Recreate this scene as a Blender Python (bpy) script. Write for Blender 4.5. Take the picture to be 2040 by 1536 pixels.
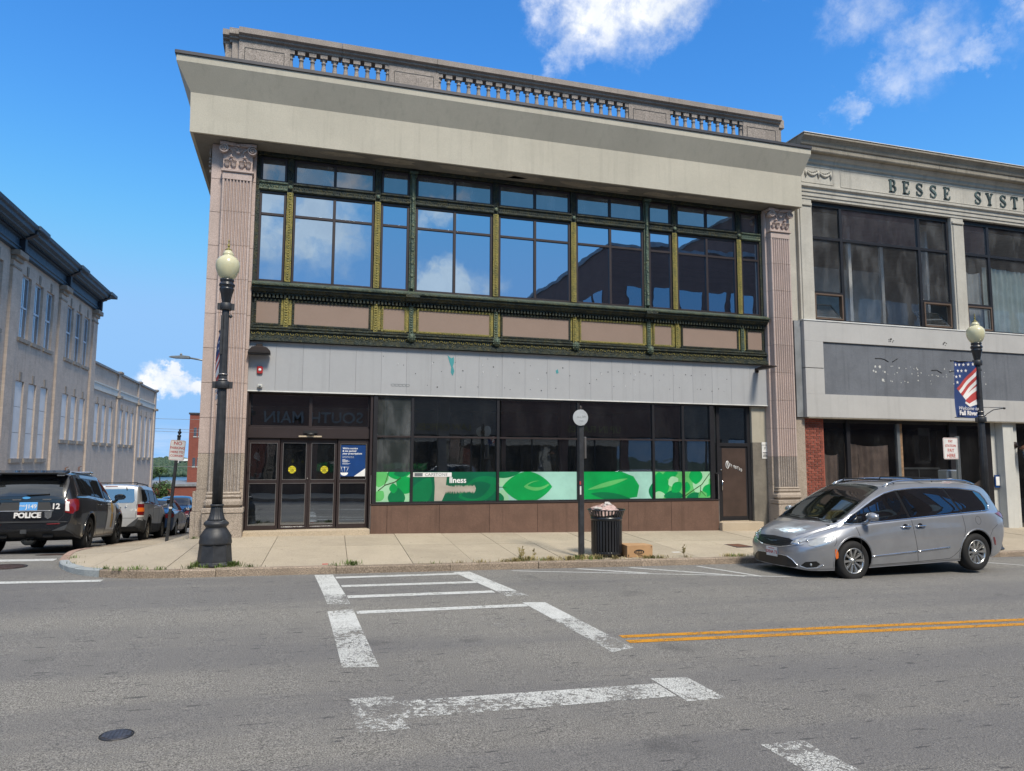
import bpy, bmesh, math, random
from math import sin, cos, pi, radians, sqrt, atan2
from mathutils import Vector, Matrix, geometry
from mathutils.bvhtree import BVHTree
random.seed(7)
for o in list(bpy.data.objects): bpy.data.objects.remove(o)
S = bpy.context.scene
C = S.collection

# ------------------------------------------------------------ camera
CAM = (1.0601, -17.7797, 1.2023)
YAW, PITCH, ROLL = -0.2928, 0.1015, 0.0041
cd = bpy.data.cameras.new('camera'); cam = bpy.data.objects.new('camera', cd); C.objects.link(cam)
fw = Vector((-sin(YAW)*cos(PITCH), cos(YAW)*cos(PITCH), sin(PITCH)))
rt = Vector((cos(YAW), sin(YAW), 0)); up = rt.cross(fw)
r2 = cos(ROLL)*rt + sin(ROLL)*up; u2 = -sin(ROLL)*rt + cos(ROLL)*up
cam.matrix_world = Matrix(((r2.x, u2.x, -fw.x, CAM[0]), (r2.y, u2.y, -fw.y, CAM[1]), (r2.z, u2.z, -fw.z, CAM[2]), (0, 0, 0, 1)))
cd.sensor_fit = 'HORIZONTAL'; cd.sensor_width = 36.0; cd.lens = 36.0*1437.07/2040
cd.clip_start = 0.05; cd.clip_end = 12000
S.camera = cam

# ------------------------------------------------------------ world
SUN_EL, SUN_AZ = radians(50), radians(168)     # azimuth clockwise from +y
W = bpy.data.worlds.new('World'); S.world = W; W.use_nodes = True
def sky_world():
    nt = W.node_tree; nt.nodes.clear(); N = nt.nodes.new; L = nt.links.new
    out = N('ShaderNodeOutputWorld'); bg = N('ShaderNodeBackground'); L(bg.outputs[0], out.inputs[0])
    bg.inputs['Strength'].default_value = 0.125
    sky = N('ShaderNodeTexSky'); sky.sky_type = 'NISHITA'; sky.sun_disc = False
    sky.sun_elevation = SUN_EL; sky.sun_rotation = SUN_AZ; sky.altitude = 1200
    sky.air_density = 0.95; sky.dust_density = 0.05; sky.ozone_density = 2.5
    hs = N('ShaderNodeHueSaturation'); hs.inputs['Saturation'].default_value = 1.31; hs.inputs['Value'].default_value = 1.30
    hs.inputs['Hue'].default_value = 0.503
    # the phone's soft shoulder: the bright band over the horizon is rolled off, evenly for the whole sky
    spl = N('ShaderNodeSeparateColor'); cmb = N('ShaderNodeCombineColor'); L(sky.outputs[0], hs.inputs['Color']); L(hs.outputs[0], spl.inputs[0])
    for i_, lim in enumerate((1.35, 2.55, 4.3)):
        q_ = N('ShaderNodeMath'); q_.operation = 'SMOOTH_MIN'; L(spl.outputs[i_], q_.inputs[0]); q_.inputs[1].default_value = lim; q_.inputs[2].default_value = lim*.45; L(q_.outputs[0], cmb.inputs[i_])
    tc = N('ShaderNodeTexCoord')
    def vm(op, a, b=None):
        n = N('ShaderNodeVectorMath'); n.operation = op
        for i, x in enumerate((a, b)):
            if x is None: continue
            if isinstance(x, (tuple, list)): n.inputs[i].default_value = x
            else: L(x, n.inputs[i])
        return n
    def ma(op, a, b=None, c=None, clamp=False):
        n = N('ShaderNodeMath'); n.operation = op; n.use_clamp = clamp
        for i, x in enumerate((a, b, c)):
            if x is None: continue
            if isinstance(x, (int, float)): n.inputs[i].default_value = x
            else: L(x, n.inputs[i])
        return n.outputs[0]
    dirn = vm('NORMALIZE', tc.outputs['Generated']).outputs[0]
    def noise(scale, detail, rough, vec, dist=0.0):
        n = N('ShaderNodeTexNoise'); n.inputs['Scale'].default_value = scale; n.inputs['Detail'].default_value = detail
        n.inputs['Roughness'].default_value = rough; n.inputs['Distortion'].default_value = dist; L(vec, n.inputs['Vector']); return n
    n1 = noise(8, 9, 0.66, dirn, 0.0)
    n2 = noise(22, 7, 0.62, dirn, 0.15)
    warp = vm('MULTIPLY', vm('SUBTRACT', n1.outputs['Color'], (0.5, 0.5, 0.5)).outputs[0], (0.16, 0.16, 0.16)).outputs[0]
    wd = vm('ADD', dirn, warp).outputs[0]
    # clouds: (centre direction, (rx, ry, rz) radii, density)
    blobs = [((0.335, 0.765, 0.555), (0.060, .07, 0.055), 1.0), ((0.40, 0.735, 0.562), (0.075, .07, 0.050), 1.0), ((0.455, .70, .565), (.06, .06, .032), .75),
             ((0.32, 0.79, 0.515), (0.03, .05, 0.035), .55),
             ((0.598, 0.615, 0.525), (0.035, .05, 0.045), .42), ((0.661, 0.59, 0.465), (0.04, .045, 0.055), .45), ((0.645, 0.63, 0.437), (0.035, .04, 0.025), .40),
             ((0.613, 0.673, 0.414), (0.026, .03, 0.018), .55), ((0.693, 0.573, 0.438), (0.038, .04, 0.014), .40), ((0.64, 0.57, 0.54), (0.08, .06, 0.03), .32), ((0.72, 0.515, 0.475), (0.03, .04, 0.045), .5),
             ((-0.150, 0.983, 0.093), (0.030, .09, 0.014), 1.3), ((-0.148, 0.984, 0.108), (0.014, .09, 0.010), 1.2), ((-0.125, .99, .090), (.028, .09, .010), 1.1),
             # sky behind the photographer, as mirrored in the windows
             ((-0.045, -0.95, 0.325), (0.085, .10, 0.085), 1.1), ((0.020, -0.945, 0.30), (0.06, .08, 0.055), 1.05), ((0.05, -0.94, 0.335), (0.035, .06, 0.035), .9),
             ((0.181, -0.931, 0.318), (0.028, .05, 0.022), .9), ((0.205, -0.952, 0.222), (0.055, .07, 0.030), 1.2)]
    tot = None
    for c, r, d in blobs:
        v = vm('DIVIDE', vm('SUBTRACT', wd, c).outputs[0], r).outputs[0]
        l = vm('LENGTH', v).outputs['Value']
        m = N('ShaderNodeMapRange'); m.interpolation_type = 'SMOOTHSTEP'; L(l, m.inputs['Value'])
        m.inputs['From Min'].default_value = 1.35; m.inputs['From Max'].default_value = 0.35
        m.inputs['To Min'].default_value = 0; m.inputs['To Max'].default_value = d
        tot = m.outputs[0] if tot is None else ma('MAXIMUM', tot, m.outputs[0])
    # unseen cloud field overhead, thickened to fill shade, thin band near the horizon
    sep = N('ShaderNodeSeparateXYZ'); L(dirn, sep.inputs[0])
    zc = ma('MAXIMUM', sep.outputs['Z'], 0.04)
    flat = N('ShaderNodeCombineXYZ'); L(ma('DIVIDE', sep.outputs['X'], zc), flat.inputs[0]); L(ma('DIVIDE', sep.outputs['Y'], zc), flat.inputs[1])
    n3 = noise(0.55, 9, 0.6, flat.outputs[0], 0.4)
    fld = N('ShaderNodeMapRange'); fld.interpolation_type = 'SMOOTHSTEP'; L(n3.outputs['Fac'], fld.inputs['Value'])
    fld.inputs['From Min'].default_value = 0.36; fld.inputs['From Max'].default_value = 0.52
    reg = N('ShaderNodeMapRange'); reg.interpolation_type = 'SMOOTHSTEP'; L(sep.outputs['Z'], reg.inputs['Value'])
    reg.inputs['From Min'].default_value = 0.57; reg.inputs['From Max'].default_value = 0.68
    field = ma('MULTIPLY', fld.outputs[0], reg.outputs[0])
    hz = N('ShaderNodeMapRange'); hz.interpolation_type = 'SMOOTHSTEP'; L(sep.outputs['Z'], hz.inputs['Value'])
    hz.inputs['From Min'].default_value = 0.060; hz.inputs['From Max'].default_value = 0.0
    st = vm('MULTIPLY', dirn, (9, 9, 55)).outputs[0]
    n4 = noise(1.0, 6, 0.6, st)
    hzn = N('ShaderNodeMapRange'); L(n4.outputs['Fac'], hzn.inputs['Value']); hzn.inputs['From Min'].default_value = 0.42; hzn.inputs['From Max'].default_value = 0.62
    band = ma('MULTIPLY', ma('MULTIPLY', hz.outputs[0], hzn.outputs[0]), 0.35)
    # ragged wisps inside the blobs
    wn = N('ShaderNodeMapRange'); L(n2.outputs['Fac'], wn.inputs['Value']); wn.inputs['From Min'].default_value = 0.26; wn.inputs['From Max'].default_value = 0.60
    wn.inputs['To Min'].default_value = 0.0; wn.inputs['To Max'].default_value = 1.25
    tot = ma('MULTIPLY', tot, wn.outputs[0], clamp=True)
    tot = ma('MAXIMUM', ma('MAXIMUM', tot, field), band, clamp=True)
    # cloud colour: white tops, grey cores
    cr = N('ShaderNodeValToRGB'); L(n1.outputs['Fac'], cr.inputs[0])
    cr.color_ramp.elements[0].position = 0.35; cr.color_ramp.elements[0].color = (3.3, 3.6, 4.1, 1)
    cr.color_ramp.elements[1].position = 0.62; cr.color_ramp.elements[1].color = (4.8, 4.9, 5.1, 1)
    mx = N('ShaderNodeMix'); mx.data_type = 'RGBA'; L(tot, mx.inputs[0]); L(cmb.outputs[0], mx.inputs[6]); L(cr.outputs[0], mx.inputs[7])
    L(mx.outputs[2], bg.inputs['Color'])
sky_world()
sd = bpy.data.lights.new('sun', 'SUN'); sd.energy = 2.35; sd.angle = radians(12); sd.color = (1.0, 0.915, 0.78)
sun = bpy.data.objects.new('sun', sd); C.objects.link(sun)
sv = Vector((sin(SUN_AZ)*cos(SUN_EL), cos(SUN_AZ)*cos(SUN_EL), sin(SUN_EL)))
sun.rotation_euler = sv.to_track_quat('Z', 'Y').to_euler(); sun.location = (0, -30, 40)
S.view_settings.view_transform = 'Standard'; S.view_settings.look = 'None'
S.view_settings.exposure = 0.85; S.view_settings.gamma = 1.0; S.view_settings.use_curve_mapping = False
S.render.engine = 'CYCLES'
S.cycles.max_bounces = 7; S.cycles.transparent_max_bounces = 12

# ------------------------------------------------------------ ground functions
def zroad(x, y):
    d = max(0.0, y+1.5)
    if y > 85: d = 86.5 + (y-85)*0.3
    return -0.79 - 0.0155*max(-40, min(60, x)) - 0.075*d
def zwalk(x, y):
    w = min(1, max((-0.75-x)/1.2, 0))
    main = -0.545 - 0.0155*x + 0.028*min(0, y); side = zroad(x, y) + 0.115 + 0.015*(x+3)
    return main*(1-w) + side*w - 0.03*math.exp(-((x+2.6)**2+(y+3.3)**2)/1.2)

# ------------------------------------------------------------ materials
MATS = {}
class NB:
    def __init__(s, name):
        s.m = bpy.data.materials.new(name); s.m.use_nodes = True; s.nt = s.m.node_tree
        s.b = s.nt.nodes['Principled BSDF']; s.out = s.nt.nodes['Material Output']
    def n(s, t, **k):
        x = s.nt.nodes.new(t)
        for a, b in k.items(): setattr(x, a, b)
        return x
    def l(s, a, b): s.nt.links.new(a, b)
    def pos(s, mode='world'):
        if mode == 'world':
            return s.n('ShaderNodeNewGeometry').outputs['Position']
        return s.n('ShaderNodeTexCoord').outputs['Object']
    def scale(s, v, sc):
        x = s.n('ShaderNodeVectorMath', operation='MULTIPLY'); s.l(v, x.inputs[0]); x.inputs[1].default_value = sc; return x.outputs[0]
    def noise(s, v, sc, det=4, ro=.55, dist=0):
        x = s.n('ShaderNodeTexNoise'); s.l(v, x.inputs['Vector']); x.inputs['Scale'].default_value = sc
        x.inputs['Detail'].default_value = det; x.inputs['Roughness'].default_value = ro; x.inputs['Distortion'].default_value = dist
        return x.outputs['Fac']
    def voro(s, v, sc, feat='F1'):
        x = s.n('ShaderNodeTexVoronoi', feature=feat); s.l(v, x.inputs['Vector']); x.inputs['Scale'].default_value = sc; return x
    def rng(s, v, a, b, c=0., d=1., smooth=True):
        x = s.n('ShaderNodeMapRange', interpolation_type='SMOOTHSTEP' if smooth else 'LINEAR'); s.l(v, x.inputs[0])
        for i, q in enumerate((a, b, c, d)): x.inputs[i+1].default_value = q
        return x.outputs[0]
    def math(s, op, a, b=None, clamp=False):
        x = s.n('ShaderNodeMath', operation=op, use_clamp=clamp)
        for i, q in enumerate((a, b)):
            if q is None: continue
            if isinstance(q, (int, float)): x.inputs[i].default_value = q
            else: s.l(q, x.inputs[i])
        return x.outputs[0]
    def mix(s, f, a, b, bt='MIX'):
        x = s.n('ShaderNodeMix', data_type='RGBA', blend_type=bt)
        for i, q in ((0, f), (6, a), (7, b)):
            if isinstance(q, (int, float)): x.inputs[i].default_value = q
            elif isinstance(q, tuple): x.inputs[i].default_value = q if len(q) == 4 else q+(1,)
            else: s.l(q, x.inputs[i])
        return x.outputs[2]
    def bump(s, h, dist=.01, st=1.0):
        x = s.n('ShaderNodeBump'); s.l(h, x.inputs['Height']); x.inputs['Distance'].default_value = dist; x.inputs['Strength'].default_value = st
        s.l(x.outputs[0], s.b.inputs['Normal']); return x
    def col(s, c):
        if isinstance(c, tuple): s.b.inputs['Base Color'].default_value = c if len(c) == 4 else c+(1,)
        else: s.l(c, s.b.inputs['Base Color'])
    def setp(s, rough=None, metal=None, spec=None, coat=None):
        if rough is not None: s.b.inputs['Roughness'].default_value = rough
        if metal is not None: s.b.inputs['Metallic'].default_value = metal
        if spec is not None: s.b.inputs['Specular IOR Level'].default_value = spec
        if coat is not None: s.b.inputs['Coat Weight'].default_value = coat; s.b.inputs['Coat Roughness'].default_value = .03
def mul(c, k): return tuple(min(1, v*k) for v in c)

def plain(name, c, rough=.6, metal=0., spec=.5, coat=0., var=.12, vs=3., bump=0., bs=60., obj=False, rv=.0):
    if name in MATS: return MATS[name]
    k = NB(name); p = k.pos('object' if obj else 'world')
    f = k.rng(k.noise(p, vs, 5, .6), .3, .7)
    k.col(k.mix(f, mul(c, 1-var), mul(c, 1+var)))
    k.setp(rough, metal, spec, coat)
    if bump: k.bump(k.noise(p, bs, 3, .6), bump)
    MATS[name] = k.m; return k.m
def concrete(name, c, spk=.35, scale=220., stain=.25, st_scale=.8, bump=.003, rnd=.08, streak=0., rough=.85, dots=0.):
    k = NB(name); p = k.pos()
    s1 = k.rng(k.noise(p, scale, 2, .6), .35, .65); base = k.mix(s1, mul(c, 1-spk), mul(c, 1+spk))
    s2 = k.rng(k.noise(p, st_scale, 6, .62), .35, .7); base = k.mix(k.math('MULTIPLY', s2, stain), base, mul(c, .55))
    s3 = k.rng(k.noise(p, st_scale*7, 4, .6), .4, .65); base = k.mix(k.math('MULTIPLY', s3, stain*.45), base, mul(c, .72))
    if streak:
        s4 = k.rng(k.noise(k.scale(p, (7, 7, .35)), 1, 5, .6), .5, .72); base = k.mix(k.math('MULTIPLY', s4, streak), base, mul(c, .42))
    if dots:
        v = k.voro(p, 5.5); s5 = k.rng(v.outputs['Distance'], .075, .12, 1, 0); s6 = k.rng(k.noise(p, 2.3, 2), .42, .50)
        base = k.mix(k.math('MULTIPLY', k.math('MULTIPLY', s5, s6), dots), base, mul(c, .3))
    if rnd:
        oi = k.n('ShaderNodeObjectInfo'); g = k.rng(oi.outputs['Random'], 0, 1, 1-rnd, 1+rnd, False)
        hv = k.n('ShaderNodeHueSaturation'); k.l(base, hv.inputs['Color']); k.l(g, hv.inputs['Value']); base = hv.outputs[0]
    k.col(base); k.setp(rough, 0, .3); k.bump(k.noise(p, scale*.5, 3, .7), bump)
    MATS[name] = k.m; return k.m
def asphalt(name):
    k = NB(name); p = k.pos(); c = (.205, .197, .180)
    agg = k.voro(p, 62.); a = k.rng(agg.outputs['Distance'], .1, .6)
    f1 = k.noise(p, 95, 3, .8); s = k.rng(f1, .38, .62)
    base = k.mix(s, mul(c, .30), mul(c, 2.0))
    f2 = k.rng(k.noise(p, 34, 3, .7), .36, .66); base = k.mix(k.math('MULTIPLY', f2, .35), base, mul(c, .55))
    lg = k.rng(k.noise(p, .20, 5, .6), .35, .7); base = k.mix(k.math('MULTIPLY', lg, .42), base, (.10, .10, .108))
    tr = k.rng(k.noise(k.scale(p, (.05, .8, 1)), 1, 4, .5), .42, .60); base = k.mix(k.math('MULTIPLY', tr, .42), base, (.115, .115, .125))
    st = k.rng(k.noise(k.scale(p, (3.2, 15, 1)), 1, 4, .62), .63, .67); base = k.mix(k.math('MULTIPLY', st, .72), base, (.045, .045, .05))
    st2 = k.rng(k.noise(k.scale(p, (1.6, 12, 1)), 1.3, 6, .75), .56, .70); base = k.mix(k.math('MULTIPLY', st2, .34), base, (.06, .06, .065))
    wv = k.n('ShaderNodeVectorMath', operation='ADD'); k.l(p, wv.inputs[0]); nz = k.n('ShaderNodeTexNoise'); k.l(p, nz.inputs['Vector']); nz.inputs['Scale'].default_value = 1.7; nz.inputs['Detail'].default_value = 6; k.l(k.scale(nz.outputs['Color'], (.7, .7, .0)), wv.inputs[1])
    cr = k.voro(k.scale(wv.outputs[0], (.55, .8, 0)), .8, 'DISTANCE_TO_EDGE'); crm = k.rng(cr.outputs['Distance'], .0, .0055, 1, 0); cmk = k.rng(k.noise(p, .35, 2), .56, .64)
    base = k.mix(k.math('MULTIPLY', k.math('MULTIPLY', crm, cmk), .38), base, (.04, .04, .042))
    oil = k.rng(k.noise(p, .9, 3, .5), .66, .74); base = k.mix(k.math('MULTIPLY', oil, .35), base, (.05, .05, .053))
    k.col(base); k.setp(.88, 0, .3)
    h = k.math('ADD', k.math('MULTIPLY', a, -.6), f1); k.bump(h, .007, .9)
    MATS[name] = k.m; return k.m
def roadpaint(name, c, wear, cracks=.7):
    k = NB(name); p = k.pos()
    n = k.noise(p, 16, 7, .8); g = k.noise(p, 1.6, 4, .6)
    w = k.math('ADD', k.math('MULTIPLY', n, .62), k.math('MULTIPLY', g, .38))
    thr = .36 + .26*wear
    al = k.rng(w, thr-.02, thr+.02)
    fine = k.rng(k.noise(p, 70, 3, .8), .30+.22*wear, .40+.22*wear); al = k.math('MULTIPLY', al, fine)
    wv = k.n('ShaderNodeVectorMath', operation='ADD'); k.l(p, wv.inputs[0]); nz = k.n('ShaderNodeTexNoise'); k.l(p, nz.inputs['Vector']); nz.inputs['Scale'].default_value = 6; sc = k.scale(nz.outputs['Color'], (.12, .12, .12)); k.l(sc, wv.inputs[1])
    cr = k.voro(wv.outputs[0], 17, 'DISTANCE_TO_EDGE'); cm = k.rng(cr.outputs['Distance'], .02, .07)
    cmask = k.rng(k.noise(p, 3.5, 3), .42, .6)
    cm = k.math('MAXIMUM', cm, k.math('SUBTRACT', 1, k.math('MULTIPLY', cmask, cracks)))
    al = k.math('MULTIPLY', al, cm)
    col = k.mix(k.rng(k.noise(p, 60, 4, .7), .3, .7), mul(c, .78), c)
    k.col(col); k.setp(.7, 0, .3)
    tr = k.n('ShaderNodeBsdfTransparent'); mx = k.n('ShaderNodeMixShader')
    k.l(al, mx.inputs[0]); k.l(tr.outputs[0], mx.inputs[1]); k.l(k.b.outputs[0], mx.inputs[2]); k.l(mx.outputs[0], k.out.inputs[0])
    MATS[name] = k.m; return k.m
def glass(name, refl, tint=(.8, .88, .95), inner=(.01, .012, .014), trans=0., ttint=(.5, .5, .5), rough=.012, wav=.0006, dust=.0):
    k = NB(name); p = k.pos()
    g = k.n('ShaderNodeBsdfGlossy'); g.inputs['Color'].default_value = tint+(1,); g.inputs['Roughness'].default_value = rough
    b = k.n('ShaderNodeBump'); k.l(k.noise(p, 1.3, 2, .4), b.inputs['Height']); b.inputs['Distance'].default_value = wav*10; b.inputs['Strength'].default_value = .5
    k.l(b.outputs[0], g.inputs['Normal'])
    d = k.n('ShaderNodeBsdfDiffuse'); d.inputs['Color'].default_value = inner+(1,)
    base = d.outputs[0]
    if trans:
        t = k.n('ShaderNodeBsdfTransparent'); t.inputs['Color'].default_value = ttint+(1,)
        m = k.n('ShaderNodeMixShader'); m.inputs[0].default_value = trans; k.l(d.outputs[0], m.inputs[1]); k.l(t.outputs[0], m.inputs[2]); base = m.outputs[0]
    if dust:
        dd = k.n('ShaderNodeBsdfDiffuse'); dd.inputs['Color'].default_value = (.35, .36, .37, 1)
        f = k.math('MULTIPLY', k.rng(k.noise(k.scale(p, (1, 1, .4)), 2.2, 6, .65), .38, .8), dust)
        m = k.n('ShaderNodeMixShader'); k.l(f, m.inputs[0]); k.l(base, m.inputs[1]); k.l(dd.outputs[0], m.inputs[2]); base = m.outputs[0]
    lw = k.n('ShaderNodeLayerWeight'); lw.inputs['Blend'].default_value = .35
    f = k.rng(lw.outputs['Fresnel'], 0, 1, refl, min(1, refl+(.22 if name.startswith('car') else .55)), False)
    m2 = k.n('ShaderNodeMixShader'); k.l(f, m2.inputs[0]); k.l(base, m2.inputs[1]); k.l(g.outputs[0], m2.inputs[2])
    k.l(m2.outputs[0], k.out.inputs[0]); MATS[name] = k.m; return k.m
def bronze(name, dark, mid, hi, amt=.5, sc=22., rough=.55):
    k = NB(name); p = k.pos()
    f = k.rng(k.noise(k.scale(p, (1, 1, .45)), 3.0, 7, .68), .5-amt*.3, .78-amt*.3); f2 = k.rng(k.noise(p, 9, 5, .7), .45, .62)
    v = k.voro(p, sc); f3 = k.rng(v.outputs['Distance'], .12, .5)
    b = k.mix(f, dark, mid); b = k.mix(k.math('MULTIPLY', f2, .6), b, hi); b = k.mix(k.math('MULTIPLY', f3, .55), b, mul(dark, .8))
    k.col(b); k.setp(rough, .25, .4); k.bump(k.math('MULTIPLY', f3, -1.), .012, 1.0)
    MATS[name] = k.m; return k.m
def brickmat(name, c1, c2, mortar, axis='x', bw=.21, bh=.0725, var=.35, mort=.006, stain=.25):
    """masonry too fine to separate brick by brick; axis = the horizontal world axis of the wall"""
    k = NB(name); p = k.pos(); sp = k.n('ShaderNodeSeparateXYZ'); k.l(p, sp.inputs[0])
    cb = k.n('ShaderNodeCombineXYZ'); k.l(sp.outputs['X' if axis == 'x' else 'Y'], cb.inputs[0]); k.l(sp.outputs['Z'], cb.inputs[1])
    br = k.n('ShaderNodeTexBrick'); k.l(cb.outputs[0], br.inputs['Vector']); br.inputs['Scale'].default_value = 1
    br.inputs['Color1'].default_value = c1+(1,); br.inputs['Color2'].default_value = c2+(1,); br.inputs['Mortar'].default_value = mortar+(1,)
    br.inputs['Mortar Size'].default_value = mort; br.inputs['Brick Width'].default_value = bw; br.inputs['Row Height'].default_value = bh; br.inputs['Bias'].default_value = -.1
    s = k.rng(k.noise(p, 1.1, 6, .65), .35, .7); b = k.mix(k.math('MULTIPLY', s, stain), br.outputs['Color'], mul(c1, .5))
    s = k.rng(k.noise(k.scale(p, (3, 3, .25)), 1, 5, .6), .5, .75); b = k.mix(k.math('MULTIPLY', s, stain*.8), b, mul(c1, .45))
    k.col(b); k.setp(.85, 0, .25); k.bump(k.math('SUBTRACT', 1, br.outputs['Fac']), .006)
    MATS[name] = k.m; return k.m

asphalt('asphalt')
concrete('walk', (.42, .36, .275), spk=.28, scale=150, stain=.30, st_scale=.9, dots=.8, rnd=.07)
concrete('curb_granite', (.30, .24, .185), spk=.45, scale=60, stain=.45, st_scale=2.5, rnd=.18, bump=.01)
concrete('curb_pink', (.36, .25, .20), spk=.35, scale=90, stain=.3, rnd=.1)
concrete('curb_blue', (.33, .36, .37), spk=.25, scale=90, stain=.2, rnd=.1)
concrete('pink_stone', (.47, .375, .335), spk=.22, scale=90, stain=.20, st_scale=1.1, streak=.10, rnd=.07)
concrete('grey_stone', (.33, .285, .25), spk=.50, scale=75, stain=.40, st_scale=1.5, streak=.25, rnd=.08)
concrete('base_stone', (.37, .31, .255), spk=.40, scale=75, stain=.30, st_scale=1.5, streak=.2, rnd=.06)
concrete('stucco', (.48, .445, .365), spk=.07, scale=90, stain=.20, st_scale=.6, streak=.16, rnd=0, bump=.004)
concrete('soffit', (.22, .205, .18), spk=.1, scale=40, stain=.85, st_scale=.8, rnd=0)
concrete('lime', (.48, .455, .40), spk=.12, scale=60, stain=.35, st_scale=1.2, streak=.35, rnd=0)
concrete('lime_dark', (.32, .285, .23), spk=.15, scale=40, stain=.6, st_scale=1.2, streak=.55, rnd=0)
concrete('sign_white', (.45, .44, .425), spk=.04, scale=60, stain=.18, st_scale=.9, streak=.14, rnd=0, rough=.6)
concrete('slate_panel', (.155, .165, .185), spk=.22, scale=60, stain=.45, st_scale=1.5, streak=.40, rnd=0, rough=.6)
concrete('brown_slab', (.155, .092, .068), spk=.10, scale=70, stain=.45, st_scale=2.2, streak=.35, rnd=.06, rough=.55)
concrete('tan_granite', (.46, .38, .28), spk=.4, scale=110, stain=.2, rnd=0)
concrete('beige_paint', (.42, .385, .31), spk=.06, scale=80, stain=.3, streak=.35, rnd=0)
concrete('stained_panel', (.20, .18, .15), spk=.1, scale=60, stain=.8, st_scale=2.2, streak=.5, rnd=0)
concrete('pinkpanel', (.27, .195, .155), spk=.04, scale=80, stain=.12, st_scale=2, rnd=.03, rough=.6)
concrete('dirty_white', (.55, .55, .52), spk=.06, scale=80, stain=.25, streak=.3, rnd=0)
concrete('panel_metal', (.365, .37, .38), spk=.02, scale=60, stain=.10, st_scale=1.3, streak=.13, rnd=.025, rough=.45, bump=.0005)
plain('panel_edge', (.62, .62, .60), .5, 0, .4)
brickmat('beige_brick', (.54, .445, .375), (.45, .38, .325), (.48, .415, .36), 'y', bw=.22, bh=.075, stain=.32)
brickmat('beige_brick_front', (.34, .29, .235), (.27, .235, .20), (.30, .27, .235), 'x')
brickmat('red_far_brick', (.25, .075, .05), (.21, .065, .05), (.22, .12, .10), 'x', bw=.4, bh=.12)
brickmat('brown_brick', (.20, .10, .075), (.15, .08, .06), (.2, .16, .14), 'x')
brickmat('brown_brick_side', (.20, .10, .075), (.15, .08, .06), (.2, .16, .14), 'y')
brickmat('side_brick', (.20, .16, .125), (.16, .13, .105), (.2, .17, .15), 'y')
brickmat('tan_brick', (.24, .20, .16), (.19, .16, .13), (.2, .18, .16), 'x')
concrete('red_brick', (.25, .075, .052), spk=.15, scale=60, stain=.35, st_scale=3, rnd=.30, bump=.004)
concrete('mortar', (.34, .30, .27), spk=.15, scale=60, stain=.3, rnd=0)
bronze('bronze_dark', (.016, .023, .022), (.045, .058, .046), (.13, .11, .035), .5)
bronze('bronze_gold', (.10, .09, .035), (.46, .38, .10), (.17, .19, .09), .95, 30)
bronze('verdigris', (.05, .075, .06), (.13, .18, .13), (.22, .21, .10), .7, 18)
bronze('sill_bronze', (.03, .045, .038), (.09, .12, .085), (.16, .15, .06), .6, 18, .8)
bronze('blue_cornice', (.035, .065, .105), (.06, .105, .155), (.09, .13, .17), .5, 5)
plain('brown_frame', (.032, .022, .022), .45, .2, .5)
plain('black_frame', (.022, .021, .024), .4, .2, .5)
plain('alu', (.30, .28, .27), .35, .8)
plain('coping', (.055, .053, .058), .5, .3)
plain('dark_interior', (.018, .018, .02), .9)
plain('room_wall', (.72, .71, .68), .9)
plain('ceiling', (.55, .54, .5), .9)
plain('lamp_iron', (.030, .032, .037), .5, .1, .5, var=.25, vs=9, bump=.002, bs=90)
plain('iron_gloss', (.016, .017, .020), .3, 0, .6)
plain('galv', (.24, .26, .27), .4, .6)
plain('chrome', (.72, .73, .75), .12, 1)
plain('rubber', (.018, .018, .019), .75, 0, .3, obj=True)
plain('alloy', (.58, .58, .57), .28, .9, obj=True)
plain('plate_grey', (.40, .42, .44), .6)
plain('white_metal', (.68, .67, .65), .5)
plain('white', (.78, .78, .77), .5)
plain('red_ink', (.45, .03, .02), .5)
plain('black', (.012, .012, .013), .5)
plain('cloth_brown', (.34, .26, .22), .95, var=.35, vs=1.6)
plain('curtain', (.55, .66, .66), .9)
plain('cloth_grey', (.62, .64, .64), .9)
plain('wood', (.24, .15, .085), .7, var=.3, vs=8)
plain('card', (.42, .25, .125), .8, var=.1)
plain('bronze_lamp', (.035, .025, .022), .5, .4)
plain('rust', (.16, .07, .04), .8, .2)
plain('fire_red', (.42, .025, .025), .4)
plain('navy', (.018, .045, .16), .75, var=.08)
plain('flag_red', (.42, .05, .05), .75, var=.1)
plain('flag_white', (.72, .69, .68), .75, var=.08)
plain('poster_blue', (.003, .04, .17), .4)
plain('gilt', (.22, .17, .06), .5)
plain('yellow', (.72, .62, .03), .4)
plain('teal', (.05, .26, .28), .5)
plain('door_brown', (.060, .038, .030), .5, .1, var=.2, vs=2, bump=.001)
plain('painted_board', (.60, .585, .58), .6, var=.08, vs=.8)
plain('tree_bark', (.06, .045, .035), .9)
glass('glass_up', .56, (.60, .80, 1.0), (.006, .008, .012), wav=.0004)
glass('glass_up_dim', .22, (.75, .82, .9), (.03, .035, .04), dust=.35)
glass('glass_shop', .28, (.8, .87, .95), (.008, .010, .012), trans=.55, ttint=(.5, .52, .52), dust=.04, wav=.0002)
glass('glass_nb', .09, (.85, .9, .95), (.12, .12, .12), trans=.85, ttint=(.92, .93, .93), dust=.22)
glass('glass_nb_low', .05, (.8, .85, .9), (.02, .02, .02), trans=.85, ttint=(.85, .85, .85), dust=.04)
glass('glass_shop_hazy', .15, (.8, .85, .9), (.05, .06, .06), trans=.4, ttint=(.35, .36, .36), dust=.30)
glass('glass_far', .32, (.8, .9, 1), (.08, .10, .13), wav=.001)
glass('glass_dark', .25, (.8, .85, .9), (.012, .013, .015))
glass('car_glass', .11, (.85, .9, .95), (.006, .007, .008), rough=.008, wav=.0)
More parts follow.
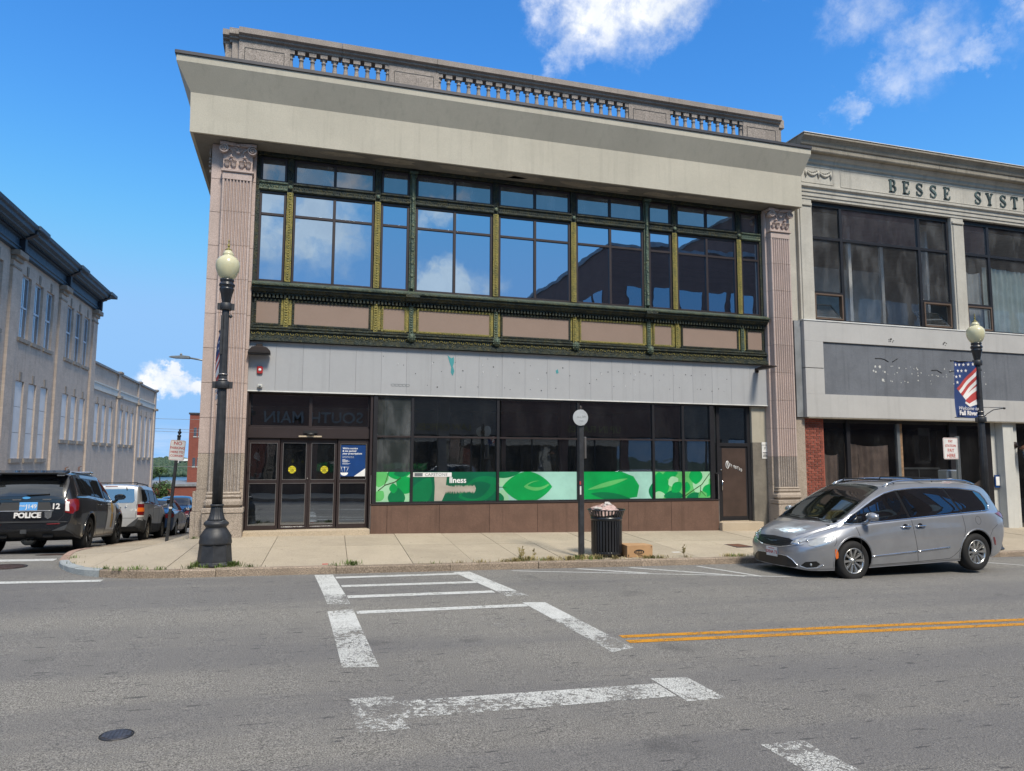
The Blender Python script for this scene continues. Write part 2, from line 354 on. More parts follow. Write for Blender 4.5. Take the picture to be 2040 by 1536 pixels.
glass('car_windscreen', .13, (.85, .9, .92), (.012, .013, .012), trans=.72, ttint=(.55, .60, .56), rough=.008, wav=0)
def leafmat(name, c, tr=.25):
    k = NB(name); oi = k.pos()
    b = k.mix(k.rng(k.noise(oi, 1.7, 3), .35, .65), mul(c, .55), mul(c, 1.35)); k.col(b); k.setp(.6, 0, .3)
    MATS[name] = k.m; return k.m
leafmat('leaf', (.055, .10, .03)); leafmat('grass', (.10, .15, .035)); leafmat('dry_grass', (.28, .23, .10)); leafmat('far_leaf', (.05, .085, .05))
M = MATS

# ------------------------------------------------------------ mesh helpers
class MB:
    def __init__(s): s.v = []; s.f = []; s.mi = []; s.cur = 0; s.sm = []; s.smooth = False
    def _f(s, f): s.f.append(f); s.mi.append(s.cur); s.sm.append(s.smooth)
    def box(s, x0, x1, y0, y1, z0, z1):
        if x0 > x1: x0, x1 = x1, x0
        if y0 > y1: y0, y1 = y1, y0
        if z0 > z1: z0, z1 = z1, z0
        b = len(s.v)
        s.v += [(x0, y0, z0), (x1, y0, z0), (x1, y1, z0), (x0, y1, z0), (x0, y0, z1), (x1, y0, z1), (x1, y1, z1), (x0, y1, z1)]
        for f in ((0, 3, 2, 1), (4, 5, 6, 7), (0, 1, 5, 4), (1, 2, 6, 5), (2, 3, 7, 6), (3, 0, 4, 7)): s._f(tuple(b+i for i in f))
        return s
    def quad(s, *p):
        b = len(s.v); s.v += [tuple(q) for q in p]; s._f(tuple(range(b, b+len(p)))); return s
    def prism(s, poly, d0, d1, plane='xz'):
        """extrude polygon; plane xz -> along y, xy -> along z, yz -> along x"""
        def P(a, b, d): return {'xz': (a, d, b), 'xy': (a, b, d), 'yz': (d, a, b)}[plane]
        n = len(poly); b = len(s.v)
        s.v += [P(a, c, d0) for a, c in poly] + [P(a, c, d1) for a, c in poly]
        s._f(tuple(range(b, b+n))); s._f(tuple(range(b+2*n-1, b+n-1, -1)))
        for i in range(n):
            j = (i+1) % n; s._f((b+i, b+n+i, b+n+j, b+j))
        return s
    def lathe(s, prof, cx=0, cy=0, seg=20, z0=0, axis='z', cap=True, flute=0, fl_amp=0, arc=(0, 2*pi)):
        b = len(s.v); n = len(prof); s0 = s.smooth; s.smooth = True
        for i in range(seg):
            a = arc[0]+(arc[1]-arc[0])*i/seg
            for j, (r, z) in enumerate(prof):
                rr = r
                if flute and prof[j][0] > 0: rr = r*(1-fl_amp*(0.5+0.5*cos(flute*a)))
                x, y = rr*cos(a), rr*sin(a)
                s.v.append({'z': (cx+x, cy+y, z0+z), 'y': (cx+x, cy+z, z0+y), 'x': (cx+z, cy+x, z0+y)}[axis])
        for i in range(seg):
            k = (i+1) % seg
            for j in range(n-1): s._f((b+i*n+j, b+k*n+j, b+k*n+j+1, b+i*n+j+1))
        if cap:
            s.smooth = False
            if prof[0][0] > 1e-4: s._f(tuple(b+i*n for i in reversed(range(seg))))
            if prof[-1][0] > 1e-4: s._f(tuple(b+i*n+n-1 for i in range(seg)))
        s.smooth = s0; return s
    def tube(s, pts, r, seg=8, close=False, cap=True):
        pts = [Vector(p) for p in pts]; n = len(pts)
        rs = r if isinstance(r, (list, tuple)) else [r]*n
        b = len(s.v); s0 = s.smooth; s.smooth = True; prev = None
        for i, p in enumerate(pts):
            if close: t = pts[(i+1) % n]-pts[i-1]
            else: t = pts[min(i+1, n-1)]-pts[max(i-1, 0)]
            if t.length < 1e-9: t = Vector((0, 0, 1))
            t.normalize()
            if prev is None:
                a = Vector((0, 0, 1)) if abs(t.z) < .9 else Vector((1, 0, 0)); u = t.cross(a).normalized()
            else: u = (prev-t*prev.dot(t)).normalized()
            prev = u; w = t.cross(u)
            for k in range(seg):
                a = 2*pi*k/seg; s.v.append(tuple(p+(u*cos(a)+w*sin(a))*rs[i]))
        m = n if close else n-1
        for i in range(m):
            j = (i+1) % n
            for k in range(seg):
                q = (k+1) % seg; s._f((b+i*seg+k, b+i*seg+q, b+j*seg+q, b+j*seg+k))
        if cap and not close:
            s.smooth = False; s._f(tuple(b+k for k in reversed(range(seg)))); s._f(tuple(b+(n-1)*seg+k for k in range(seg)))
        s.smooth = s0; return s
    def ball(s, c, r, seg=10, rings=6):
        if not isinstance(r, (tuple, list)): r = (r, r, r)
        b = len(s.v); s0 = s.smooth; s.smooth = True
        for i in range(rings+1):
            th = pi*i/rings
            for k in range(seg):
                a = 2*pi*k/seg; s.v.append((c[0]+r[0]*sin(th)*cos(a), c[1]+r[1]*sin(th)*sin(a), c[2]+r[2]*cos(th)))
        for i in range(rings):
            for k in range(seg):
                q = (k+1) % seg; s._f((b+i*seg+k, b+(i+1)*seg+k, b+(i+1)*seg+q, b+i*seg+q))
        s.smooth = s0; return s
    def xf(s, start, mtx):
        for i in range(start, len(s.v)): s.v[i] = tuple(mtx @ Vector(s.v[i]))
    def mesh(s, name, mats):
        me = bpy.data.meshes.new(name); me.from_pydata(s.v, [], s.f); me.validate(clean_customdata=False)
        if not isinstance(mats, (list, tuple)): mats = [mats]
        for m in mats: me.materials.append(M[m] if isinstance(m, str) else m)
        if len(me.polygons) == len(s.f):
            me.polygons.foreach_set('material_index', s.mi); me.polygons.foreach_set('use_smooth', s.sm)
        me.update(); return me
    def build(s, name, mats, parent=None, bevel=0., world=False, **k):
        me = s.mesh(name, mats)
        bm = bmesh.new(); bm.from_mesh(me)
        bmesh.ops.recalc_face_normals(bm, faces=bm.faces)
        if bevel:
            es = [e for e in bm.edges if len(e.link_faces) == 2 and e.calc_face_angle(0) > .6]
            bmesh.ops.bevel(bm, geom=es, offset=bevel, segments=1, affect='EDGES', profile=.5)
        bm.to_mesh(me); bm.free()
        o = bpy.data.objects.new(name, me); C.objects.link(o)
        if parent is not None: put(o, parent)
        for a, b in k.items(): o[a] = b
        return o
def put(o, parent):
    """vertices and locations are given in world coordinates, or in the thing's own if it is '_local'"""
    o.parent = parent; loc = Vector((0, 0, 0)); t = parent
    while t is not None and not t.get('_local'): loc += t.location; t = t.parent
    o.location = o.location - loc
def mb(): return MB()
def tag(o, label, cat, group=None):
    o['label'] = label; o['category'] = cat
    if group: o['group'] = group
    return o
def thing(name, label, cat, loc=(0, 0, 0), group=None, rz=0., local=False):
    o = bpy.data.objects.new(name, None); o.empty_display_size = .3; C.objects.link(o); o.location = loc; o.rotation_euler = (0, 0, rz)
    tag(o, label, cat, group)
    if local: o['_local'] = 1
    return o
def struct(o): o['kind'] = 'structure'; return o
def inst(name, me, loc, parent, rot=None, sc=None):
    o = bpy.data.objects.new(name, me); C.objects.link(o); o.location = loc
    if rot: o.rotation_euler = rot
    if sc: o.scale = sc
    if parent is not None: put(o, parent)
    return o
_tc = {}
def text_mesh(s, size=1., ex=0., align='CENTER', shear=0., bold=0., spacing=1.):
    key = (s, size, ex, align, shear, bold, spacing)
    if key in _tc: return _tc[key]
    cu = bpy.data.curves.new('lettering', 'FONT'); cu.body = s; cu.size = size; cu.extrude = ex; cu.align_x = align; cu.align_y = 'CENTER'
    cu.shear = shear; cu.offset = bold; cu.space_character = spacing; cu.resolution_u = 3
    o = bpy.data.objects.new('lettering', cu); C.objects.link(o)
    bpy.context.view_layer.update()
    me = bpy.data.meshes.new_from_object(o.evaluated_get(bpy.context.evaluated_depsgraph_get()))
    bpy.data.objects.remove(o); bpy.data.curves.remove(cu); _tc[key] = me; return me
def text(name, s, loc, size, mat, parent, rot=(pi/2, 0, 0), ex=0.001, align='CENTER', shear=0., bold=0., spacing=1., sx=1.):
    me = text_mesh(s, size, ex, align, shear, bold, spacing).copy(); me.materials.clear(); me.materials.append(M[mat])
    o = bpy.data.objects.new(name, me); C.objects.link(o); o.location = loc; o.rotation_euler = rot; o.scale = (sx, 1, 1)
    if parent is not None: put(o, parent)
    return o
# ============================================================ THE SETTING
def sheet(name, mat, xs, ys, zf, dz=0):
    m = mb()
    for x in xs:
        for y in ys: m.v.append((x, y, zf(x, y)+dz))
    n = len(ys)
    for i in range(len(xs)-1):
        for j in range(n-1): m._f((i*n+j, (i+1)*n+j, (i+1)*n+j+1, i*n+j+1))
    me = m.mesh(name, mat); o = bpy.data.objects.new(name, me); C.objects.link(o); return o
def frange(a, b, s):
    r = []; x = a
    while x < b-1e-6: r.append(x); x += s
    return r+[b]
xs = [-3000, -600, -120, -60]+frange(-40, 60, 4)+[120, 600, 3000]
ys = [-600, -120, -60]+frange(-40, -2, 2)+[-1.5]+frange(0, 90, 3)+[130]
def zr2(x, y):
    if -40 <= x <= 60: return zroad(x, y)
    e = zroad(-40 if x < 0 else 60, y); return e
struct(sheet('road', 'asphalt', xs, ys, zr2))
# lower town and the ground to the horizon, river and far shore
plain('low_ground', (.10, .11, .07), .9, var=.3, vs=.02)
def zg(x, y):
    if y < 131: return -11.9
    if y < 320: return -11.9-(y-131)/189*24
    return -36
g = sheet('ground', 'low_ground', [-4000, -1500, -300, 0, 300, 1500, 4000], [131.0-1.2, 180, 250, 320, 420], lambda x, y: -10.6-(max(0, y-130))*.0885 if y < 420 else -37.5)
struct(g)
k = NB('river'); p = k.pos(); k.col((.035, .085, .15)); k.setp(.28, 0, .5); k.bump(k.noise(k.scale(p, (.05, .12, 1)), 1, 4), .5); M['river'] = k.m
struct(sheet('water', 'river', [-6000, -1000, 0, 1000, 6000], [330, 900, 1600], lambda x, y: -35.5))
def zfar(x, y):
    t = (y-1495)/1500
    return -36.2 + 3*min(1, max(0, (y-1495)/40)) + 30*max(0, t)**.8 + (6*sin(x*.006)+4*sin(x*.017+2))*min(1, max(0, t*2))
plain('far_shore', (.10, .14, .09), .9, var=.35, vs=.012)
struct(sheet('far_hills', 'far_shore', frange(-2500, 2500, 100), [1495, 1510, 1560, 1650, 1800, 2000, 2300, 2600, 3000], zfar))
# woods on the far shore: real crowns, one mass
m = mb(); rr = random.Random(3)
for i in range(2600):
    x = rr.uniform(-430, -90); y = rr.choice([rr.uniform(1502, 1560), rr.uniform(1560, 2000), rr.uniform(2000, 2900)])
    x *= y/1500
    s_ = rr.uniform(3.5, 8); z = zfar(x, y); b = len(m.v)
    m.ball((x, y, z+s_*.6), (s_*rr.uniform(.8, 1.5), s_, s_*rr.uniform(.7, 1.1)), 6, 4)
    for q in range(b, len(m.v)):
        v = m.v[q]; m.v[q] = (v[0]+rr.uniform(-1, 1), v[1], v[2]+rr.uniform(-1, 1))
o = m.build('woods', 'far_leaf'); o['kind'] = 'stuff'

# ---- sidewalk at the corner: separate slabs and kerb stones
corner = [(26.5, -4.34)]
import itertools
def arc(cx, cy, rx, ry, a0, a1, n): return [(cx+rx*cos(radians(a0+(a1-a0)*i/n)), cy+ry*sin(radians(a0+(a1-a0)*i/n))) for i in range(n+1)]
KC = (-1.35, -2.35)          # centre of the kerb curve
inner = [(26.5, -4.34)]+[(-1.15, -4.34), (-1.60, -4.22), (-1.98, -4.03), (-2.20, -3.82), (-2.40, -3.52), (-2.60, -3.15), (-2.76, -2.75), (-2.87, -2.25), (-2.93, -1.7), (-2.97, -1.0), (-2.98, .5), (-2.90, 3.0), (-2.72, 7.0)]
inner_poly = inner+[(-1.0, 33.0), (26.5, 33.0)]
north_poly = [(-2.72, -5), (26.5, -5), (26.5, 62), (-2.72, 62)]
def clip(poly, cvx):
    out = poly; n = len(cvx)
    A = sum(cvx[i][0]*cvx[(i+1) % n][1]-cvx[(i+1) % n][0]*cvx[i][1] for i in range(n))
    sg = 1 if A > 0 else -1
    for i in range(n):
        ax, ay = cvx[i]; bx, by = cvx[(i+1) % n]; inp = out; out = []
        def side(p): return sg*((bx-ax)*(p[1]-ay)-(by-ay)*(p[0]-ax))
        for j in range(len(inp)):
            P, Q = inp[j], inp[(j+1) % len(inp)]; sp, sq = side(P), side(Q)
            if sp >= 0: out.append(P)
            if sp*sq < 0: t = sp/(sp-sq); out.append((P[0]+(Q[0]-P[0])*t, P[1]+(Q[1]-P[1])*t))
        if not out: return []
    return out
m = mb()
for i in range(75):
    for j in range(56):
        x, y = -3.3+i*.4, -4.4+j*1.2
        q = clip([(x, y), (x+.4, y), (x+.4, y+1.2), (x, y+1.2)], inner_poly if y < 6.3 else north_poly)
        if len(q) > 2 and x < 26.1: m.quad(*[(a_, b_, zwalk(a_, b_)-.035) for a_, b_ in q])
walk = struct(bpy.data.objects.new('sidewalk', m.mesh('sidewalk', 'mortar'))); C.objects.link(walk)
def slab(poly, parent, name='slab', mat='walk', dz=0, th=.06, g=.011, zf=zwalk):
    if len(poly) < 3: return
    cx = sum(p[0] for p in poly)/len(poly); cy = sum(p[1] for p in poly)/len(poly)
    m = mb(); n = len(poly); t1, t2 = random.uniform(-.0035, .0035), random.uniform(-.003, .003)
    P = []
    for x, y in poly:
        dx, dy = cx-x, cy-y; l = max(1e-6, sqrt(dx*dx+dy*dy)); x += dx/l*g; y += dy/l*g
        P.append((x, y, zf(x, y)+dz+t1+t2*(x-cx)))
    m.v += [(x, y, z) for x, y, z in P]+[(x, y, z-th) for x, y, z in P]
    m._f(tuple(range(n)))
    for i in range(n): j = (i+1) % n; m._f((i, n+i, n+j, j))
    me = m.mesh(name, mat)
    o = bpy.data.objects.new(name, me); C.objects.link(o); put(o, parent); return o
jx = [-3.31, -1.95, -.72, .80, 2.28, 3.45, 4.6, 5.6, 6.45, 7.9, 9.4, 10.9, 12.4, 13.9, 15.4, 16.9, 18.4, 19.9, 21.4, 22.9, 24.4, 26.5]
sk = .05
for i in range(len(jx)-1):
    for (ya, yb) in ((-4.34, -1.95), (-1.95, .1)):
        xa0, xb0 = jx[i], jx[i+1]
        q = [(xa0-(.0 if i == 0 else sk*(-ya)), ya), (xb0-sk*(-ya), ya), (xb0-sk*(-yb), yb), (xa0-(0 if i == 0 else sk*(-yb)), yb)]
        if xa0 > -.8 or ya < -2 or True: slab(clip(q, inner_poly), walk)
for (xa, xb) in ((-3.30, -1.95), (-1.95, -.9)):
    for y in frange(.1, 60, 1.55)[:-1]: slab(clip([(xa, y), (xb, y), (xb, y+1.55), (xa, y+1.55)], inner_poly if y < 6 else north_poly), walk)
# kerb stones
def kerb_run(pts, parent, mats, wid=.15, zf=zwalk, seg=1.0, back=1, name='kerb_stone'):
    """pts: inner edge line; wid outwards"""
    P = [Vector((a, b, 0)) for a, b in pts]; L = [0]
    for i in range(1, len(P)): L.append(L[-1]+(P[i]-P[i-1]).length)
    def at(t):
        t = max(0, min(L[-1], t))
        for i in range(1, len(P)):
            if t <= L[i]+1e-9: return P[i-1].lerp(P[i], (t-L[i-1])/max(1e-9, L[i]-L[i-1])), (P[i]-P[i-1]).normalized()
    t = 0; k = 0
    while t < L[-1]-.02:
        ln = (seg if not callable(seg) else seg(t))*random.uniform(.85, 1.15); e = min(L[-1], t+ln); m = mb(); n = max(1, int((e-t)/.25)); ring = []
        dz = random.uniform(-.006, .006); ww = wid+random.uniform(-.008, .008)
        for i in range(n+1):
            s_ = t+.005+(e-t-.01)*i/n; p, d = at(s_); nn = Vector((d.y, -d.x, 0))*back; q = p+nn*ww; c = p+nn*(ww-.018)
            j1, j2 = random.uniform(-.004, .004), random.uniform(-.006, .006)
            z = zf(p.x, p.y)+.004+dz+j1; zb = zroad(q.x, q.y)-.04
            ring.append([(p.x, p.y, z-.08), (p.x, p.y, z), (c.x, c.y, z-.001), (q.x+nn.x*j2, q.y+nn.y*j2, z-.018), (q.x, q.y, zb)])
        for r in ring: m.v += r
        for i in range(n):
            for j in range(4): m._f((i*5+j, i*5+5+j, i*5+6+j, i*5+1+j))
        m._f((0, 1, 2, 3, 4)); m._f(tuple(n*5+j for j in (4, 3, 2, 1, 0)))
        mt = mats(t, p) if callable(mats) else mats
        m.build(name, mt, parent); t = e; k += 1
kl = list(reversed(inner[:-1]))  # from the side street round to the right
side_l = [(-2.72, 60.0), (-2.72, 7.0)]
kerb_run(side_l, walk, 'curb_granite', back=1, seg=1.8)
def cm(t, p):
    return 'curb_pink' if p.x < -2.62 and p.y < -.5 else ('curb_blue' if -2.7 < p.x < -1.75 and p.y < 0 else 'curb_granite')
kerb_run([(-2.72, 7.0)]+kl[:-1]+[(26.5, -4.34)], walk, cm, back=1, seg=lambda t: .62 if 8 < t < 13 else 1.9)
# far sidewalk of the side street, opposite sidewalk behind the camera
fs = struct(sheet('side_street_sidewalk', 'walk', [-15.5, -14, -12.6], frange(-4, 90, 2), lambda x, y: zroad(x, y)+.12))
kerb_run([(-12.6, -4.0), (-12.6, 80)], fs, 'curb_granite', back=1, zf=lambda x, y: zroad(x, y)+.12, seg=4)
struct(sheet('opposite_sidewalk', 'walk', frange(-40, 60, 5), [-21.8, -19, -17.2], lambda x, y: zroad(x, y)+.14))
ob = bpy.data.objects['opposite_sidewalk']
kerb_run([(58, -17.2), (-38, -17.2)], ob, 'curb_granite', back=1, zf=lambda x, y: zroad(x, y)+.14, seg=6)

# ---- painted markings, each 4 mm above the road
roadpaint('white_fresh', (.62, .63, .61), .18, .45); roadpaint('white_worn', (.60, .61, .59), .54, .8); roadpaint('white_low', (.60, .61, .59), .42, .9); roadpaint('white_faint', (.50, .50, .48), .80, .8)
roadpaint('yellow_paint', (.60, .27, .018), .16, .7); roadpaint('white_thin', (.60, .61, .60), .22, .3)
def paint(name, mat, polys, parent=None, dz=.004):
    m = mb()
    for p in polys:
        m.quad(*[(x, y, zroad(x, y)+dz) for x, y in p])
    o = m.build(name, mat, parent, kind='structure'); return o
cw = paint('crosswalk', 'white_fresh', [[(1.48, -4.60), (1.79, -4.60), (1.87, -6.5), (1.56, -6.5)]])
cw['kind'] = 'structure'
def stripe(mat, *polys):
    o = paint('painted_stripe', mat, polys, cw); del o['kind']; return o
stripe('white_low', [(1.56, -6.5), (1.87, -6.5), (1.89, -7.28), (1.58, -7.2)])
stripe('white_fresh', [(1.56, -7.72), (1.90, -7.62), (1.91, -8.7), (1.57, -8.7)])
stripe('white_low', [(1.57, -8.7), (1.91, -8.7), (1.93, -10.45), (1.58, -10.4)])
stripe('white_fresh', [(1.82, -4.84), (3.95, -4.78), (3.95, -4.95), (1.82, -5.02)])
stripe('white_fresh', [(1.86, -5.70), (4.05, -5.70), (4.05, -5.88), (1.86, -5.89)])
stripe('white_fresh', [(1.89, -6.62), (4.12, -6.60), (4.12, -6.79), (1.89, -6.83)])
stripe('white_fresh', [(1.93, -7.76), (4.29, -7.73), (4.29, -7.91), (1.93, -7.95)])
stripe('white_faint', [(2.0, -8.80), (4.3, -8.85), (4.3, -9.02), (2.0, -9.0)])
stripe('white_faint', [(1.96, -10.15), (4.42, -10.22), (4.42, -10.42), (1.96, -10.42)])
stripe('white_fresh', [(3.91, -4.66), (4.22, -4.66), (4.49, -6.7), (4.17, -6.7)])
stripe('white_worn', [(4.17, -6.7), (4.49, -6.7), (4.55, -7.15), (4.21, -7.12)])
stripe('white_fresh', [(4.29, -7.62), (4.62, -7.66), (4.66, -8.75), (4.34, -8.75)])
stripe('white_low', [(4.34, -8.75), (4.66, -8.75), (4.72, -10.32), (4.41, -10.45)])
stripe('white_low', [(1.95, -11.50), (4.34, -11.56), (4.34, -11.93), (1.93, -11.92)])
stripe('white_worn', [(1.58, -11.35), (1.95, -11.35), (1.97, -12.15), (1.58, -12.15)])
stripe('white_low', [(4.36, -11.40), (4.72, -11.45), (4.74, -12.08), (4.36, -12.08)])
stripe('white_worn', [(4.38, -13.06), (4.74, -13.06), (4.78, -14.0), (4.40, -14.0)])
yl = struct(paint('centre_line', 'yellow_paint', [[(4.80, -9.76), (30, -10.95), (30, -11.07), (4.80, -9.88)]]))
o = paint('painted_line', 'yellow_paint', [[(4.78, -9.99), (30, -11.22), (30, -11.34), (4.78, -10.12)]], yl); del o['kind']
sc = struct(paint('side_street_crosswalk', 'white_thin', [[(-12.5, -1.75), (-3.2, -1.75), (-3.2, -2.05), (-12.5, -2.05)]]))
o = paint('painted_line', 'white_fresh', [[(-12.5, -4.06), (-1.8, -4.52), (-1.8, -4.72), (-12.5, -4.34)]], sc, .005); del o['kind']
pk = struct(paint('parking_markings', 'white_thin', [[(5.0, -4.64), (9.9, -6.19), (9.95, -6.27), (5.05, -4.72)]]))
for q in ([(6.4, -4.62), (7.5, -5.34), (7.38, -5.42), (6.28, -4.66)], [(7.5, -4.64), (9.15, -6.0), (9.05, -6.06), (7.38, -4.68)], [(8.95, -4.7), (9.45, -6.1), (9.36, -6.13), (8.86, -4.7)], [(15.3, -4.7), (16.9, -6.6), (17.0, -6.6), (15.42, -4.7)]):
    o = paint('painted_line', 'white_thin', [q], pk, .005); del o['kind']
# ---- manhole covers
plain('cast_iron', (.08, .08, .095), .45, .5, var=.3, vs=12, bump=.004, bs=50)
plain('cast_rust', (.085, .055, .048), .6, .4, var=.3, vs=12, bump=.004, bs=50)
def manhole(x, y, r, label, mat='cast_iron', name='manhole_cover', zf=zroad):
    z = zf(x, y); t = thing(name, label, 'manhole cover', (x, y, z))
    m = mb(); m.lathe([(r*1.10, -.02), (r*1.10, .0055), (r*1.0, .0065), (r*1.0, -.02)], x, y, 40, z, cap=False); m.build('frame_ring', 'black', t)
    m = mb(); m.lathe([(r*.97, -.02), (r*.97, .006), (0, .0062)], x, y, 40, z, cap=False)
    n = int(r*30)
    for i in range(-n, n+1):
        for j in range(-n, n+1):
            a, b = i*r/(n+.5)*.9, j*r/(n+.5)*.9
            if a*a+b*b < (r*.86)**2: m.box(x+a-.012, x+a+.012, y+b-.012, y+b+.012, z+.003, z+.010)
    m.build('lid', mat, t)
    sl = -.075 if y > -1.5 else 0
    t.rotation_euler = (sl if zf is zroad else 0, .0155, 0); return t
manhole(-.09, -11.77, .104, 'small round iron cover in the asphalt at the bottom left of the road')
manhole(-3.78, -2.76, .34, 'large rusty manhole cover in the side street between two crosswalk lines', 'cast_rust')
manhole(-3.62, -.45, .30, 'rusty cover in the road right behind the police car', 'cast_rust')
manhole(-.10, -12.55, .07, 'tiny dark valve cover at the bottom left edge of the road')
t = thing('access_hatch', 'small rusty square hatch in the sidewalk beside the front of the silver minivan', 'hatch', (11.1, -2.85, zwalk(11.1, -2.85)))
m = mb(); m.box(10.93, 11.27, -3.1, -2.62, zwalk(11.1, -2.85)-.03, zwalk(11.1, -2.85)+.012); m.build('lid', 'rust', t, .004)
m = mb()
for (a, b, c_, d) in ((10.89, 10.93, -3.14, -2.58), (11.27, 11.31, -3.14, -2.58), (10.93, 11.27, -3.14, -3.1), (10.93, 11.27, -2.62, -2.58)): m.box(a, b, c_, d, zwalk(11.1, -2.85)-.03, zwalk(11.1, -2.85)+.009)
m.build('rim', 'cast_iron', t)

# ---- grass and weeds growing in joints
def tufts(name, spots, mat, n, h, spread, seed=1, zf=zwalk, dz=0):
    r_ = random.Random(seed); m = mb(); 
    for (x, y, k_) in spots:
        for i in range(int(n*k_)):
            a = r_.uniform(0, 2*pi); q = r_.gauss(0, 1)*spread*.5; px, py = x+q*cos(a)*1.6, y+q*sin(a)*.6
            z = zf(px, py)+dz; hh = h*r_.uniform(.3, 1.2)*(.5+.5*k_); ln = r_.uniform(.2, .9)*hh; b = r_.uniform(0, 2*pi); w = hh*.07
            dx, dy = cos(b), sin(b); px2, py2 = px+dx*ln*.5, py+dy*ln*.5
            m.quad((px-dy*w, py+dx*w, z), (px+dy*w, py-dx*w, z), (px2+dy*w*.8, py2-dx*w*.8, z+hh*.6), (px2-dy*w*.8, py2+dx*w*.8, z+hh*.6))
            m.quad((px2-dy*w*.8, py2+dx*w*.8, z+hh*.6), (px2+dy*w*.8, py2-dx*w*.8, z+hh*.6), (px+dx*ln, py+dy*ln, z+hh*.9))
    o = m.build(name, mat); o['kind'] = 'stuff'; return o
tufts('grass', [(-.45, -4.18, 1), (-.38, -4.05, .9), (-.1, -4.3, .7), (.1, -4.22, 1), (.12, -4.1, .7), (-.28, -4.3, .6), (.4, -4.36, .5), (-.55, -4.36, .5),
                (-1.35, -4.34, .5), (-1.6, -4.36, .5), (-1.0, -4.4, .4), (-2.75, -2.5, .3), (-2.55, -3.2, .2), (-1.85, -4.15, .3), (-.95, -.45, .5),
                (2.12, -4.2, .6), (2.14, -4.36, .7), (1.8, -4.37, .25)], 'grass', 120, .10, .12, 2)
tufts('dry_weeds', [(5.2, -4.35, .9), (5.5, -4.25, 1.0), (5.9, -4.3, .9), (5.0, -4.37, .6), (6.3, -4.32, 1), (6.6, -4.22, 1.1), (6.9, -4.25, 1), (7.3, -4.3, .6), (8.0, -4.3, .7), (8.3, -4.34, .6), (9.9, -4.3, .6), (10.2, -4.35, .5), (4.5, -4.38, .4), (4.1, -4.38, .3), (8.9, -4.3, .3)], 'dry_grass', 150, .095, .17, 3)
tufts('kerb_weeds', [(5.3, -4.3, .9), (6.5, -4.25, 1.1), (6.8, -4.3, .8), (5.8, -4.3, .6), (8.1, -4.32, .7), (10.0, -4.33, .7), (3.6, -4.37, .3), (7.0, -4.3, .5)], 'grass', 80, .09, .16, 5)
m = mb(); r_ = random.Random(8)
for i in range(7):
    x = r_.uniform(5.25, 5.65) if i < 5 else r_.uniform(8.85, 8.95); y = -4.22+r_.uniform(-.04, .04); z = zwalk(x, y); h = r_.uniform(.12, .27)
    m.tube([(x, y, z), (x+r_.uniform(-.03, .03), y, z+h*.5), (x+r_.uniform(-.08, .08), y, z+h)], .003, 4)
    for j in range(6):
        zz = z+h*(.3+.12*j); m.quad((x, y, zz), (x+r_.uniform(-.05, .05), y+.01, zz+.03), (x+r_.uniform(-.05, .05), y-.02, zz+.05))
o = m.build('tall_weeds', 'dry_grass'); o['kind'] = 'stuff'
# ============================================================ CORNER BUILDING
B = thing('commercial_building', 'two-storey corner building with cream stucco canopy, stone balustrade and green bronze window front', 'building', (0, 0, -.6))
# shell: side and back walls, floors, roof
m = mb()
m.box(-.84, -.62, .5, 24, -5, 10.3); m.box(14.75, 14.97, .5, 24, -2, 10.3); m.box(-.84, 14.97, 24, 24.2, -5, 10.3); m.box(-.62, 14.75, .9, 24, 8.75, 10.2)
m.build('wall', 'side_brick', B)
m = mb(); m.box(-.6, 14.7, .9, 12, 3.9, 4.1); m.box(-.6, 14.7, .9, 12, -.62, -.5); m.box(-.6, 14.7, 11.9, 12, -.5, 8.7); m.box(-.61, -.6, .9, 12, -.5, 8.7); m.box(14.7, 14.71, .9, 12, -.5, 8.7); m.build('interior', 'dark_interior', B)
m = mb(); m.box(-.55, 14.6, .7, 11.8, 3.2, 3.24); m.build('ceiling', 'ceiling', B)
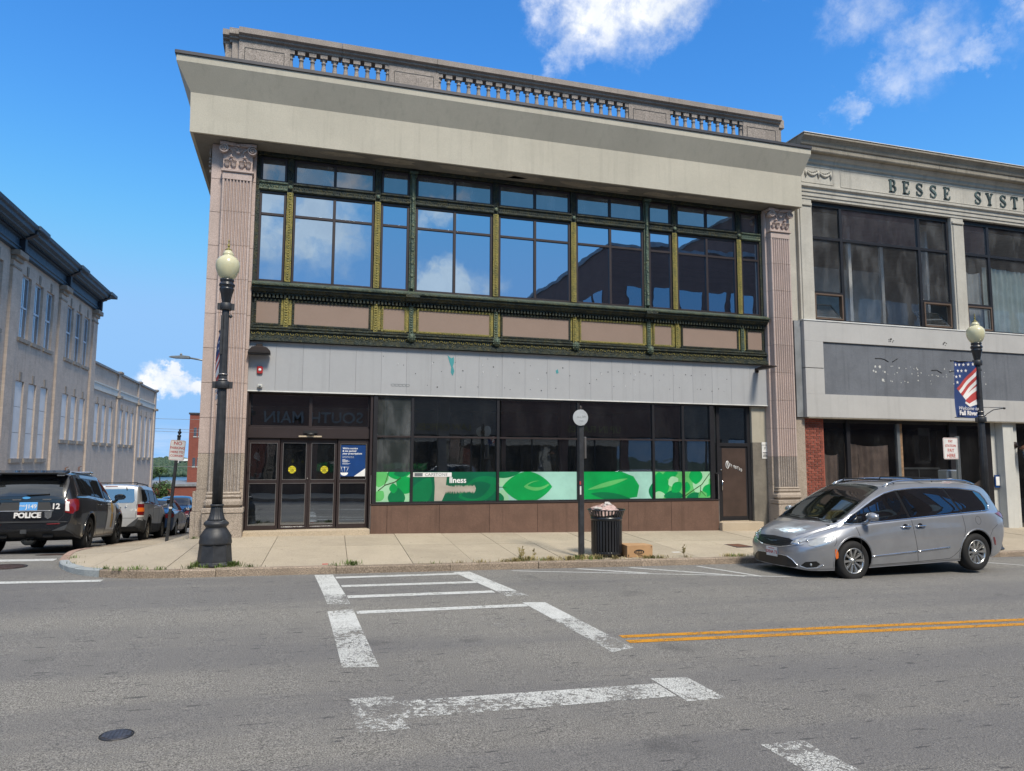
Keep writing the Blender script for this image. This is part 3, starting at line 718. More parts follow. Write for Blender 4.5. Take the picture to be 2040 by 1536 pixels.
# ---- pilasters
def pilaster(x0, x1, outer):
    """fluted stone pilaster between x0 and x1; outer = -1 left, 1 right"""
    yF = -.35; z0, z1 = .45, 7.80; n = 8; w = x1-x0
    prof = [(x0, -.1), (x0, yF+.015), (x0+.012, yF)]
    fl = (w-.07)/n
    for i in range(n):
        a = x0+.035+i*fl; g = fl*.74; s_ = a+(fl-g)/2
        prof.append((s_, yF))
        for k in range(1, 6): t = k/6; prof.append((s_+g*t, yF+.045*sin(pi*t)))
        prof.append((s_+g, yF))
    prof += [(x1-.012, yF), (x1, yF+.015), (x1, -.1)]
    joints = [z0]+[1.3+.8*i for i in range(8)]+[7.66]
    for i in range(len(joints)-1):
        mm = 'grey_stone' if joints[i] < 1.2 else 'pink_stone'
        m = mb(); m.prism(prof, joints[i]+.004, joints[i+1]-.004, 'xy'); m.build('stone_block', mm, B)
    m = mb(); m.prism([(x0, -.1), (x0, yF), (x1, yF), (x1, -.1)], 7.664, 7.82, 'xy'); m.build('stone_block', 'pink_stone', B)
    # recessed mortar core, flute heads
    m = mb(); m.box(x0+.01, x1-.01, -.29, -.1, z0-1, 8.5)
    m.build('mortar_core', 'grey_stone', B)
    # backing strips either side, in blocks
    strips = [(x0-.26 if outer < 0 else x0-.075, x0), (x1, x1+.075 if outer < 0 else x1+.14)]
    jz = [-.9, .0]+[.5+.8*i for i in range(0, 10)]+[8.54]
    for (a, b) in strips:
        yy = -.17
        for i in range(len(jz)-1):
            m = mb(); m.box(a, b, yy, .5, jz[i]+.004, jz[i+1]-.004); m.build('stone_block', 'pink_stone' if jz[i] > 1.2 else 'base_stone', B, .004)
        m = mb(); m.box(a+.008, b-.008, yy+.012, .49, -.9, 8.53); m.build('mortar_core', 'grey_stone', B)
    # base mouldings and plinth
    e = .0
    def ringbox(zz0, zz1, pr, mat='base_stone', bev=.01, nm='base_moulding'):
        m = mb(); m.box(x0-pr, x1+pr, yF-pr, -.05, zz0, zz1); return m.build(nm, mat, B, bev)
    ringbox(.39, .45, .03, bev=.02); ringbox(.30, .385, .045, bev=.03); ringbox(.10, .295, .08, bev=.06); 
    pl = ringbox(-.02, .095, .11, nm='plinth', bev=.012)
    zb = -.95
    ringbox(zb, -.028, .095, nm='plinth', bev=.012)
    # capital
    cap = []
    m = mb(); m.box(x0-.035, x1+.035, yF-.04, -.1, 7.83, 7.875); m.box(x0-.02, x1+.02, yF-.02, -.1, 7.875, 7.905); nk = m.build('neck_band', 'pink_stone', B, .012)
    m = mb(); m.box(x0+.005, x1-.005, yF+.02, -.1, 7.905, 8.46); bell = m.build('capital', 'pink_stone', B)
    m = mb(); m.prism([(x0-.06, -.1), (x0-.075, yF-.07), (x0+.02, yF-.09), (x0+w*.5, yF-.03), (x1-.02, yF-.09), (x1+.075, yF-.07), (x1+.06, -.1)], 8.455, 8.53, 'xy'); m.build('abacus', 'pink_stone', bell, .008)
    for sx, cx in ((1, x0+.005), (-1, x1-.005)):
        m = mb(); pts = []; N = 34
        for i in range(N):
            t = i/(N-1); a = pi*.55+t*2*pi*2.05; r_ = .098*(1-t)+.012
            pts.append((cx-sx*r_*cos(a), yF-.07-.025*t, 8.36+r_*sin(a)))
        m.tube(pts, [.020*(1-.55*i/(N-1)) for i in range(N)], 6)
        m.ball((cx, yF-.075, 8.36), .018, 8, 5)
        m.tube([(cx+sx*.045, yF-.05, 8.435), (cx+sx*.12, yF-.03, 8.40), (cx+sx*.19, yF-.03, 8.33), (cx+sx*.20, yF-.035, 8.27)], [.018, .016, .014, .010], 6)
        m.lathe([(0, 0), (.085, 0), (.085, .16), (0, .16)], cx, yF-.065, 16, 8.36, axis='y', cap=False)
        m.build('volute', 'pink_stone', bell)
    m = mb(); cx = (x0+x1)/2
    for sx in (-1, 1):
        pts = []
        for i in range(18): t = i/17; a = t*2*pi*1.2+pi*.3; r_ = .05*(1-t)+.008; pts.append((cx+sx*(.055+r_*cos(a)), yF-.04, 8.37+r_*sin(a)))
        m.tube(pts, .012, 5)
    m.ball((cx, yF-.05, 8.47), (.04, .035, .04), 8, 6); m.ball((cx, yF-.05, 8.30), (.05, .03, .035), 8, 6); m.build('rosette', 'pink_stone', bell)
    for i, lx in enumerate((x0+.09, x0+.09+(w-.18)/2*.62, x1-.09-(w-.18)/2*.62, x1-.09)):
        m = mb(); s_ = .075
        for q in range(-2, 3):
            a = q*.42; m.tube([(lx, yF+.01, 7.92), (lx+sin(a)*s_*.6, yF-.02, 7.98+.02*cos(a)), (lx+sin(a)*s_*.95, yF-.045, 8.06+.05*cos(a)), (lx+sin(a)*s_, yF-.075, 8.05+.05*cos(a))], [.013, .016, .014, .006], 5)
        m.build('acanthus_leaf', 'pink_stone', bell)
    for lx in (cx-.15, cx+.15):
        m = mb(); m.ball((lx, yF-.03, 8.185), (.055, .04, .018), 8, 5); m.ball((lx, yF-.03, 8.215), (.02, .03, .03), 6, 4); m.tube([(lx, yF, 8.0), (lx, yF-.02, 8.17)], .012, 5); m.build('flower', 'pink_stone', bell)
pilaster(-.73, -.08, -1); pilaster(14.175, 14.825, 1)
# the pilaster on the side face, seen edge-on
for i, (a, b) in enumerate([(-.95, .0), (.0, .45)]+[(.45+.8*k_, 1.25+.8*k_) for k_ in range(9)]+[(7.65, 8.0)]):
    m = mb(); pr = .10 if i == 0 else (.07 if i == 1 else 0)
    m.box(-1.0-pr, -.84, -.08-pr*.3, .62+pr, a+.004, b-.004); m.build('stone_block', 'pink_stone' if a > 1.2 else 'base_stone', B, .006)
m = mb(); m.box(-1.04, -.84, -.11, .65, 7.86, 7.92); m.box(-1.0, -.84, -.07, .6, 8.0, 8.5)
pts = [];
for i in range(26): t = i/25; a = pi*.55+t*4*pi; r_ = .085*(1-t)+.012; pts.append((-1.04+.02*t, -.06-r_*cos(a)*.9, 8.36+r_*sin(a)))
m.tube(pts, .018, 6)
for zz in (8.02, 8.12, 8.2): m.ball((-1.03, -.06, zz), (.04, .05, .035), 7, 5)
m.build('capital', 'grey_stone', B)
# ---- stucco canopy, coping, soffit
def rects(levels, name, mat, parent, close=True):
    m = mb()
    for (x0, x1, y0, y1, z) in levels: m.v += [(x0, y0, z), (x1, y0, z), (x1, y1, z), (x0, y1, z)]
    for i in range(len(levels)-1):
        for j in range(4): k = (j+1) % 4; m._f((i*4+j, i*4+k, i*4+4+k, i*4+4+j))
    m._f((3, 2, 1, 0)); n = (len(levels)-1)*4; m._f((n, n+1, n+2, n+3)); return m.build(name, mat, parent)
YB = 6
rects([(-1.43, 15.06, -.65, YB, 8.56), (-1.45, 15.06, -.65, YB, 9.49), (-1.735, 15.19, -.95, YB, 10.05), (-1.735, 15.19, -.95, YB, 10.20)], 'stucco_canopy', 'stucco', B)
m = mb(); m.box(-1.77, 15.21, -.985, YB, 10.203, 10.285); m.build('metal_coping', 'coping', B, .006)
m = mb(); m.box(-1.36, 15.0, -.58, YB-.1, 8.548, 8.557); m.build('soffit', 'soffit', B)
m = mb(); r_ = random.Random(4)
for i in range(9):
    x = 2.2+i*1.2+r_.uniform(-.3, .3); y = -.36+r_.uniform(-.06, .06); pts = []
    for j in range(10): a = 2*pi*j/10; q = r_.uniform(.6, 1.2); pts.append((x+q*.60*cos(a), y+q*.15*sin(a)))
    m.quad(*[(a, b, 8.545) for a, b in reversed(pts)])
m.build('peeling_plaster', 'lime_dark', B)
# ---- roof balustrade
zt = 11.0
bl = []
def pier(x0, x1, y=-.1, steps=False):
    m = mb(); m.box(x0, x1, y, .15, 10.2, 11.21)
    o = m.build('balustrade_pier', 'grey_stone', B, .008)
    if x1-x0 > .7:
        m = mb(); a, b = x0+.13, x1-.13
        for q in ((a, b, 11.06, 11.075), (a, b, 10.3, 10.315), (a, a+.015, 10.315, 11.06), (b-.015, b, 10.315, 11.06)): m.box(q[0], q[1], y-.006, y+.01, q[2], q[3])
        m.build('pier_panel', 'black', o)
    return o
pier(-.52, .66, -.1); pier(3.08, 4.37); pier(9.80, 11.10); pier(13.52, 14.78)
for k_, dx in enumerate((.16, .32)):
    m = mb(); m.box(-.52-dx, -.52-dx+.16, -.1+.10*(k_+1), .6, 10.2, 11.21); m.build('balustrade_pier', 'grey_stone', B, .006)
m = mb(); m.box(14.78, 14.93, .0, .5, 10.2, 11.21); m.build('balustrade_pier', 'grey_stone', B, .006)
prof = [(.075, 0), (.075, .05), (.05, .06), (.075, .10), (.095, .22), (.09, .32), (.06, .46), (.048, .56), (.045, .62), (.06, .63), (.06, .65), (.045, .66), (.055, .70), (.08, .74)]
m = mb(); m.lathe(prof, 0, 0, 10, 0); m.box(-.085, .085, -.085, .085, -.06, 0); m.box(-.085, .085, -.085, .085, .74, .84)
bal = m.mesh('baluster', 'pink_stone'); bal2 = m.mesh('baluster', 'grey_stone'); bal = bal2
for (a, b, n) in ((.66, 3.08, 8), (4.37, 9.80, 19), (11.10, 13.52, 8)):
    st = (b-a)/(n+1)
    for i in range(n): inst('baluster', bal, (a+st*(i+1), .0, 10.36), B)
    for xx in (a, b): inst('baluster', bal, (xx+(.02 if xx == a else -.02), .0, 10.36), B)
m = mb(); m.box(-.5, 14.8, -.09, .12, 10.2, 10.30); m.build('balustrade_plinth', 'grey_stone', B)
jr = [-.52, 1.9, 4.3, 6.9, 9.4, 11.0, 12.9, 14.80]
for i in range(len(jr)-1):
    a, b = jr[i]+.004, jr[i+1]-.004
    m = mb(); m.prism([(-.10, 11.21), (-.10, 11.27), (-.17, 11.29), (-.17, 11.33), (-.24, 11.36), (-.24, 11.50), (-.18, 11.52), (.18, 11.52), (.18, 11.21)], a, b, 'yz'); m.build('coping_stone', 'grey_stone', B)
for k_, dx in enumerate((.16, .32)):
    m = mb(); d = .10*(k_+1); m.prism([(-.10+d, 11.21), (-.10+d, 11.27), (-.17+d, 11.29), (-.17+d, 11.33), (-.24+d, 11.36), (-.24+d, 11.50), (.6, 11.50), (.6, 11.21)], -.52-dx-.06, -.52-dx+.155, 'yz'); m.build('coping_stone', 'grey_stone', B)
m = mb(); m.box(14.80, 15.02, -.05, .5, 11.21, 11.49); m.build('coping_stone', 'grey_stone', B, .02)

# ---- upper bronze window front
BX = [0, .783, 2.888, 3.767, 5.956, 8.144, 10.333, 11.212, 13.317, 14.1]
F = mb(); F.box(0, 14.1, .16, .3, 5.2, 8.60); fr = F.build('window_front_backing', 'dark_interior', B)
kind = ['s', 'd', 's', 'd', 'd', 'd', 's', 'd', 's']
def jamb(name, x0, x1, y0, y1, z0, z1, mat, par=None, bev=.006): return mb().box(x0, x1, y0, y1, z0, z1).build(name, mat, par or B, bev)
jamb('head_beam', 0, 14.1, -.06, .12, 8.46, 8.55, 'bronze_dark')
m = mb(); m.box(0, .085, -.02, .12, 5.36, 8.46); m.box(14.015, 14.1, -.02, .12, 5.36, 8.46); m.build('jamb', 'bronze_dark', B)
for i in range(9):
    a, b = BX[i]+.085, BX[i+1]-.085
    for (z0, z1, row) in ((7.83, 8.45, 't'), (5.37, 7.60, 'm')):
        w = mb(); t = .055; y0, y1 = .015, .085
        vs = [a, b] if kind[i] == 's' else [a, (a+b)/2-t*.3, b]
        w.box(a, b, y0, y1, z1-t, z1); w.box(a, b, y0, y1, z0, z0+t+(.01 if row == 'm' else 0)); w.box(a, a+t, y0, y1, z0+t, z1-t); w.box(b-t, b, y0, y1, z0+t, z1-t)
        xm = (a+b)/2
        if kind[i] == 'd': w.box(xm-.034, xm+.034, y0-.004, y1, z0+t, z1-t)
        if row == 'm': w.box(a+t, b-t, y0-.002, y1-.01, 7.005, 7.065)
        wo = w.build('window', 'brown_frame', B, .004)
        zz = [(z0+t, z1-t)] if row == 't' else [(z0+t+.01, 7.005), (7.065, z1-t)]
        xx = [(a+t, b-t)] if kind[i] == 's' else [(a+t, xm-.034), (xm+.034, b-t)]
        for (p, q) in xx:
            for (c_, d) in zz:
                yy = .05; rx = random.uniform(-.0016, .0016); rz = random.uniform(-.0016, .0016)
                pm = mb(); pm.quad((p-.01, yy-rx*.3, c_-.01), (q+.01, yy+rx*.3, c_-.01), (q+.01, yy+rx*.3+rz, d+.01), (p-.01, yy-rx*.3+rz, d+.01))
                pm.build('pane', 'glass_up' if row == 'm' else 'glass_up_dim', wo)
# transom beam with relief
for i in range(9):
    a, b = BX[i]+.07, BX[i+1]-.07
    m = mb(); m.prism([(-.02, 7.61), (-.06, 7.63), (-.06, 7.66), (-.035, 7.67), (-.035, 7.77), (-.075, 7.79), (-.075, 7.82), (.1, 7.82), (.1, 7.61)], a, b, 'yz')
    n = int((b-a)/.055)
    for j in range(n): x = a+(j+.5)*(b-a)/n; m.ball((x, -.036, 7.72), (.018, .012, .034), 6, 4)
    m.build('transom_beam', 'bronze_dark' if i not in (0, 8) else 'verdigris', B)
# mullions with bead ornament
def mullion(x, tall):
    mat = 'verdigris' if tall else 'bronze_gold'
    m = mb(); m.box(x-.075, x+.075, -.015, .12, 5.36, 8.46); mo = m.build('mullion', 'bronze_dark' if not tall else 'verdigris', B, .008)
    if not tall:
        m = mb(); m.box(x-.072, x-.045, -.028, -.014, 5.40, 7.60); m.box(x+.045, x+.072, -.028, -.014, 5.40, 7.60); m.build('side_fillet', 'bronze_gold', mo, .004)
        m = mb(); m.box(x-.04, x+.04, -.035, -.014, 5.40, 7.60)
        for j in range(34):
            z = 5.46+j*.064; m.ball((x, -.038, z), (.026, .016, .024), 6, 4)
        m.build('bead_strip', 'bronze_gold', mo)
        m = mb(); m.box(x-.035, x+.035, -.03, -.014, 7.83, 8.44)
        for j in range(9): m.ball((x, -.032, 7.88+j*.064), (.022, .014, .022), 6, 4)
        m.build('bead_strip', 'bronze_dark', mo)  # beads above the transom in darker bronze: canopy shadow put into the colour
        m = mb(); m.ball((x, -.06, 7.72), (.055, .03, .055), 10, 6); m.build('rosette', 'verdigris', mo)
    else:
        m = mb(); m.lathe([(.052, 0), (.058, .05), (.045, .1), (.048, .9), (.044, 1.9), (.043, 2.5), (.05, 2.55), (.045, 2.6), (.06, 2.8), (.08, 2.98)], x, -.045, 12, 5.42, flute=0)
        for j in range(7): m.ball((x, -.085, 5.75+j*.33), (.035, .02, .05), 7, 5)
        for sx in (-1, 1): m.ball((x+sx*.06, -.09, 8.35), .028, 7, 5)
        m.box(x-.10, x+.10, -.14, .0, 8.40, 8.46); m.build('colonnette', 'verdigris', mo)
for i in range(1, 9): mullion(BX[i], i in (3, 6))
# sill cornice
m = mb(); m.prism([(.1, 5.36), (-.10, 5.36), (-.30, 5.27), (-.30, 5.235), (-.26, 5.225), (-.1, 5.22), (.1, 5.22)], .0, 14.1, 'yz'); m.build('sill', 'sill_bronze', B)
m = mb(); m.prism([(.1, 5.217), (-.25, 5.217), (-.25, 5.17), (-.20, 5.15), (-.17, 5.10), (-.12, 5.095), (-.12, 5.06), (.1, 5.06)], -.0, 14.1, 'yz')
for i in (3, 6): m.prism([(.1, 5.215), (-.31, 5.24), (-.31, 5.17), (-.25, 5.14), (-.22, 5.085), (.1, 5.08)], BX[i]-.17, BX[i]+.17, 'yz')
m.build('sill_cornice', 'bronze_dark', B)
m = mb(); n = 160
for i in range(n): x = .03+i*14.04/n; m.box(x, x+.048, -.125, -.02, 4.975, 5.055)
o = m.build('dentils', 'bronze_dark', B); o['kind'] = 'stuff'
# spandrel: dark backing, brown panels in beaded frames, short pilasters
jamb('spandrel_backing', 0, 14.1, -.02, .12, 3.96, 5.06, 'bronze_dark')
for i in range(9):
    a = BX[i]+(.115 if i == 0 else .19); b = BX[i+1]-(.115 if i == 8 else .165)
    z0, z1 = 4.37, 4.90
    m = mb(); m.box(a, b, -.034, -.018, z0, z1); pn = m.build('spandrel_panel', 'pinkpanel', B)
    m = mb(); t = .05
    m.box(a-t, b+t, -.055, -.02, z1, z1+t); m.box(a-t, b+t, -.055, -.02, z0-t, z0); m.box(a-t, a, -.055, -.02, z0, z1); m.box(b, b+t, -.055, -.02, z0, z1)
    for j in range(int((b-a)/.045)): x = a+(j+.5)*(b-a)/int((b-a)/.045); m.ball((x, -.058, z1+.025), (.016, .012, .018), 5, 3); m.ball((x, -.058, z0-.025), (.016, .012, .018), 5, 3)
    for j in range(12): z = z0+.022+j*.0443; m.ball((a-.025, -.058, z), (.018, .012, .016), 5, 3); m.ball((b+.025, -.058, z), (.018, .012, .016), 5, 3)
    m.build('beaded_frame', 'bronze_gold' if i in (2, 3, 5, 6) else 'bronze_dark', pn)
for i in range(1, 9):
    x = BX[i]; g = 'bronze_gold'
    m = mb(); m.box(x-.13, x-.055, -.035, -.018, 4.34, 4.96); m.box(x+.055, x+.13, -.035, -.018, 4.34, 4.96); sp = m.build('side_fillet', g, B, .006)
    m = mb(); m.box(x-.05, x+.05, -.085, -.018, 4.28, 5.0)
    for j in range(11): m.ball((x, -.088, 4.34+j*.062), (.034, .016, .026), 6, 4)
    m.build('short_pilaster', 'bronze_gold' if i in (1, 2, 5, 7) else 'verdigris', B)
# lower moulding with scroll frieze, lion bosses
m = mb(); m.prism([(.1, 4.31), (-.05, 4.31), (-.10, 4.285), (-.10, 4.255), (-.07, 4.24), (-.13, 4.215), (-.13, 4.185), (-.085, 4.17), (-.085, 4.05), (-.14, 4.035), (-.14, 3.99), (-.17, 3.97), (-.17, 3.935), (.1, 3.935)], 0, 14.1, 'yz')
m.build('lower_moulding', 'bronze_dark', B)
m = mb()
for i in range(128):
    x = .07+i*.109; s_ = 1 if i % 2 else -1
    m.tube([(x-.045, -.088, 4.11-s_*.03), (x-.02, -.095, 4.11+s_*.028), (x+.02, -.095, 4.11+s_*.02), (x+.03, -.09, 4.11-s_*.012), (x+.005, -.09, 4.11-s_*.008)], .0085, 4)
o = m.build('scroll_frieze', 'bronze_gold', B); o['kind'] = 'stuff'
for i in (3, 4, 5, 6):
    x = BX[i]; m = mb(); m.ball((x, -.17, 4.19), (.085, .07, .095), 12, 8); m.ball((x, -.235, 4.17), (.035, .03, .03), 8, 5)
    for q in range(10): a = 2*pi*q/10; m.ball((x+.085*cos(a), -.16, 4.19+.095*sin(a)), (.03, .03, .03), 6, 4)
    m.ball((x-.03, -.232, 4.21), .012, 6, 4); m.ball((x+.03, -.232, 4.21), .012, 6, 4); m.box(x-.03, x+.03, -.245, -.2, 4.125, 4.14)
    m.build('lion_head_boss', 'verdigris', B)

# ---- sign band of grey metal panels
n = 23; wv = 14.16/n
m = mb(); m.box(-.02, 14.16, -.02, .10, 2.76, 3.93); m.build('sign_band_backing', 'coping', B)
r_ = random.Random(11)
for i in range(n):
    a = -.02+i*wv+.0013; b = -.02+(i+1)*wv-.0013; d = r_.uniform(-.002, .002)
    m = mb(); m.box(a, b, -.06+d, -.022, 2.775, 3.925); m.build('metal_panel', 'panel_metal', B, .0025)
m = mb(); m.box(-.02, 14.16, -.075, .0, 2.745, 2.773); m.build('bottom_trim', 'panel_edge', B)
m = mb(); m.box(-.02, 14.16, -.02, .5, 2.73, 2.744); m.build('door_soffit', 'coping', B)
# holes left by removed letters
m = mb(); r_ = random.Random(5)
spots = [(3.1, 3.70), (3.6, 3.50), (4.35, 3.60), (4.55, 3.38), (4.9, 3.62), (5.1, 3.42), (5.75, 3.75), (5.9, 3.55), (6.45, 3.68), (6.6, 3.42), (6.9, 3.62), (7.35, 3.45), (3.9, 3.30), (4.2, 3.02), (4.45, 2.98), (5.05, 3.0), (5.5, 3.02), (6.2, 3.02), (6.35, 2.98), (6.9, 3.0), (7.2, 2.98), (7.6, 3.05), (7.8, 3.6), (8.0, 3.4)]
spots += [(8.55+i*.17+r_.uniform(-.05, .05), r_.choice([3.55, 3.5, 3.2, 3.15, 3.35])+r_.uniform(-.03, .03)) for i in range(26)]
for (x, z) in spots:
    s_ = r_.uniform(.008, .017); pts = [(x+s_*cos(a*pi/4)*r_.uniform(.6, 1.4), z+s_*sin(a*pi/4)*r_.uniform(.6, 1.4)) for a in range(8)]; m.prism(pts, -.0645, -.063, 'xz')
o = m.build('fixing_holes', 'black', B); o['kind'] = 'stuff'
m = mb()
for (x, z) in [(5.6, 3.6), (5.62, 3.42), (4.3, 3.6), (6.0, 3.35), (8.9, 3.5), (9.6, 3.2), (9.9, 3.52), (3.45, 3.55), (7.1, 3.3)]:
    m.tube([(x, -.0635, z), (x+.02, -.0635, z-.03), (x-.01, -.0635, z-.05)], .004, 4)
o = m.build('paint_chips', 'white', B); o['kind'] = 'stuff'
m = mb(); m.prism([(4.70, 3.80), (4.80, 3.72), (4.86, 3.76), (4.87, 3.62), (4.84, 3.52), (4.88, 3.40), (4.84, 3.28), (4.79, 3.36), (4.80, 3.5), (4.76, 3.6)], -.066, -.063, 'xz'); m.prism([(7.60, 3.52), (7.66, 3.56), (7.68, 3.46), (7.62, 3.44)], -.066, -.063, 'xz'); m.build('peeled_paint', 'teal', B)
m = mb()
for i in range(5): m.tube([(3.35+.09*i+.045*cos(a*pi/5), -.064, 3.0+.03*sin(a*pi/5)) for a in range(11)], .0035, 4, cap=False)
m.build('faint_scribble', 'galv', B)

# ---- entrance with sliding doors
yD = .14
m = mb(); m.box(-.02, .03, -.05, .2, -.62, 2.73); m.box(2.83, 2.885, -.02, .24, -.62, 2.73); m.build('door_jamb', 'brown_frame', B)
m = mb(); m.box(.02, 2.85, -.22, .6, -.72, -.465); m.build('threshold', 'tan_granite', B, .008)
m = mb(); z0, z1 = 1.94, 2.72
m.box(.03, 2.83, yD, yD+.08, 2.69, 2.73); m.box(.03, 2.83, yD, yD+.08, 1.92, 1.965); m.box(.03, .075, yD, yD+.08, z0, z1); m.box(2.785, 2.83, yD, yD+.08, z0, z1); m.box(1.39, 1.465, yD-.005, yD+.08, z0, z1)
tw = m.build('window', 'brown_frame', B, .003)
for (a, b) in ((.075, 1.39), (1.465, 2.785)): mb().quad((a, yD+.04, 1.965), (b, yD+.04, 1.965), (b, yD+.04, 2.69), (a, yD+.04, 2.69)).build('pane', 'glass_shop', tw)
m = mb(); m.box(.03, 2.83, yD-.05, yD+.12, 1.67, 1.918); hd = m.build('door_header', 'brown_frame', B, .006)
m = mb(); m.box(1.28, 1.60, yD-.10, yD-.05, 1.79, 1.85); m.ball((1.44, yD-.09, 1.77), (.10, .05, .04), 10, 6); m.build('motion_sensor', 'black', hd)
m = mb(); m.box(1.17, 1.70, yD-.075, yD-.05, 1.70, 1.735); m.build('light_strip', 'tan_granite', hd)
def leaf(x0, x1, y, slide):
    t = .055; zb, zt_ = -.46, 1.665; zt2 = zt_-(.11 if not slide else .10)
    m = mb(); m.box(x0, x0+t, y, y+.045, zb, zt_); m.box(x1-t, x1, y, y+.045, zb, zt_); m.box(x0+t, x1-t, y, y+.045, zt2, zt_); m.box(x0+t, x1-t, y, y+.045, zb, zb+.10); m.box(x0+t, x1-t, y, y+.045, .615, .69)
    d = m.build('sliding_door' if slide else 'side_light', 'brown_frame', B, .004)
    m = mb()
    for (a, b) in ((zb+.10, .615), (.69, zt2)):
        e = .012; m.box(x0+t, x1-t, y-.004, y+.01, a, a+e); m.box(x0+t, x1-t, y-.004, y+.01, b-e, b); m.box(x0+t, x0+t+e, y-.004, y+.01, a+e, b-e); m.box(x1-t-e, x1-t, y-.004, y+.01, a+e, b-e)
        mb().quad((x0+t, y+.02, a), (x1-t, y+.02, a), (x1-t, y+.02, b), (x0+t, y+.02, b)).build('pane', 'glass_shop', d)
    m.build('glazing_bead', 'alu', d); return d
d1 = leaf(.04, .755, yD, False); d2 = leaf(.77, 1.415, yD+.05, True); d3 = leaf(1.42, 2.075, yD+.05, True); d4 = leaf(2.09, 2.82, yD, False)
for d, x in ((d2, 1.045), (d3, 1.785)):
    m = mb(); m.lathe([(0, 0), (.088, .0), (.088, .003), (0, .003)], x, yD+.060, 24, .93, axis='y', cap=False); m.sm = [False]*len(m.f); o = m.build('warning_sticker', 'yellow', d)
    for q, tx in ((.055, 'CAUTION'), (.012, 'AUTOMATIC'), (-.02, 'DOOR'), (-.055, 'KEEP MOVING')): text('lettering', tx, (x, yD+.057, .93+q), .030 if q != .012 else .034, 'black', o, bold=.0006)
for d, x in ((d2, 1.1), (d3, 1.75)): text('lettering', '<< IN EMERGENCY PUSH TO OPEN >>', (x, yD+.046, -.405), .034, 'white', d, sx=.9)
m = mb(); m.ball((1.40, yD+.03, .72), .018, 8, 6); m.build('lock', 'alu', d3)
# poster
P_ = mb(); P_.box(2.155, 2.745, yD+.010, yD+.014, .77, 1.52); po = P_.build('poster', 'poster_blue', d4)
yt = yD+.008
for i, tx in enumerate(("We're moving", '& we packed', 'your prescriptions')): text('lettering', tx, (2.20, yt, 1.44-i*.062), .062, 'white', po, align='LEFT', bold=.0012)
for i, tx in enumerate(('Starting September 7 you can', 'pick up your prescriptions at:')): text('lettering', tx, (2.20, yt, 1.245-i*.025), .023, 'white', po, align='LEFT')
m = mb()
for i, w_ in enumerate((.07, .13, .17, .12)): m.box(2.20, 2.20+w_, yt-.001, yt, 1.170-i*.02, 1.178-i*.02)
for i, w_ in enumerate((.19, .15)): m.box(2.20, 2.20+w_, yt-.001, yt, 1.075-i*.015, 1.080-i*.015)
m.build('small_print', 'white', po)
m = mb(); m.prism([(2.745, .77), (2.745, .96), (2.48, .77)], yt-.001, yt, 'xz'); m.build('corner_triangle', 'white', po)
m = mb(); m.prism(arc(2.25, .86, .09, .075, 180, 360, 10), yt-.001, yt, 'xz')
m.tube([(2.21, yt, .87), (2.17, yt, 1.0)], .004, 4); m.tube([(2.26, yt, .87), (2.25, yt, 1.0)], .005, 4); m.tube([(2.30, yt, .87), (2.34, yt, .97)], .005, 4); m.tube([(2.18, yt, .99), (2.36, yt, .99)], .004, 4); m.build('bowl_drawing', 'white', po)
m = mb(); m.box(.0, .02, .02, .1, .98, 1.12); m.box(-.02, .14, -.03, -.01, 1.04, 1.06); m.build('conduit_box', 'brown_frame', B)
# litter behind the glass of the side light
t = thing('waste_bin', 'pale waste bin with a white bag standing behind the glass of the entrance', 'bin', (.22, .55, -.5))
m = mb(); m.lathe([(.10, 0), (.13, .32), (.135, .34), (.12, .34), (.10, .03)], .22, .5, 16, -.5); m.build('bucket', 'painted_board', t)
m = mb(); m.ball((.20, .40, -.35), (.07, .05, .15), 10, 7); m.build('bag', 'white', t)
o = tag(MB().box(.38, .62, .55, .8, -.5, -.46).ball((.45, .6, -.42), (.10, .08, .06)).ball((.56, .58, -.46), (.08, .06, .03)).build('paper_litter', 'white_metal'), 'crumpled paper litter on the floor behind the entrance glass', 'litter')

# ---- shop windows
VX = [2.90, 3.855, 6.05, 8.25, 10.45, 11.36, 12.26]
m = mb(); y0, y1 = -.03, .07
m.box(2.90, 3.0, y0-.01, y1, .115, 2.745); m.box(12.20, 12.32, y0-.01, y1, .115, 2.745)
for x in VX[1:-1]: m.box(x-.034, x+.034, y0, y1, .145, 2.70)
m.box(3.0, 12.20, y0, y1, 2.70, 2.745); m.box(3.0, 12.20, y0, y1, .115, .145)
sf = m.build('shop_window', 'black_frame', B, .004)
m = mb()
for i in range(6):
    a = VX[i]+(.10 if i == 0 else .034); b = VX[i+1]-(.06 if i == 5 else .034)
    m.box(a, b, y0+.004, y1, 1.715, 1.755)
m.build('transom_bar', 'brown_frame', sf, .003)
greens = {}
def gmat(n_, c_): plain(n_, c_, .35, var=.15, vs=1.1); return n_
G1, G2, G3, G4, G5 = gmat('leaf_print_mid', (.0, .30, .065)), gmat('leaf_print_dark', (.0, .16, .055)), gmat('leaf_print_light', (.10, .42, .12)), gmat('leaf_print_pale', (.30, .55, .34)), gmat('leaf_print_mint', (.30, .54, .46))
gmat('leaf_print_stem', (.035, .06, .02)); gmat('leaf_print_deep', (0, .105, .05)); gmat('torn_backing', (.42, .38, .32))
def leafshape(cx, cz, L, Wd, ang, n=16):
    P = []
    for i in range(n): t = i/n; P.append((L*(t-.5), Wd*.5*sin(pi*t)**.8))
    for i in range(n): t = 1-i/n; P.append((L*(t-.5), -Wd*.5*sin(pi*t)**.8))
    a = radians(ang); return [(cx+p*cos(a)-q*sin(a), cz+p*sin(a)+q*cos(a)) for p, q in P]
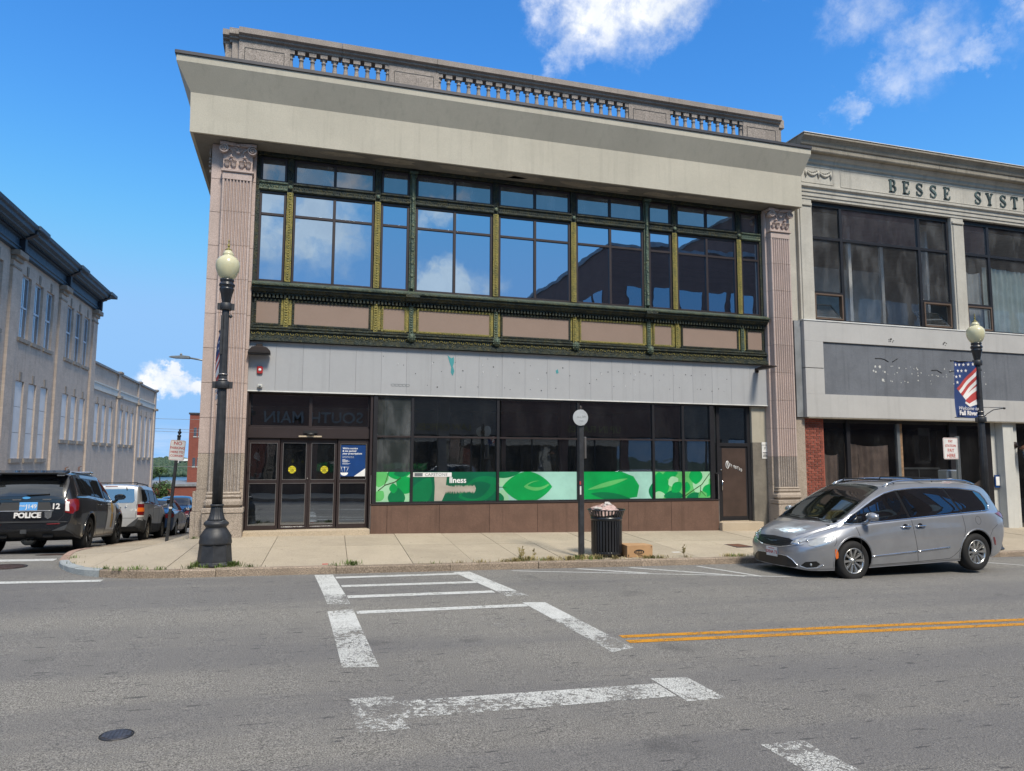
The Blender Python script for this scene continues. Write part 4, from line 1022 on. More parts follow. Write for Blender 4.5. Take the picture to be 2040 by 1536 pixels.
def graphic(x0, x1, bg, shapes):
    z0, z1 = .155, .875
    yy = .014; m = mb(); m.box(x0, x1, yy, yy+.004, z0, z1); g = m.build('window_graphic', bg, sf)
    rc = [(x0, z0), (x1, z0), (x1, z1), (x0, z1)]
    for k, (mat, poly) in enumerate(shapes):
        # convex pieces only: fan of triangles clipped to the pane
        m = mb(); yk = yy-.0006*(k+1)
        for tr in geometry.tessellate_polygon([[Vector((a_, b_, 0)) for a_, b_ in poly]]):
            q = clip([poly[i_] for i_ in tr], rc)
            if len(q) >= 3: m.quad(*[(a, yk, b) for a, b in q])
        if m.f: m.build('print_shape', mat, g)
    return g
def stem(pts, w=.012):
    out = []
    for i in range(len(pts)-1):
        (a, b), (c_, d) = pts[i], pts[i+1]; dx, dy = c_-a, d-b; l = sqrt(dx*dx+dy*dy); nx, ny = -dy/l*w, dx/l*w; out.append(('leaf_print_stem', [(a-nx, b-ny), (c_-nx*.8, d-ny*.8), (c_+nx*.8, d+ny*.8), (a+nx, b+ny)]))
    return out
graphic(3.0, 3.82, G4, [(G3, leafshape(3.1, .75, .5, .4, 80)), (G1, leafshape(3.55, .85, .6, .32, 5)), (G1, leafshape(3.72, .55, .5, .42, -20)), (G2, leafshape(3.5, .25, .5, .42, 85)), (G1, leafshape(3.42, .48, .25, .2, 95)), (G3, leafshape(3.08, .3, .3, .25, 50)), (G2, leafshape(3.62, .86, .4, .2, 10))]+stem([(3.05, .42), (3.22, .56), (3.45, .63), (3.6, .74)])+stem([(3.2, .54), (3.30, .87)], .008))
gr = graphic(3.89, 6.015, 'leaf_print_deep', [(G2, leafshape(4.1, .35, .9, .5, 60)), (G2, leafshape(5.6, .45, 1.2, .6, 20)), ('leaf_print_deep', leafshape(5.5, .42, .8, .4, 20)), ('torn_backing', [(4.43, .16), (4.62, .16), (4.70, .34), (4.74, .78), (4.42, .78), (4.44, .5)]), ('torn_backing', [(4.66, .38), (4.9, .40), (5.45, .385), (5.49, .46), (5.45, .52), (4.9, .50), (4.72, .55)])])
m = mb(); r_ = random.Random(2)
for i in range(26):
    x = 4.66+i*.032; m.prism([(x-.02, .42), (x+.02, .42), (x+r_.uniform(-.02, .02), .36-r_.uniform(.0, .04))], .008, .009, 'xz'); m.prism([(x-.02, .48), (x+.02, .48), (x+r_.uniform(-.02, .02), .53+r_.uniform(0, .035))], .008, .009, 'xz')
m.build('torn_edge', 'torn_backing', gr)
text('lettering', 'llness', (4.80, .006, .665), .20, 'white', gr, align='LEFT', bold=.004)
m = mb(); m.box(3.89, 4.86, .004, .007, .755, .862); m.build('name_strip', 'white_metal', gr)
text('lettering', 'CAPSTONE', (4.47, .002, .808), .105, 'galv', gr, spacing=1.1); m = mb(); m.box(3.93, 4.13, .001, .0035, .77, .85); m.build('strip_logo', 'galv', gr)
graphic(6.085, 8.215, G5, [(G4, leafshape(6.2, .75, .6, .5, 40)), (G2, leafshape(6.25, .86, .9, .28, 5)), (G4, leafshape(6.15, .2, .5, .4, 70)), (G2, leafshape(6.1, .2, .3, .25, 90)), (G1, leafshape(6.85, .49, 1.35, .78, 0)), (G3, leafshape(7.1, .52, .7, .25, 4)), (G1, leafshape(7.15, .56, .6, .16, 6))]+stem([(6.085, .49), (6.28, .48)], .006))
graphic(8.285, 10.415, G1, [(G5, [(9.55, .155), (10.415, .155), (10.415, .875), (9.5, .875), (9.85, .75), (10.02, .5), (9.95, .2)]), (G5, [(8.285, .155), (8.40, .155), (8.30, .45), (8.285, .6)]), (G3, leafshape(9.1, .55, 1.2, .12, 14)), (G2, leafshape(9.2, .22, 1.2, .2, -8)), (G2, leafshape(10.46, .35, .5, .32, 90))])
graphic(10.485, 11.325, G3, [(G1, leafshape(10.65, .5, .75, .55, 95)), (G1, leafshape(10.95, .8, .5, .25, 10)), (G4, leafshape(11.05, .6, .35, .3, 30)), (G4, leafshape(10.6, .22, .4, .25, 10)), (G2, leafshape(11.05, .22, .6, .3, 0)), (G1, leafshape(11.15, .45, .4, .28, 40))])
graphic(11.395, 12.20, G3, [(G4, leafshape(11.9, .6, .7, .5, 60)), (G1, leafshape(11.75, .75, .45, .42, 90)), (G4, leafshape(12.1, .8, .4, .3, 70)), (G1, leafshape(12.1, .35, .42, .3, 60)), (G2, leafshape(11.7, .2, .5, .22, 5)), (G1, leafshape(11.45, .45, .3, .25, 80)), (G3, leafshape(11.95, .2, .3, .3, 30))]+stem([(11.42, .22), (11.75, .42), (11.93, .52), (12.18, .82)])+stem([(11.9, .5), (11.88, .3), (11.85, .2)], .009)+stem([(11.88, .36), (12.05, .2)], .008))
for i in range(6):
    a = VX[i]+(.10 if i == 0 else .034); b = VX[i+1]-(.06 if i == 5 else .034)
    for (c_, d) in ((.145, 1.715), (1.755, 2.70)):
        rx = random.uniform(-.002, .002)
        mb().quad((a, .022-rx, c_), (b, .022+rx, c_), (b, .022+rx, d), (a, .022-rx, d)).build('pane', 'glass_shop_hazy' if i == 0 else 'glass_shop', sf)
# inside the shop: pale pillars, partition
m = mb(); m.box(4.95, 5.25, 2.2, 2.5, -.5, 3.2); m.box(8.9, 9.2, 3.0, 3.3, -.5, 3.2); m.box(3.3, 3.4, 1.5, 3.5, -.5, 3.2); m.build('interior_pillar', 'beige_paint', B)
# ---- bulkhead of brown stone slabs
bs = [2.88, 3.27, 4.55, 5.83, 7.10, 8.38, 9.66, 10.94, 12.42]
for i in range(8):
    a, b = bs[i]+.003, bs[i+1]-.003
    m = mb(); m.box(a, b, -.05, .06, zwalk(a, 0)-.06, .075); m.build('stone_slab', 'brown_slab', B, .005)
m = mb(); m.box(2.88, 12.42, -.04, .05, -.9, .07); m.build('bulkhead_core', 'black', B)
m = mb(); m.box(2.86, 12.44, -.065, .08, .078, .114); m.build('window_sill', 'brown_frame', B, .006)
m = mb(); m.box(2.862, 2.878, -.05, .24, -.62, .8); m.box(12.425, 12.45, -.03, .35, -.62, .8); m.build('return_trim', 'alu', B)
# ---- right-hand doorway
yR = .16
m = mb(); m.box(12.45, 14.1, yR, yR+.3, -.72, -.50); m.box(12.42, 13.75, -.2, yR+.3, zwalk(13, 0)-.05, -.52); m.build('door_step', 'tan_granite', B, .01)
m = mb(); m.box(12.52, 12.62, yR-.02, yR+.1, -.5, 2.73); m.box(13.52, 13.63, yR-.02, yR+.1, -.5, 2.73); m.box(12.62, 13.52, yR-.02, yR+.1, 1.58, 1.68); m.box(12.62, 13.52, yR-.02, yR+.1, 2.68, 2.73); m.box(12.62, 13.52, yR, yR+.1, -.5, -.46)
m.box(12.33, 12.37, 0, .12, .8, 2.73); m.box(12.33, 12.52, .0, .12, .80, .84)
df = m.build('door_frame', 'black_frame', B, .004)
mb().quad((12.62, yR+.05, 1.68), (13.52, yR+.05, 1.68), (13.52, yR+.05, 2.68), (12.62, yR+.05, 2.68)).build('pane', 'glass_shop', df)
mb().quad((12.37, .08, .84), (12.52, yR, .84), (12.52, yR, 2.73), (12.37, .08, 2.73)).build('pane', 'glass_shop', df)
mb().box(12.46, 12.52, yR-.02, yR+.02, -.5, .8).build('door_side_panel', 'tan_granite', B)
m = mb(); m.box(12.625, 13.515, yR+.01, yR+.055, -.455, 1.575); dr = m.build('door', 'black_frame', B, .004)
m = mb(); m.box(12.69, 13.46, yR+.004, yR+.012, -.38, 1.53); m.build('door_panel', 'door_brown', dr, .003)
m = mb(); m.tube([(12.655, yR-.0, .35), (12.655, yR-.045, .36), (12.655, yR-.045, .62), (12.655, yR, .63)], .012, 8); m.build('handle', 'chrome', dr)
m = mb(); m.lathe([(0, 0), (.022, 0), (.022, -.02), (0, -.02)], 12.655, yR+.01, 12, .92, axis='y', cap=False); m.build('lock', 'chrome', dr)
# graffiti on the door
yg = yR+.001; m = mb()
def stroke(pts, ox, oz, sx_, sz_, w=.010): m.tube([(ox+a*sx_, yg, oz+b*sz_) for a, b in pts], w, 5)
stroke([(cos(a*pi/7)*.5+.5, sin(a*pi/7)*.8+.5) for a in range(15)], 12.81, 1.0, .10, .13); stroke([(.2, 1.2), (.5, -.4)], 12.83, 1.0, .1, .13)
for i, pts in enumerate(([(0, 0), (.6, 1), (0, 1), (.6, 0)], [(0, 0), (.1, 1)], [(0, 0), (0, 1), (.8, 0), (.8, 1)], [(0, 1), (0, .1), (.6, .1), (.6, 1)], [(0, 1), (.9, 1), (.45, 1), (.45, 0)], [(0, 0), (.3, 1), (.6, 0), (.1, .4), (.6, .4)], [(0, 0), (0, 1), (.6, .6), (.5, .1), (0, 0)])):
    stroke(pts, 12.925+i*.062, 1.01-i*.023, .052, .09, .006)
m.build('graffiti', 'white', dr)
# wall right of the door
m = mb(); m.box(13.63, 14.175, .06, .3, 1.70, 2.73); m.build('wall_panel', 'beige_paint', B)
m = mb(); m.box(13.63, 14.175, .05, .3, -.85, 1.695); m.build('wall_panel', 'stained_panel', B)
t = thing('parking_notice', 'small white notice on the stained panel between brown door and fluted pilaster', 'notice', (14.03, .04, 1.45))
m = mb(); m.box(13.93, 14.13, .036, .048, 1.24, 1.62); m.build('sign_plate', 'white_metal', t, .003)
m = mb(); m.box(13.925, 14.135, .036, .048, 1.635, 1.71); m.build('sign_plate', 'white_metal', t, .003)
text('lettering', 'P', (14.03, .034, 1.53), .11, 'galv', t)
m = mb()
for i, w_ in enumerate((.15, .11, .13, .15)): m.box(14.03-w_/2, 14.03+w_/2, .0345, .0355, 1.405-i*.04, 1.425-i*.04)
m.build('small_print', 'black', t)
# items fixed on the band
t = thing('wall_lamp', 'brown ribbed shield lamp at the left end of the grey sign band', 'lamp', (.22, -.06, 3.72))
m = mb(); m.box(.15, .29, -.12, -.06, 3.76, 3.86); m.build('bracket', 'bronze_lamp', t, .01)
sh = [(-.03, 3.60), (.0, 3.68), (.06, 3.75), (.15, 3.775), (.30, 3.775), (.40, 3.75), (.47, 3.67), (.485, 3.60)]
m = mb(); m.prism(sh, -.34, -.12, 'xz'); m.build('lamp_shade', 'bronze_lamp', t, .02)
m = mb()
for i in range(19): x = -.01+i*.025; m.box(x, x+.010, -.352, -.34, 3.61, 3.67)
m.box(-.02, .475, -.33, -.13, 3.588, 3.599); m.build('lens_ribs', 'black', t)
t = thing('fire_alarm', 'red fire alarm box below the lamp at the left of the sign band', 'alarm', (.25, -.06, 3.24))
m = mb(); m.box(.185, .315, -.12, -.06, 3.155, 3.33); m.build('housing', 'fire_red', t, .02)
m = mb(); m.lathe([(0, 0), (.035, 0), (.03, -.012), (0, -.014)], .25, -.12, 14, 3.245, axis='y', cap=False); m.build('strobe', 'white', t)
t = thing('security_camera', 'small cream box camera just above the left end of the entrance', 'camera', (.265, -.06, 2.87))
m = mb(); m.box(.21, .32, -.14, -.06, 2.83, 2.91); m.build('housing', 'dirty_white', t, .012); m = mb(); m.lathe([(.028, 0), (.028, -.02), (0, -.02)], .265, -.14, 12, 2.86, axis='y', cap=False); m.build('lens', 'galv', t)
t = thing('wall_lamp', 'thin brown arm lamp sticking out at the right end of the grey sign band', 'lamp', (13.75, -.06, 3.76))
m = mb(); m.box(13.70, 13.80, -.12, -.06, 3.70, 3.83); m.build('bracket', 'bronze_lamp', t, .01)
m = mb(); m.prism([(-.10, 3.765), (-.16, 3.82), (-.45, 3.865), (-.85, 3.82), (-.92, 3.78), (-.7, 3.765)], 13.66, 13.84, 'yz'); m.build('lamp_shade', 'bronze_lamp', t, .02)
# ============================================================ NEIGHBOURING BUILDING ("BESSE SYSTEM")
N_ = thing('commercial_building', 'pale stone two-storey building with BESSE SYSTEM lettering, right of the stucco canopy', 'building', (15.1, 0, -.9))
XR = 30
m = mb(); m.box(15.0, XR, .35, .45, 9.1, 10.6); m.box(15.0, 15.12, .2, 22, -2, 10.6); m.box(XR-.1, XR, .2, 22, -2, 10.6); m.box(15.0, XR, 22, 22.2, -2, 10.6); m.box(15.12, XR-.1, .45, 22, 10.3, 10.5); m.build('wall', 'lime', N_)
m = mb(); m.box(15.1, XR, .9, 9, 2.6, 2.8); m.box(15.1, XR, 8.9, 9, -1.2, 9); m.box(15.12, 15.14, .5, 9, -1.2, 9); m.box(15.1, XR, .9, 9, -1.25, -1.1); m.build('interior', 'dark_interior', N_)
m = mb(); m.box(15.2, XR-.2, .5, 8.9, 8.9, 8.95); m.build('ceiling', 'room_wall', N_)
m = mb(); m.box(15.2, XR-.2, 6.8, 6.9, 5, 8.9); m.build('back_wall', 'room_wall', N_)
m = mb(); m.prism([(.35, 9.12), (-.02, 9.12), (-.02, 9.20), (-.05, 9.21), (-.05, 9.32), (-.08, 9.33), (-.08, 9.43), (-.15, 9.47), (-.15, 9.52), (.35, 9.52)], 15.0, XR, 'yz'); m.build('architrave', 'lime', N_)
m = mb(); m.box(15.0, XR, -.04, .35, 9.52, 10.24); fz = m.build('frieze', 'lime', N_)
m = mb(); m.prism([(.35, 10.24), (-.06, 10.24), (-.10, 10.28), (-.10, 10.36), (-.16, 10.40), (-.20, 10.48), (.35, 10.48)], 15.0, XR, 'yz'); m.build('bed_moulding', 'lime', N_)
for a, b in ((15.0, 20.6), (20.61, 25.3), (25.31, XR)):
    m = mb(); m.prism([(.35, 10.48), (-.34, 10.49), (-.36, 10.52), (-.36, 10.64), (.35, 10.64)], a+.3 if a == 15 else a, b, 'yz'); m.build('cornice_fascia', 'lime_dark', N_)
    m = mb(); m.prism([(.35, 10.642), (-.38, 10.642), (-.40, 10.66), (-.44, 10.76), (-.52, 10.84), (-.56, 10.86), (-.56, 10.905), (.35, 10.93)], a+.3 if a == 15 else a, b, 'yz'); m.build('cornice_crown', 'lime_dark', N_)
m = mb(); m.box(15.28, XR, -.58, .4, 10.907+.026, 10.95); m.build('roof_flashing', 'white_metal', N_)
# sunk panels and swag in the frieze
def sunk(a, b, z0, z1):
    m = mb(); t = .03
    for q in ((a, b, z0, z0+t), (a, b, z1-t, z1), (a, a+t, z0+t, z1-t), (b-t, b, z0+t, z1-t)): m.box(q[0], q[1], -.055, -.038, q[2], q[3])
    m.build('frieze_panel_moulding', 'lime', N_, .006)
sunk(15.55, 16.75, 9.62, 10.16); sunk(17.0, 26.5, 9.60, 10.18)
m = mb()
for k_ in range(2):
    x0 = 15.72+k_*.46; pts = [(x0+.46*t/10, -.06, 10.0-.13*sin(pi*t/10)) for t in range(11)]; m.tube(pts, [.02+.018*sin(pi*t/10) for t in range(11)], 6)
for x0 in (15.72, 16.18, 16.64): m.tube([(x0, -.06, 10.02), (x0-.01, -.07, 9.92), (x0+.01, -.06, 9.80)], [.02, .035, .018], 6)
for j in range(14): m.ball((15.75+j*.065, -.05, 10.03-.08*sin(pi*((j % 7)+.5)/7)+.02), (.03, .02, .025), 5, 3)
m.build('swag', 'lime', N_)
# bronze letters with serifs
k = NB('letter_bronze'); p = k.pos(); k.col(k.mix(k.rng(k.noise(k.scale(p, (8, 8, 1)), 1, 4), .4, .65), (.055, .075, .072), (.12, .17, .16))); k.setp(.5, .3, .4); M['letter_bronze'] = k.m
plain('verdigris_stain', (.26, .31, .27), .9)
def serif_letter(ch, x0, x1, z0, z1):
    m = mb(); w, h = x1-x0, z1-z0; yy0, yy1 = -.072, -.050; t = w*.25; th = .03
    def bx(a, b, c_, d): m.box(x0+a*w, x0+b*w, yy0, yy1, z0+c_*h, z0+d*h)
    def pol(P): m.prism([(x0+a*w, z0+b*h) for a, b in P], yy0, yy1, 'xz')
    def band(P, r):
        for i in range(len(P)-1):
            (a, b), (c_, d) = P[i], P[i+1]; r0 = r[i] if isinstance(r, list) else r; r1 = r[i+1] if isinstance(r, list) else r
            dx, dz = (c_-a)*w, (d-b)*h; l = sqrt(dx*dx+dz*dz) or 1; nx, nz = -dz/l, dx/l
            m.prism([(x0+a*w-nx*r0, z0+b*h-nz*r0), (x0+c_*w-nx*r1, z0+d*h-nz*r1), (x0+c_*w+nx*r1, z0+d*h+nz*r1), (x0+a*w+nx*r0, z0+b*h+nz*r0)], yy0, yy1, 'xz')
    if ch == 'E': bx(.12, .38, 0, 1); bx(0, .95, .0, .075); bx(0, .92, .925, 1); bx(.38, .68, .47, .545); bx(.62, .70, .38, .63); pol([(.95, 0), (1, .28), (.92, .28), (.82, .07), (.82, 0)]); pol([(.92, 1), (.97, .74), (.89, .74), (.80, .93), (.8, 1)])
    elif ch == 'B':
        bx(.10, .36, 0, 1); bx(0, .45, 0, .07); bx(0, .45, .93, 1); bx(.36, .55, .485, .55)
        band([(.4, .965), (.62, .955), (.78, .88), (.82, .75), (.76, .61), (.6, .525), (.45, .515)], [.012, .018, .03, .036, .03, .018, .012])
        band([(.45, .515), (.68, .50), (.86, .42), (.92, .27), (.85, .12), (.66, .04), (.4, .035)], [.012, .018, .03, .040, .032, .018, .012])
    elif ch == 'S':
        band([(.86, .74), (.80, .90), (.58, .965), (.34, .94), (.17, .82), (.16, .68), (.30, .58), (.62, .46), (.82, .34), (.84, .20), (.68, .06), (.42, .03), (.20, .10), (.10, .28)], [.008, .014, .016, .024, .032, .034, .036, .038, .036, .032, .022, .016, .014, .008])
        bx(.82, .90, .70, .98); bx(.06, .14, .02, .32)
    elif ch == 'Y':
        bx(.37, .63, .0, .45); bx(.22, .78, 0, .07); pol([(.06, 1), (.34, 1), (.63, .45), (.37, .42)]); pol([(.80, 1), (.93, 1), (.63, .45), (.50, .45)]); bx(-.02, .42, .93, 1); bx(.68, 1.04, .93, 1)
    elif ch == 'T': bx(.37, .63, 0, 1); bx(.2, .8, 0, .07); bx(0, 1, .925, 1); pol([(0, 1), (-.04, .72), (.05, .72), (.16, .93), (.16, 1)]); pol([(1, 1), (1.04, .72), (.95, .72), (.84, .93), (.84, 1)])
    elif ch == 'M': bx(.05, .16, 0, 1); bx(.72, .95, 0, 1); pol([(.05, 1), (.28, 1), (.56, .2), (.44, 0)]); pol([(.72, 1), (.84, 1), (.52, 0), (.44, 0)]); bx(-.05, .28, 0, .07); bx(.6, 1.05, 0, .07); bx(-.05, .25, .93, 1); bx(.78, 1.05, .93, 1)
    return m.build('letter', 'letter_bronze', N_)
for ch, a, b in (('B', 18.86, 19.13), ('E', 19.40, 19.67), ('S', 19.93, 20.22), ('S', 20.49, 20.78), ('E', 21.06, 21.33), ('S', 22.37, 22.66), ('Y', 22.86, 23.17), ('S', 23.46, 23.75), ('T', 23.97, 24.26), ('E', 24.52, 24.80), ('M', 25.05, 25.42)):
    serif_letter(ch, a, b, 9.68, 10.09)
m = mb(); r_ = random.Random(3)
for x in (18.95, 19.1, 19.5, 20.05, 20.62, 21.2, 22.5, 23.0, 23.6, 24.1):
    w = r_.uniform(.008, .02); l = r_.uniform(.05, .10); m.box(x-w, x+w, -.0425, -.0405, 9.67-l, 9.67)
m.build('verdigris_streaks', 'verdigris_stain', N_)
# upper piers and windows
def pierN(a, b):
    m = mb(); m.box(a, b, -.0, .35, 5.30, 9.118); po_ = m.build('pier', 'lime', N_, .008)
    m = mb(); w = b-a; m.box(a+.06, b-.06, -.03, .002, 5.36, 8.85); m.box(a+.02, b-.02, -.05, .002, 8.90, 8.98); m.build('pier_face', 'lime', po_, .01)
m = mb(); m.box(15.0, 15.42, .12, .35, 5.3, 9.118); m.build('pier', 'lime', N_)
pierN(15.42, 15.93); pierN(21.36, 21.88); pierN(27.3, 27.8)
def bigwindow(x0, x1, cur):
    y0, y1 = .10, .20; z0, z1 = 5.42, 9.06; a, b = x0+1.12, x1-1.22; t = .05
    m = mb(); m.box(x0, x1, y0, y1, z1-.09, z1+.06); m.box(x0, x1, y0, y1, z0-.05, z0+.03); m.box(x0, x0+.04, y0, y1, z0+.03, z1-.09); m.box(x1-.07, x1, y0, y1, z0+.03, z1-.09)
    for x in (a, b): m.box(x-t, x+t, y0, y1, z0+.03, z1-.09)
    zm = 7.97
    for (p, q) in ((x0+.04, a-t), (a+t, b-t), (b+t, x1-.07)): m.box(p, q, y0, y1, zm-.04, zm+.05)
    for (p, q) in ((x0+.04, a-t), (b+t, x1-.07)): m.box(p, q, y0, y1, 6.24, 6.31)
    w = m.build('window', 'black_frame', N_, .004)
    def pane(p, q, c_, d, mat='glass_nb'): mb().quad((p, y0+.05, c_), (q, y0+.05, c_), (q, y0+.05, d), (p, y0+.05, d)).build('pane', mat, w)
    for (p, q) in ((x0+.04, a-t), (a+t, b-t), (b+t, x1-.07)): pane(p, q, zm+.05, z1-.09)
    pane(a+t, b-t, z0+.03, zm-.04); pane(x0+.04, a-t, 6.31, zm-.04); pane(b+t, x1-.07, 6.31, zm-.04)
    for (p, q, op) in ((x0+.04, a-t, 1), (b+t, x1-.07, 1)):
        m = mb(); e = .045; yf = y0-.03
        for bx in ((p, q, 6.24-e, 6.24), (p, q, z0+.03, z0+.03+e), (p, p+e, z0+.03+e, 6.24-e), (q-e, q, z0+.03+e, 6.24-e)): m.box(bx[0], bx[1], yf, y1, bx[2], bx[3])
        m.build('casement_frame', 'rust' if False else 'wood_brown', w)
        # inward-tilted sash, hinged at the bottom
        an = radians(-40 if not cur else 0); L = 6.24-z0-.16; m = mb(); s0 = len(m.v); f = .025
        W_ = q-p-2*e-.02
        for bx in ((0, W_, 0, f), (0, W_, L-f, L), (0, f, f, L-f), (W_-f, W_, f, L-f)): m.box(bx[0], bx[1], -.015, .015, bx[2], bx[3])
        m.cur = 1; m.quad((f, 0, f), (W_-f, 0, f), (W_-f, 0, L-f), (f, 0, L-f)); m.xf(s0, Matrix.Translation((p+e+.01, y0+.02, z0+.085)) @ Matrix.Rotation(an, 4, 'X') @ Matrix.Translation((0, 0, 0)))
        m.mi = [0]*24+[1]; m.build('open_sash' if not cur else 'sash', ['galv', 'glass_nb'], w)
    return w
plain('wood_brown', (.10, .065, .045), .6)
bigwindow(15.95, 21.33, False); bigwindow(21.90, 27.28, True)
m = mb(); m.box(17.2, 17.35, 2.3, 2.4, 8.0, 8.9); m.box(18.3, 18.42, 1.2, 1.3, 5.3, 8.9); m.box(20.0, 20.12, 1.6, 1.7, 5.3, 8.9); m.box(16.55, 16.68, 1.2, 1.3, 6, 8.9); m.box(21.1, 21.2, .8, 1.2, 5.3, 8.9); m.build('interior_post', 'white', N_)
m = mb(); m.box(16.9, 21.3, 3.0, 3.1, 5.3, 8.0); m.build('partition', 'room_wall', N_)
# curtains in the second window
def curtain(x0, x1, y, z0, z1, amp, mat, nm='curtain', droop=0, par=None):
    m = mb(); n = int((x1-x0)/.035); m.smooth = True
    for i in range(n+1):
        x = x0+(x1-x0)*i/n; d = amp*sin(i*1.05)+amp*.5*sin(i*.37+1); zz = z1-droop*sin(pi*i/n)*.5-droop*i/n*.5
        m.v += [(x, y+d, z0), (x, y+d*.7, zz)]
    for i in range(n): m._f((2*i, 2*i+2, 2*i+3, 2*i+1))
    return m.build(nm, mat, par or N_)
curtain(21.98, 22.95, .42, 5.4, 7.65, .035, 'cloth_grey', droop=.3); curtain(23.05, 27.0, .40, 5.4, 7.7, .045, 'curtain', droop=.1)
# sign box over the shop
m = mb(); zb_, zt_ = 2.455, 5.30; yF = -.25
m.box(15.29, XR, yF, .0, 4.69, zt_); m.box(15.29, XR, yF, .0, zb_, 3.13); m.box(15.29, 15.945, yF, 0, 3.905, 4.69); m.box(15.29, 15.945, yF, 0, 3.13, 3.885)
sb = m.build('sign_surround', 'sign_white', N_, .004)
m = mb(); m.box(15.275, 15.288, yF+.01, .0, zb_, zt_); m.build('side_plate', 'coping_grey', sb) if 'coping_grey' in M else None
plain('coping_grey', (.20, .21, .22), .6, var=.2, vs=2); m = mb(); m.box(15.05, 15.288, yF+.13, .0, zb_, zt_); m.build('side_plate', 'coping_grey', sb)
m = mb(); m.box(15.945, XR, yF+.05, .0, 3.13, 4.69); slp = m.build('sign_panel', 'slate_panel', N_)
m = mb(); m.box(15.27, XR, yF-.02, .0, zt_+.002, zt_+.035); m.build('top_flashing', 'panel_edge', N_)
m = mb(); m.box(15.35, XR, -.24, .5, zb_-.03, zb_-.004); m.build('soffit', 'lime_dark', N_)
m = mb(); r_ = random.Random(9)
def blob(m, x, z, s_, y): m.prism([(x+s_*cos(a*pi/4)*r_.uniform(.8, 1.2), z+s_*sin(a*pi/4)*r_.uniform(.8, 1.25)) for a in range(8)], y-.003, y, 'xz')
for (x, z, s_) in ((18.02, 4.03, .045), (17.85, 4.03, .035), (18.2, 3.88, .035), (18.12, 3.63, .05), (17.78, 3.9, .03), (17.86, 3.87, .03)): blob(m, x, z, s_, yF+.05)
for i in range(58):
    x = r_.uniform(18.1, 22.2); z = r_.choice([4.05, 3.86, 3.62])+r_.uniform(-.05, .05); blob(m, x, z, r_.uniform(.010, .026), yF+.05)
m.build('glue_spots', 'dirty_white', slp)
m = mb()
for pts in ([(17.85, 4.28), (18.05, 4.29), (18.2, 4.27), (18.35, 4.2)], [(18.5, 4.2), (18.62, 4.27), (18.7, 4.31)], [(20.0, 4.0), (20.2, 4.02), (20.4, 3.93)], [(20.7, 3.98), (20.9, 4.02), (21.1, 3.97)]): m.tube([(a, yF+.045, b) for a, b in pts], .012, 5)
m.build('bent_fixing', 'black', slp)
m = mb()
for x in (18.45, 20.55):
    for i in range(9): blob(m, x+r_.uniform(-.09, .09), 4.86+r_.uniform(-.06, .06), r_.uniform(.012, .022), yF)
m.build('bolt_holes', 'black', sb)
# brick pier, brick by brick
m = mb(); m.box(15.35, 16.045, .03, .3, -1.2, 2.43); mp = m.build('brick_pier_core', 'mortar', N_)
m = mb(); m.box(15.05, 15.35, -.05, .3, -1.2, 2.44); m.build('stone_strip', 'base_stone', N_)
bw, bh, gp = .209, .058, .0098
m = mb(); m.box(0, bw, -.0, .09, 0, bh); bfull = m.mesh('brick', 'red_brick'); m = mb(); m.box(0, bw/2-gp/2, -.0, .09, 0, bh); bhalf = m.mesh('brick', 'red_brick')
z = -1.08; r = 0
while z < 2.38:
    x = 15.345; pat = [bfull]*3+[bhalf] if r % 2 == 0 else [bhalf]+[bfull]*3
    if r % 2 == 0: pat = [bfull, bfull, bfull]; 
    else: pat = [bhalf, bfull, bfull, bhalf]
    for b_ in pat:
        inst('brick', b_, (x, .012+random.uniform(-.003, .003), z), N_); x += (bw if b_ is bfull else bw/2-gp/2)+gp+.012
    z += bh+gp; r += 1
m = mb(); m.box(16.01, 16.06, .02, .3, -1.2, 2.43); m.build('brick_pier_edge', 'red_brick', N_)
# shop front
m = mb(); y0, y1 = .12, .2; zf_ = -.93
for (a, b) in ((16.06, 16.12), (16.95, 17.08), (20.90, 21.20), (22.36, 22.60)): m.box(a, b, y0-.03, y1, zf_, 2.43)
m.box(16.12, 22.4, y0, y1, 2.33, 2.43); m.box(16.12, 20.9, y0, y1, zf_, -.55)
nf = m.build('shop_window', 'black_frame', N_, .004)
m = mb(); m.box(18.84, 18.95, y0-.02, y1, zf_, 2.33); m.build('post', 'galv', nf); m = mb(); m.box(18.95, 19.06, y0-.0, y1+.02, zf_, 2.33); m.build('wood_post', 'wood', nf)
for (a, b) in ((16.12, 16.95), (17.08, 18.84), (19.06, 20.9), (21.2, 22.36)): mb().quad((a, .16, -.55 if a < 20 else zf_), (b, .16, -.55 if a < 20 else zf_), (b, .16, 2.33), (a, .16, 2.33)).build('pane', 'glass_nb_low', nf)
curtain(16.2, 16.93, .42, -.55, 1.5, .05, 'cloth_brown', 'hanging_cloth', .2, N_); curtain(17.1, 18.7, .36, -.55, 1.75, .04, 'cloth_brown', 'hanging_cloth', .15, N_)
m = mb(); m.smooth = True
for i in range(13):
    for j in range(9): x = 21.25+i*.09; t = j/8; z = -.9+t*1.5*(.4+.6*i/12); m.v.append((x, .3+.05*sin(i*1.3+j)+.08*t, z))
for i in range(12):
    for j in range(8): m._f((i*9+j, i*9+9+j, i*9+10+j, i*9+j+1))
m.build('hanging_cloth', 'cloth_brown', N_)
m = mb(); m.box(19.15, 20.85, .5, .53, -.55, .02+.95); m.box(20.1, 20.7, .7, .72, 1.1, 2.0); m.build('boarding', 'dark_interior', N_)
m = mb(); m.box(20.3, 20.75, .7, .73, 1.2, 2.25); m.box(20.0, 20.04, .48, .5, -.5, .95); m.box(19.15, 20.85, .47, .5, .93, .99); m.build('display_frame', 'galv', N_)
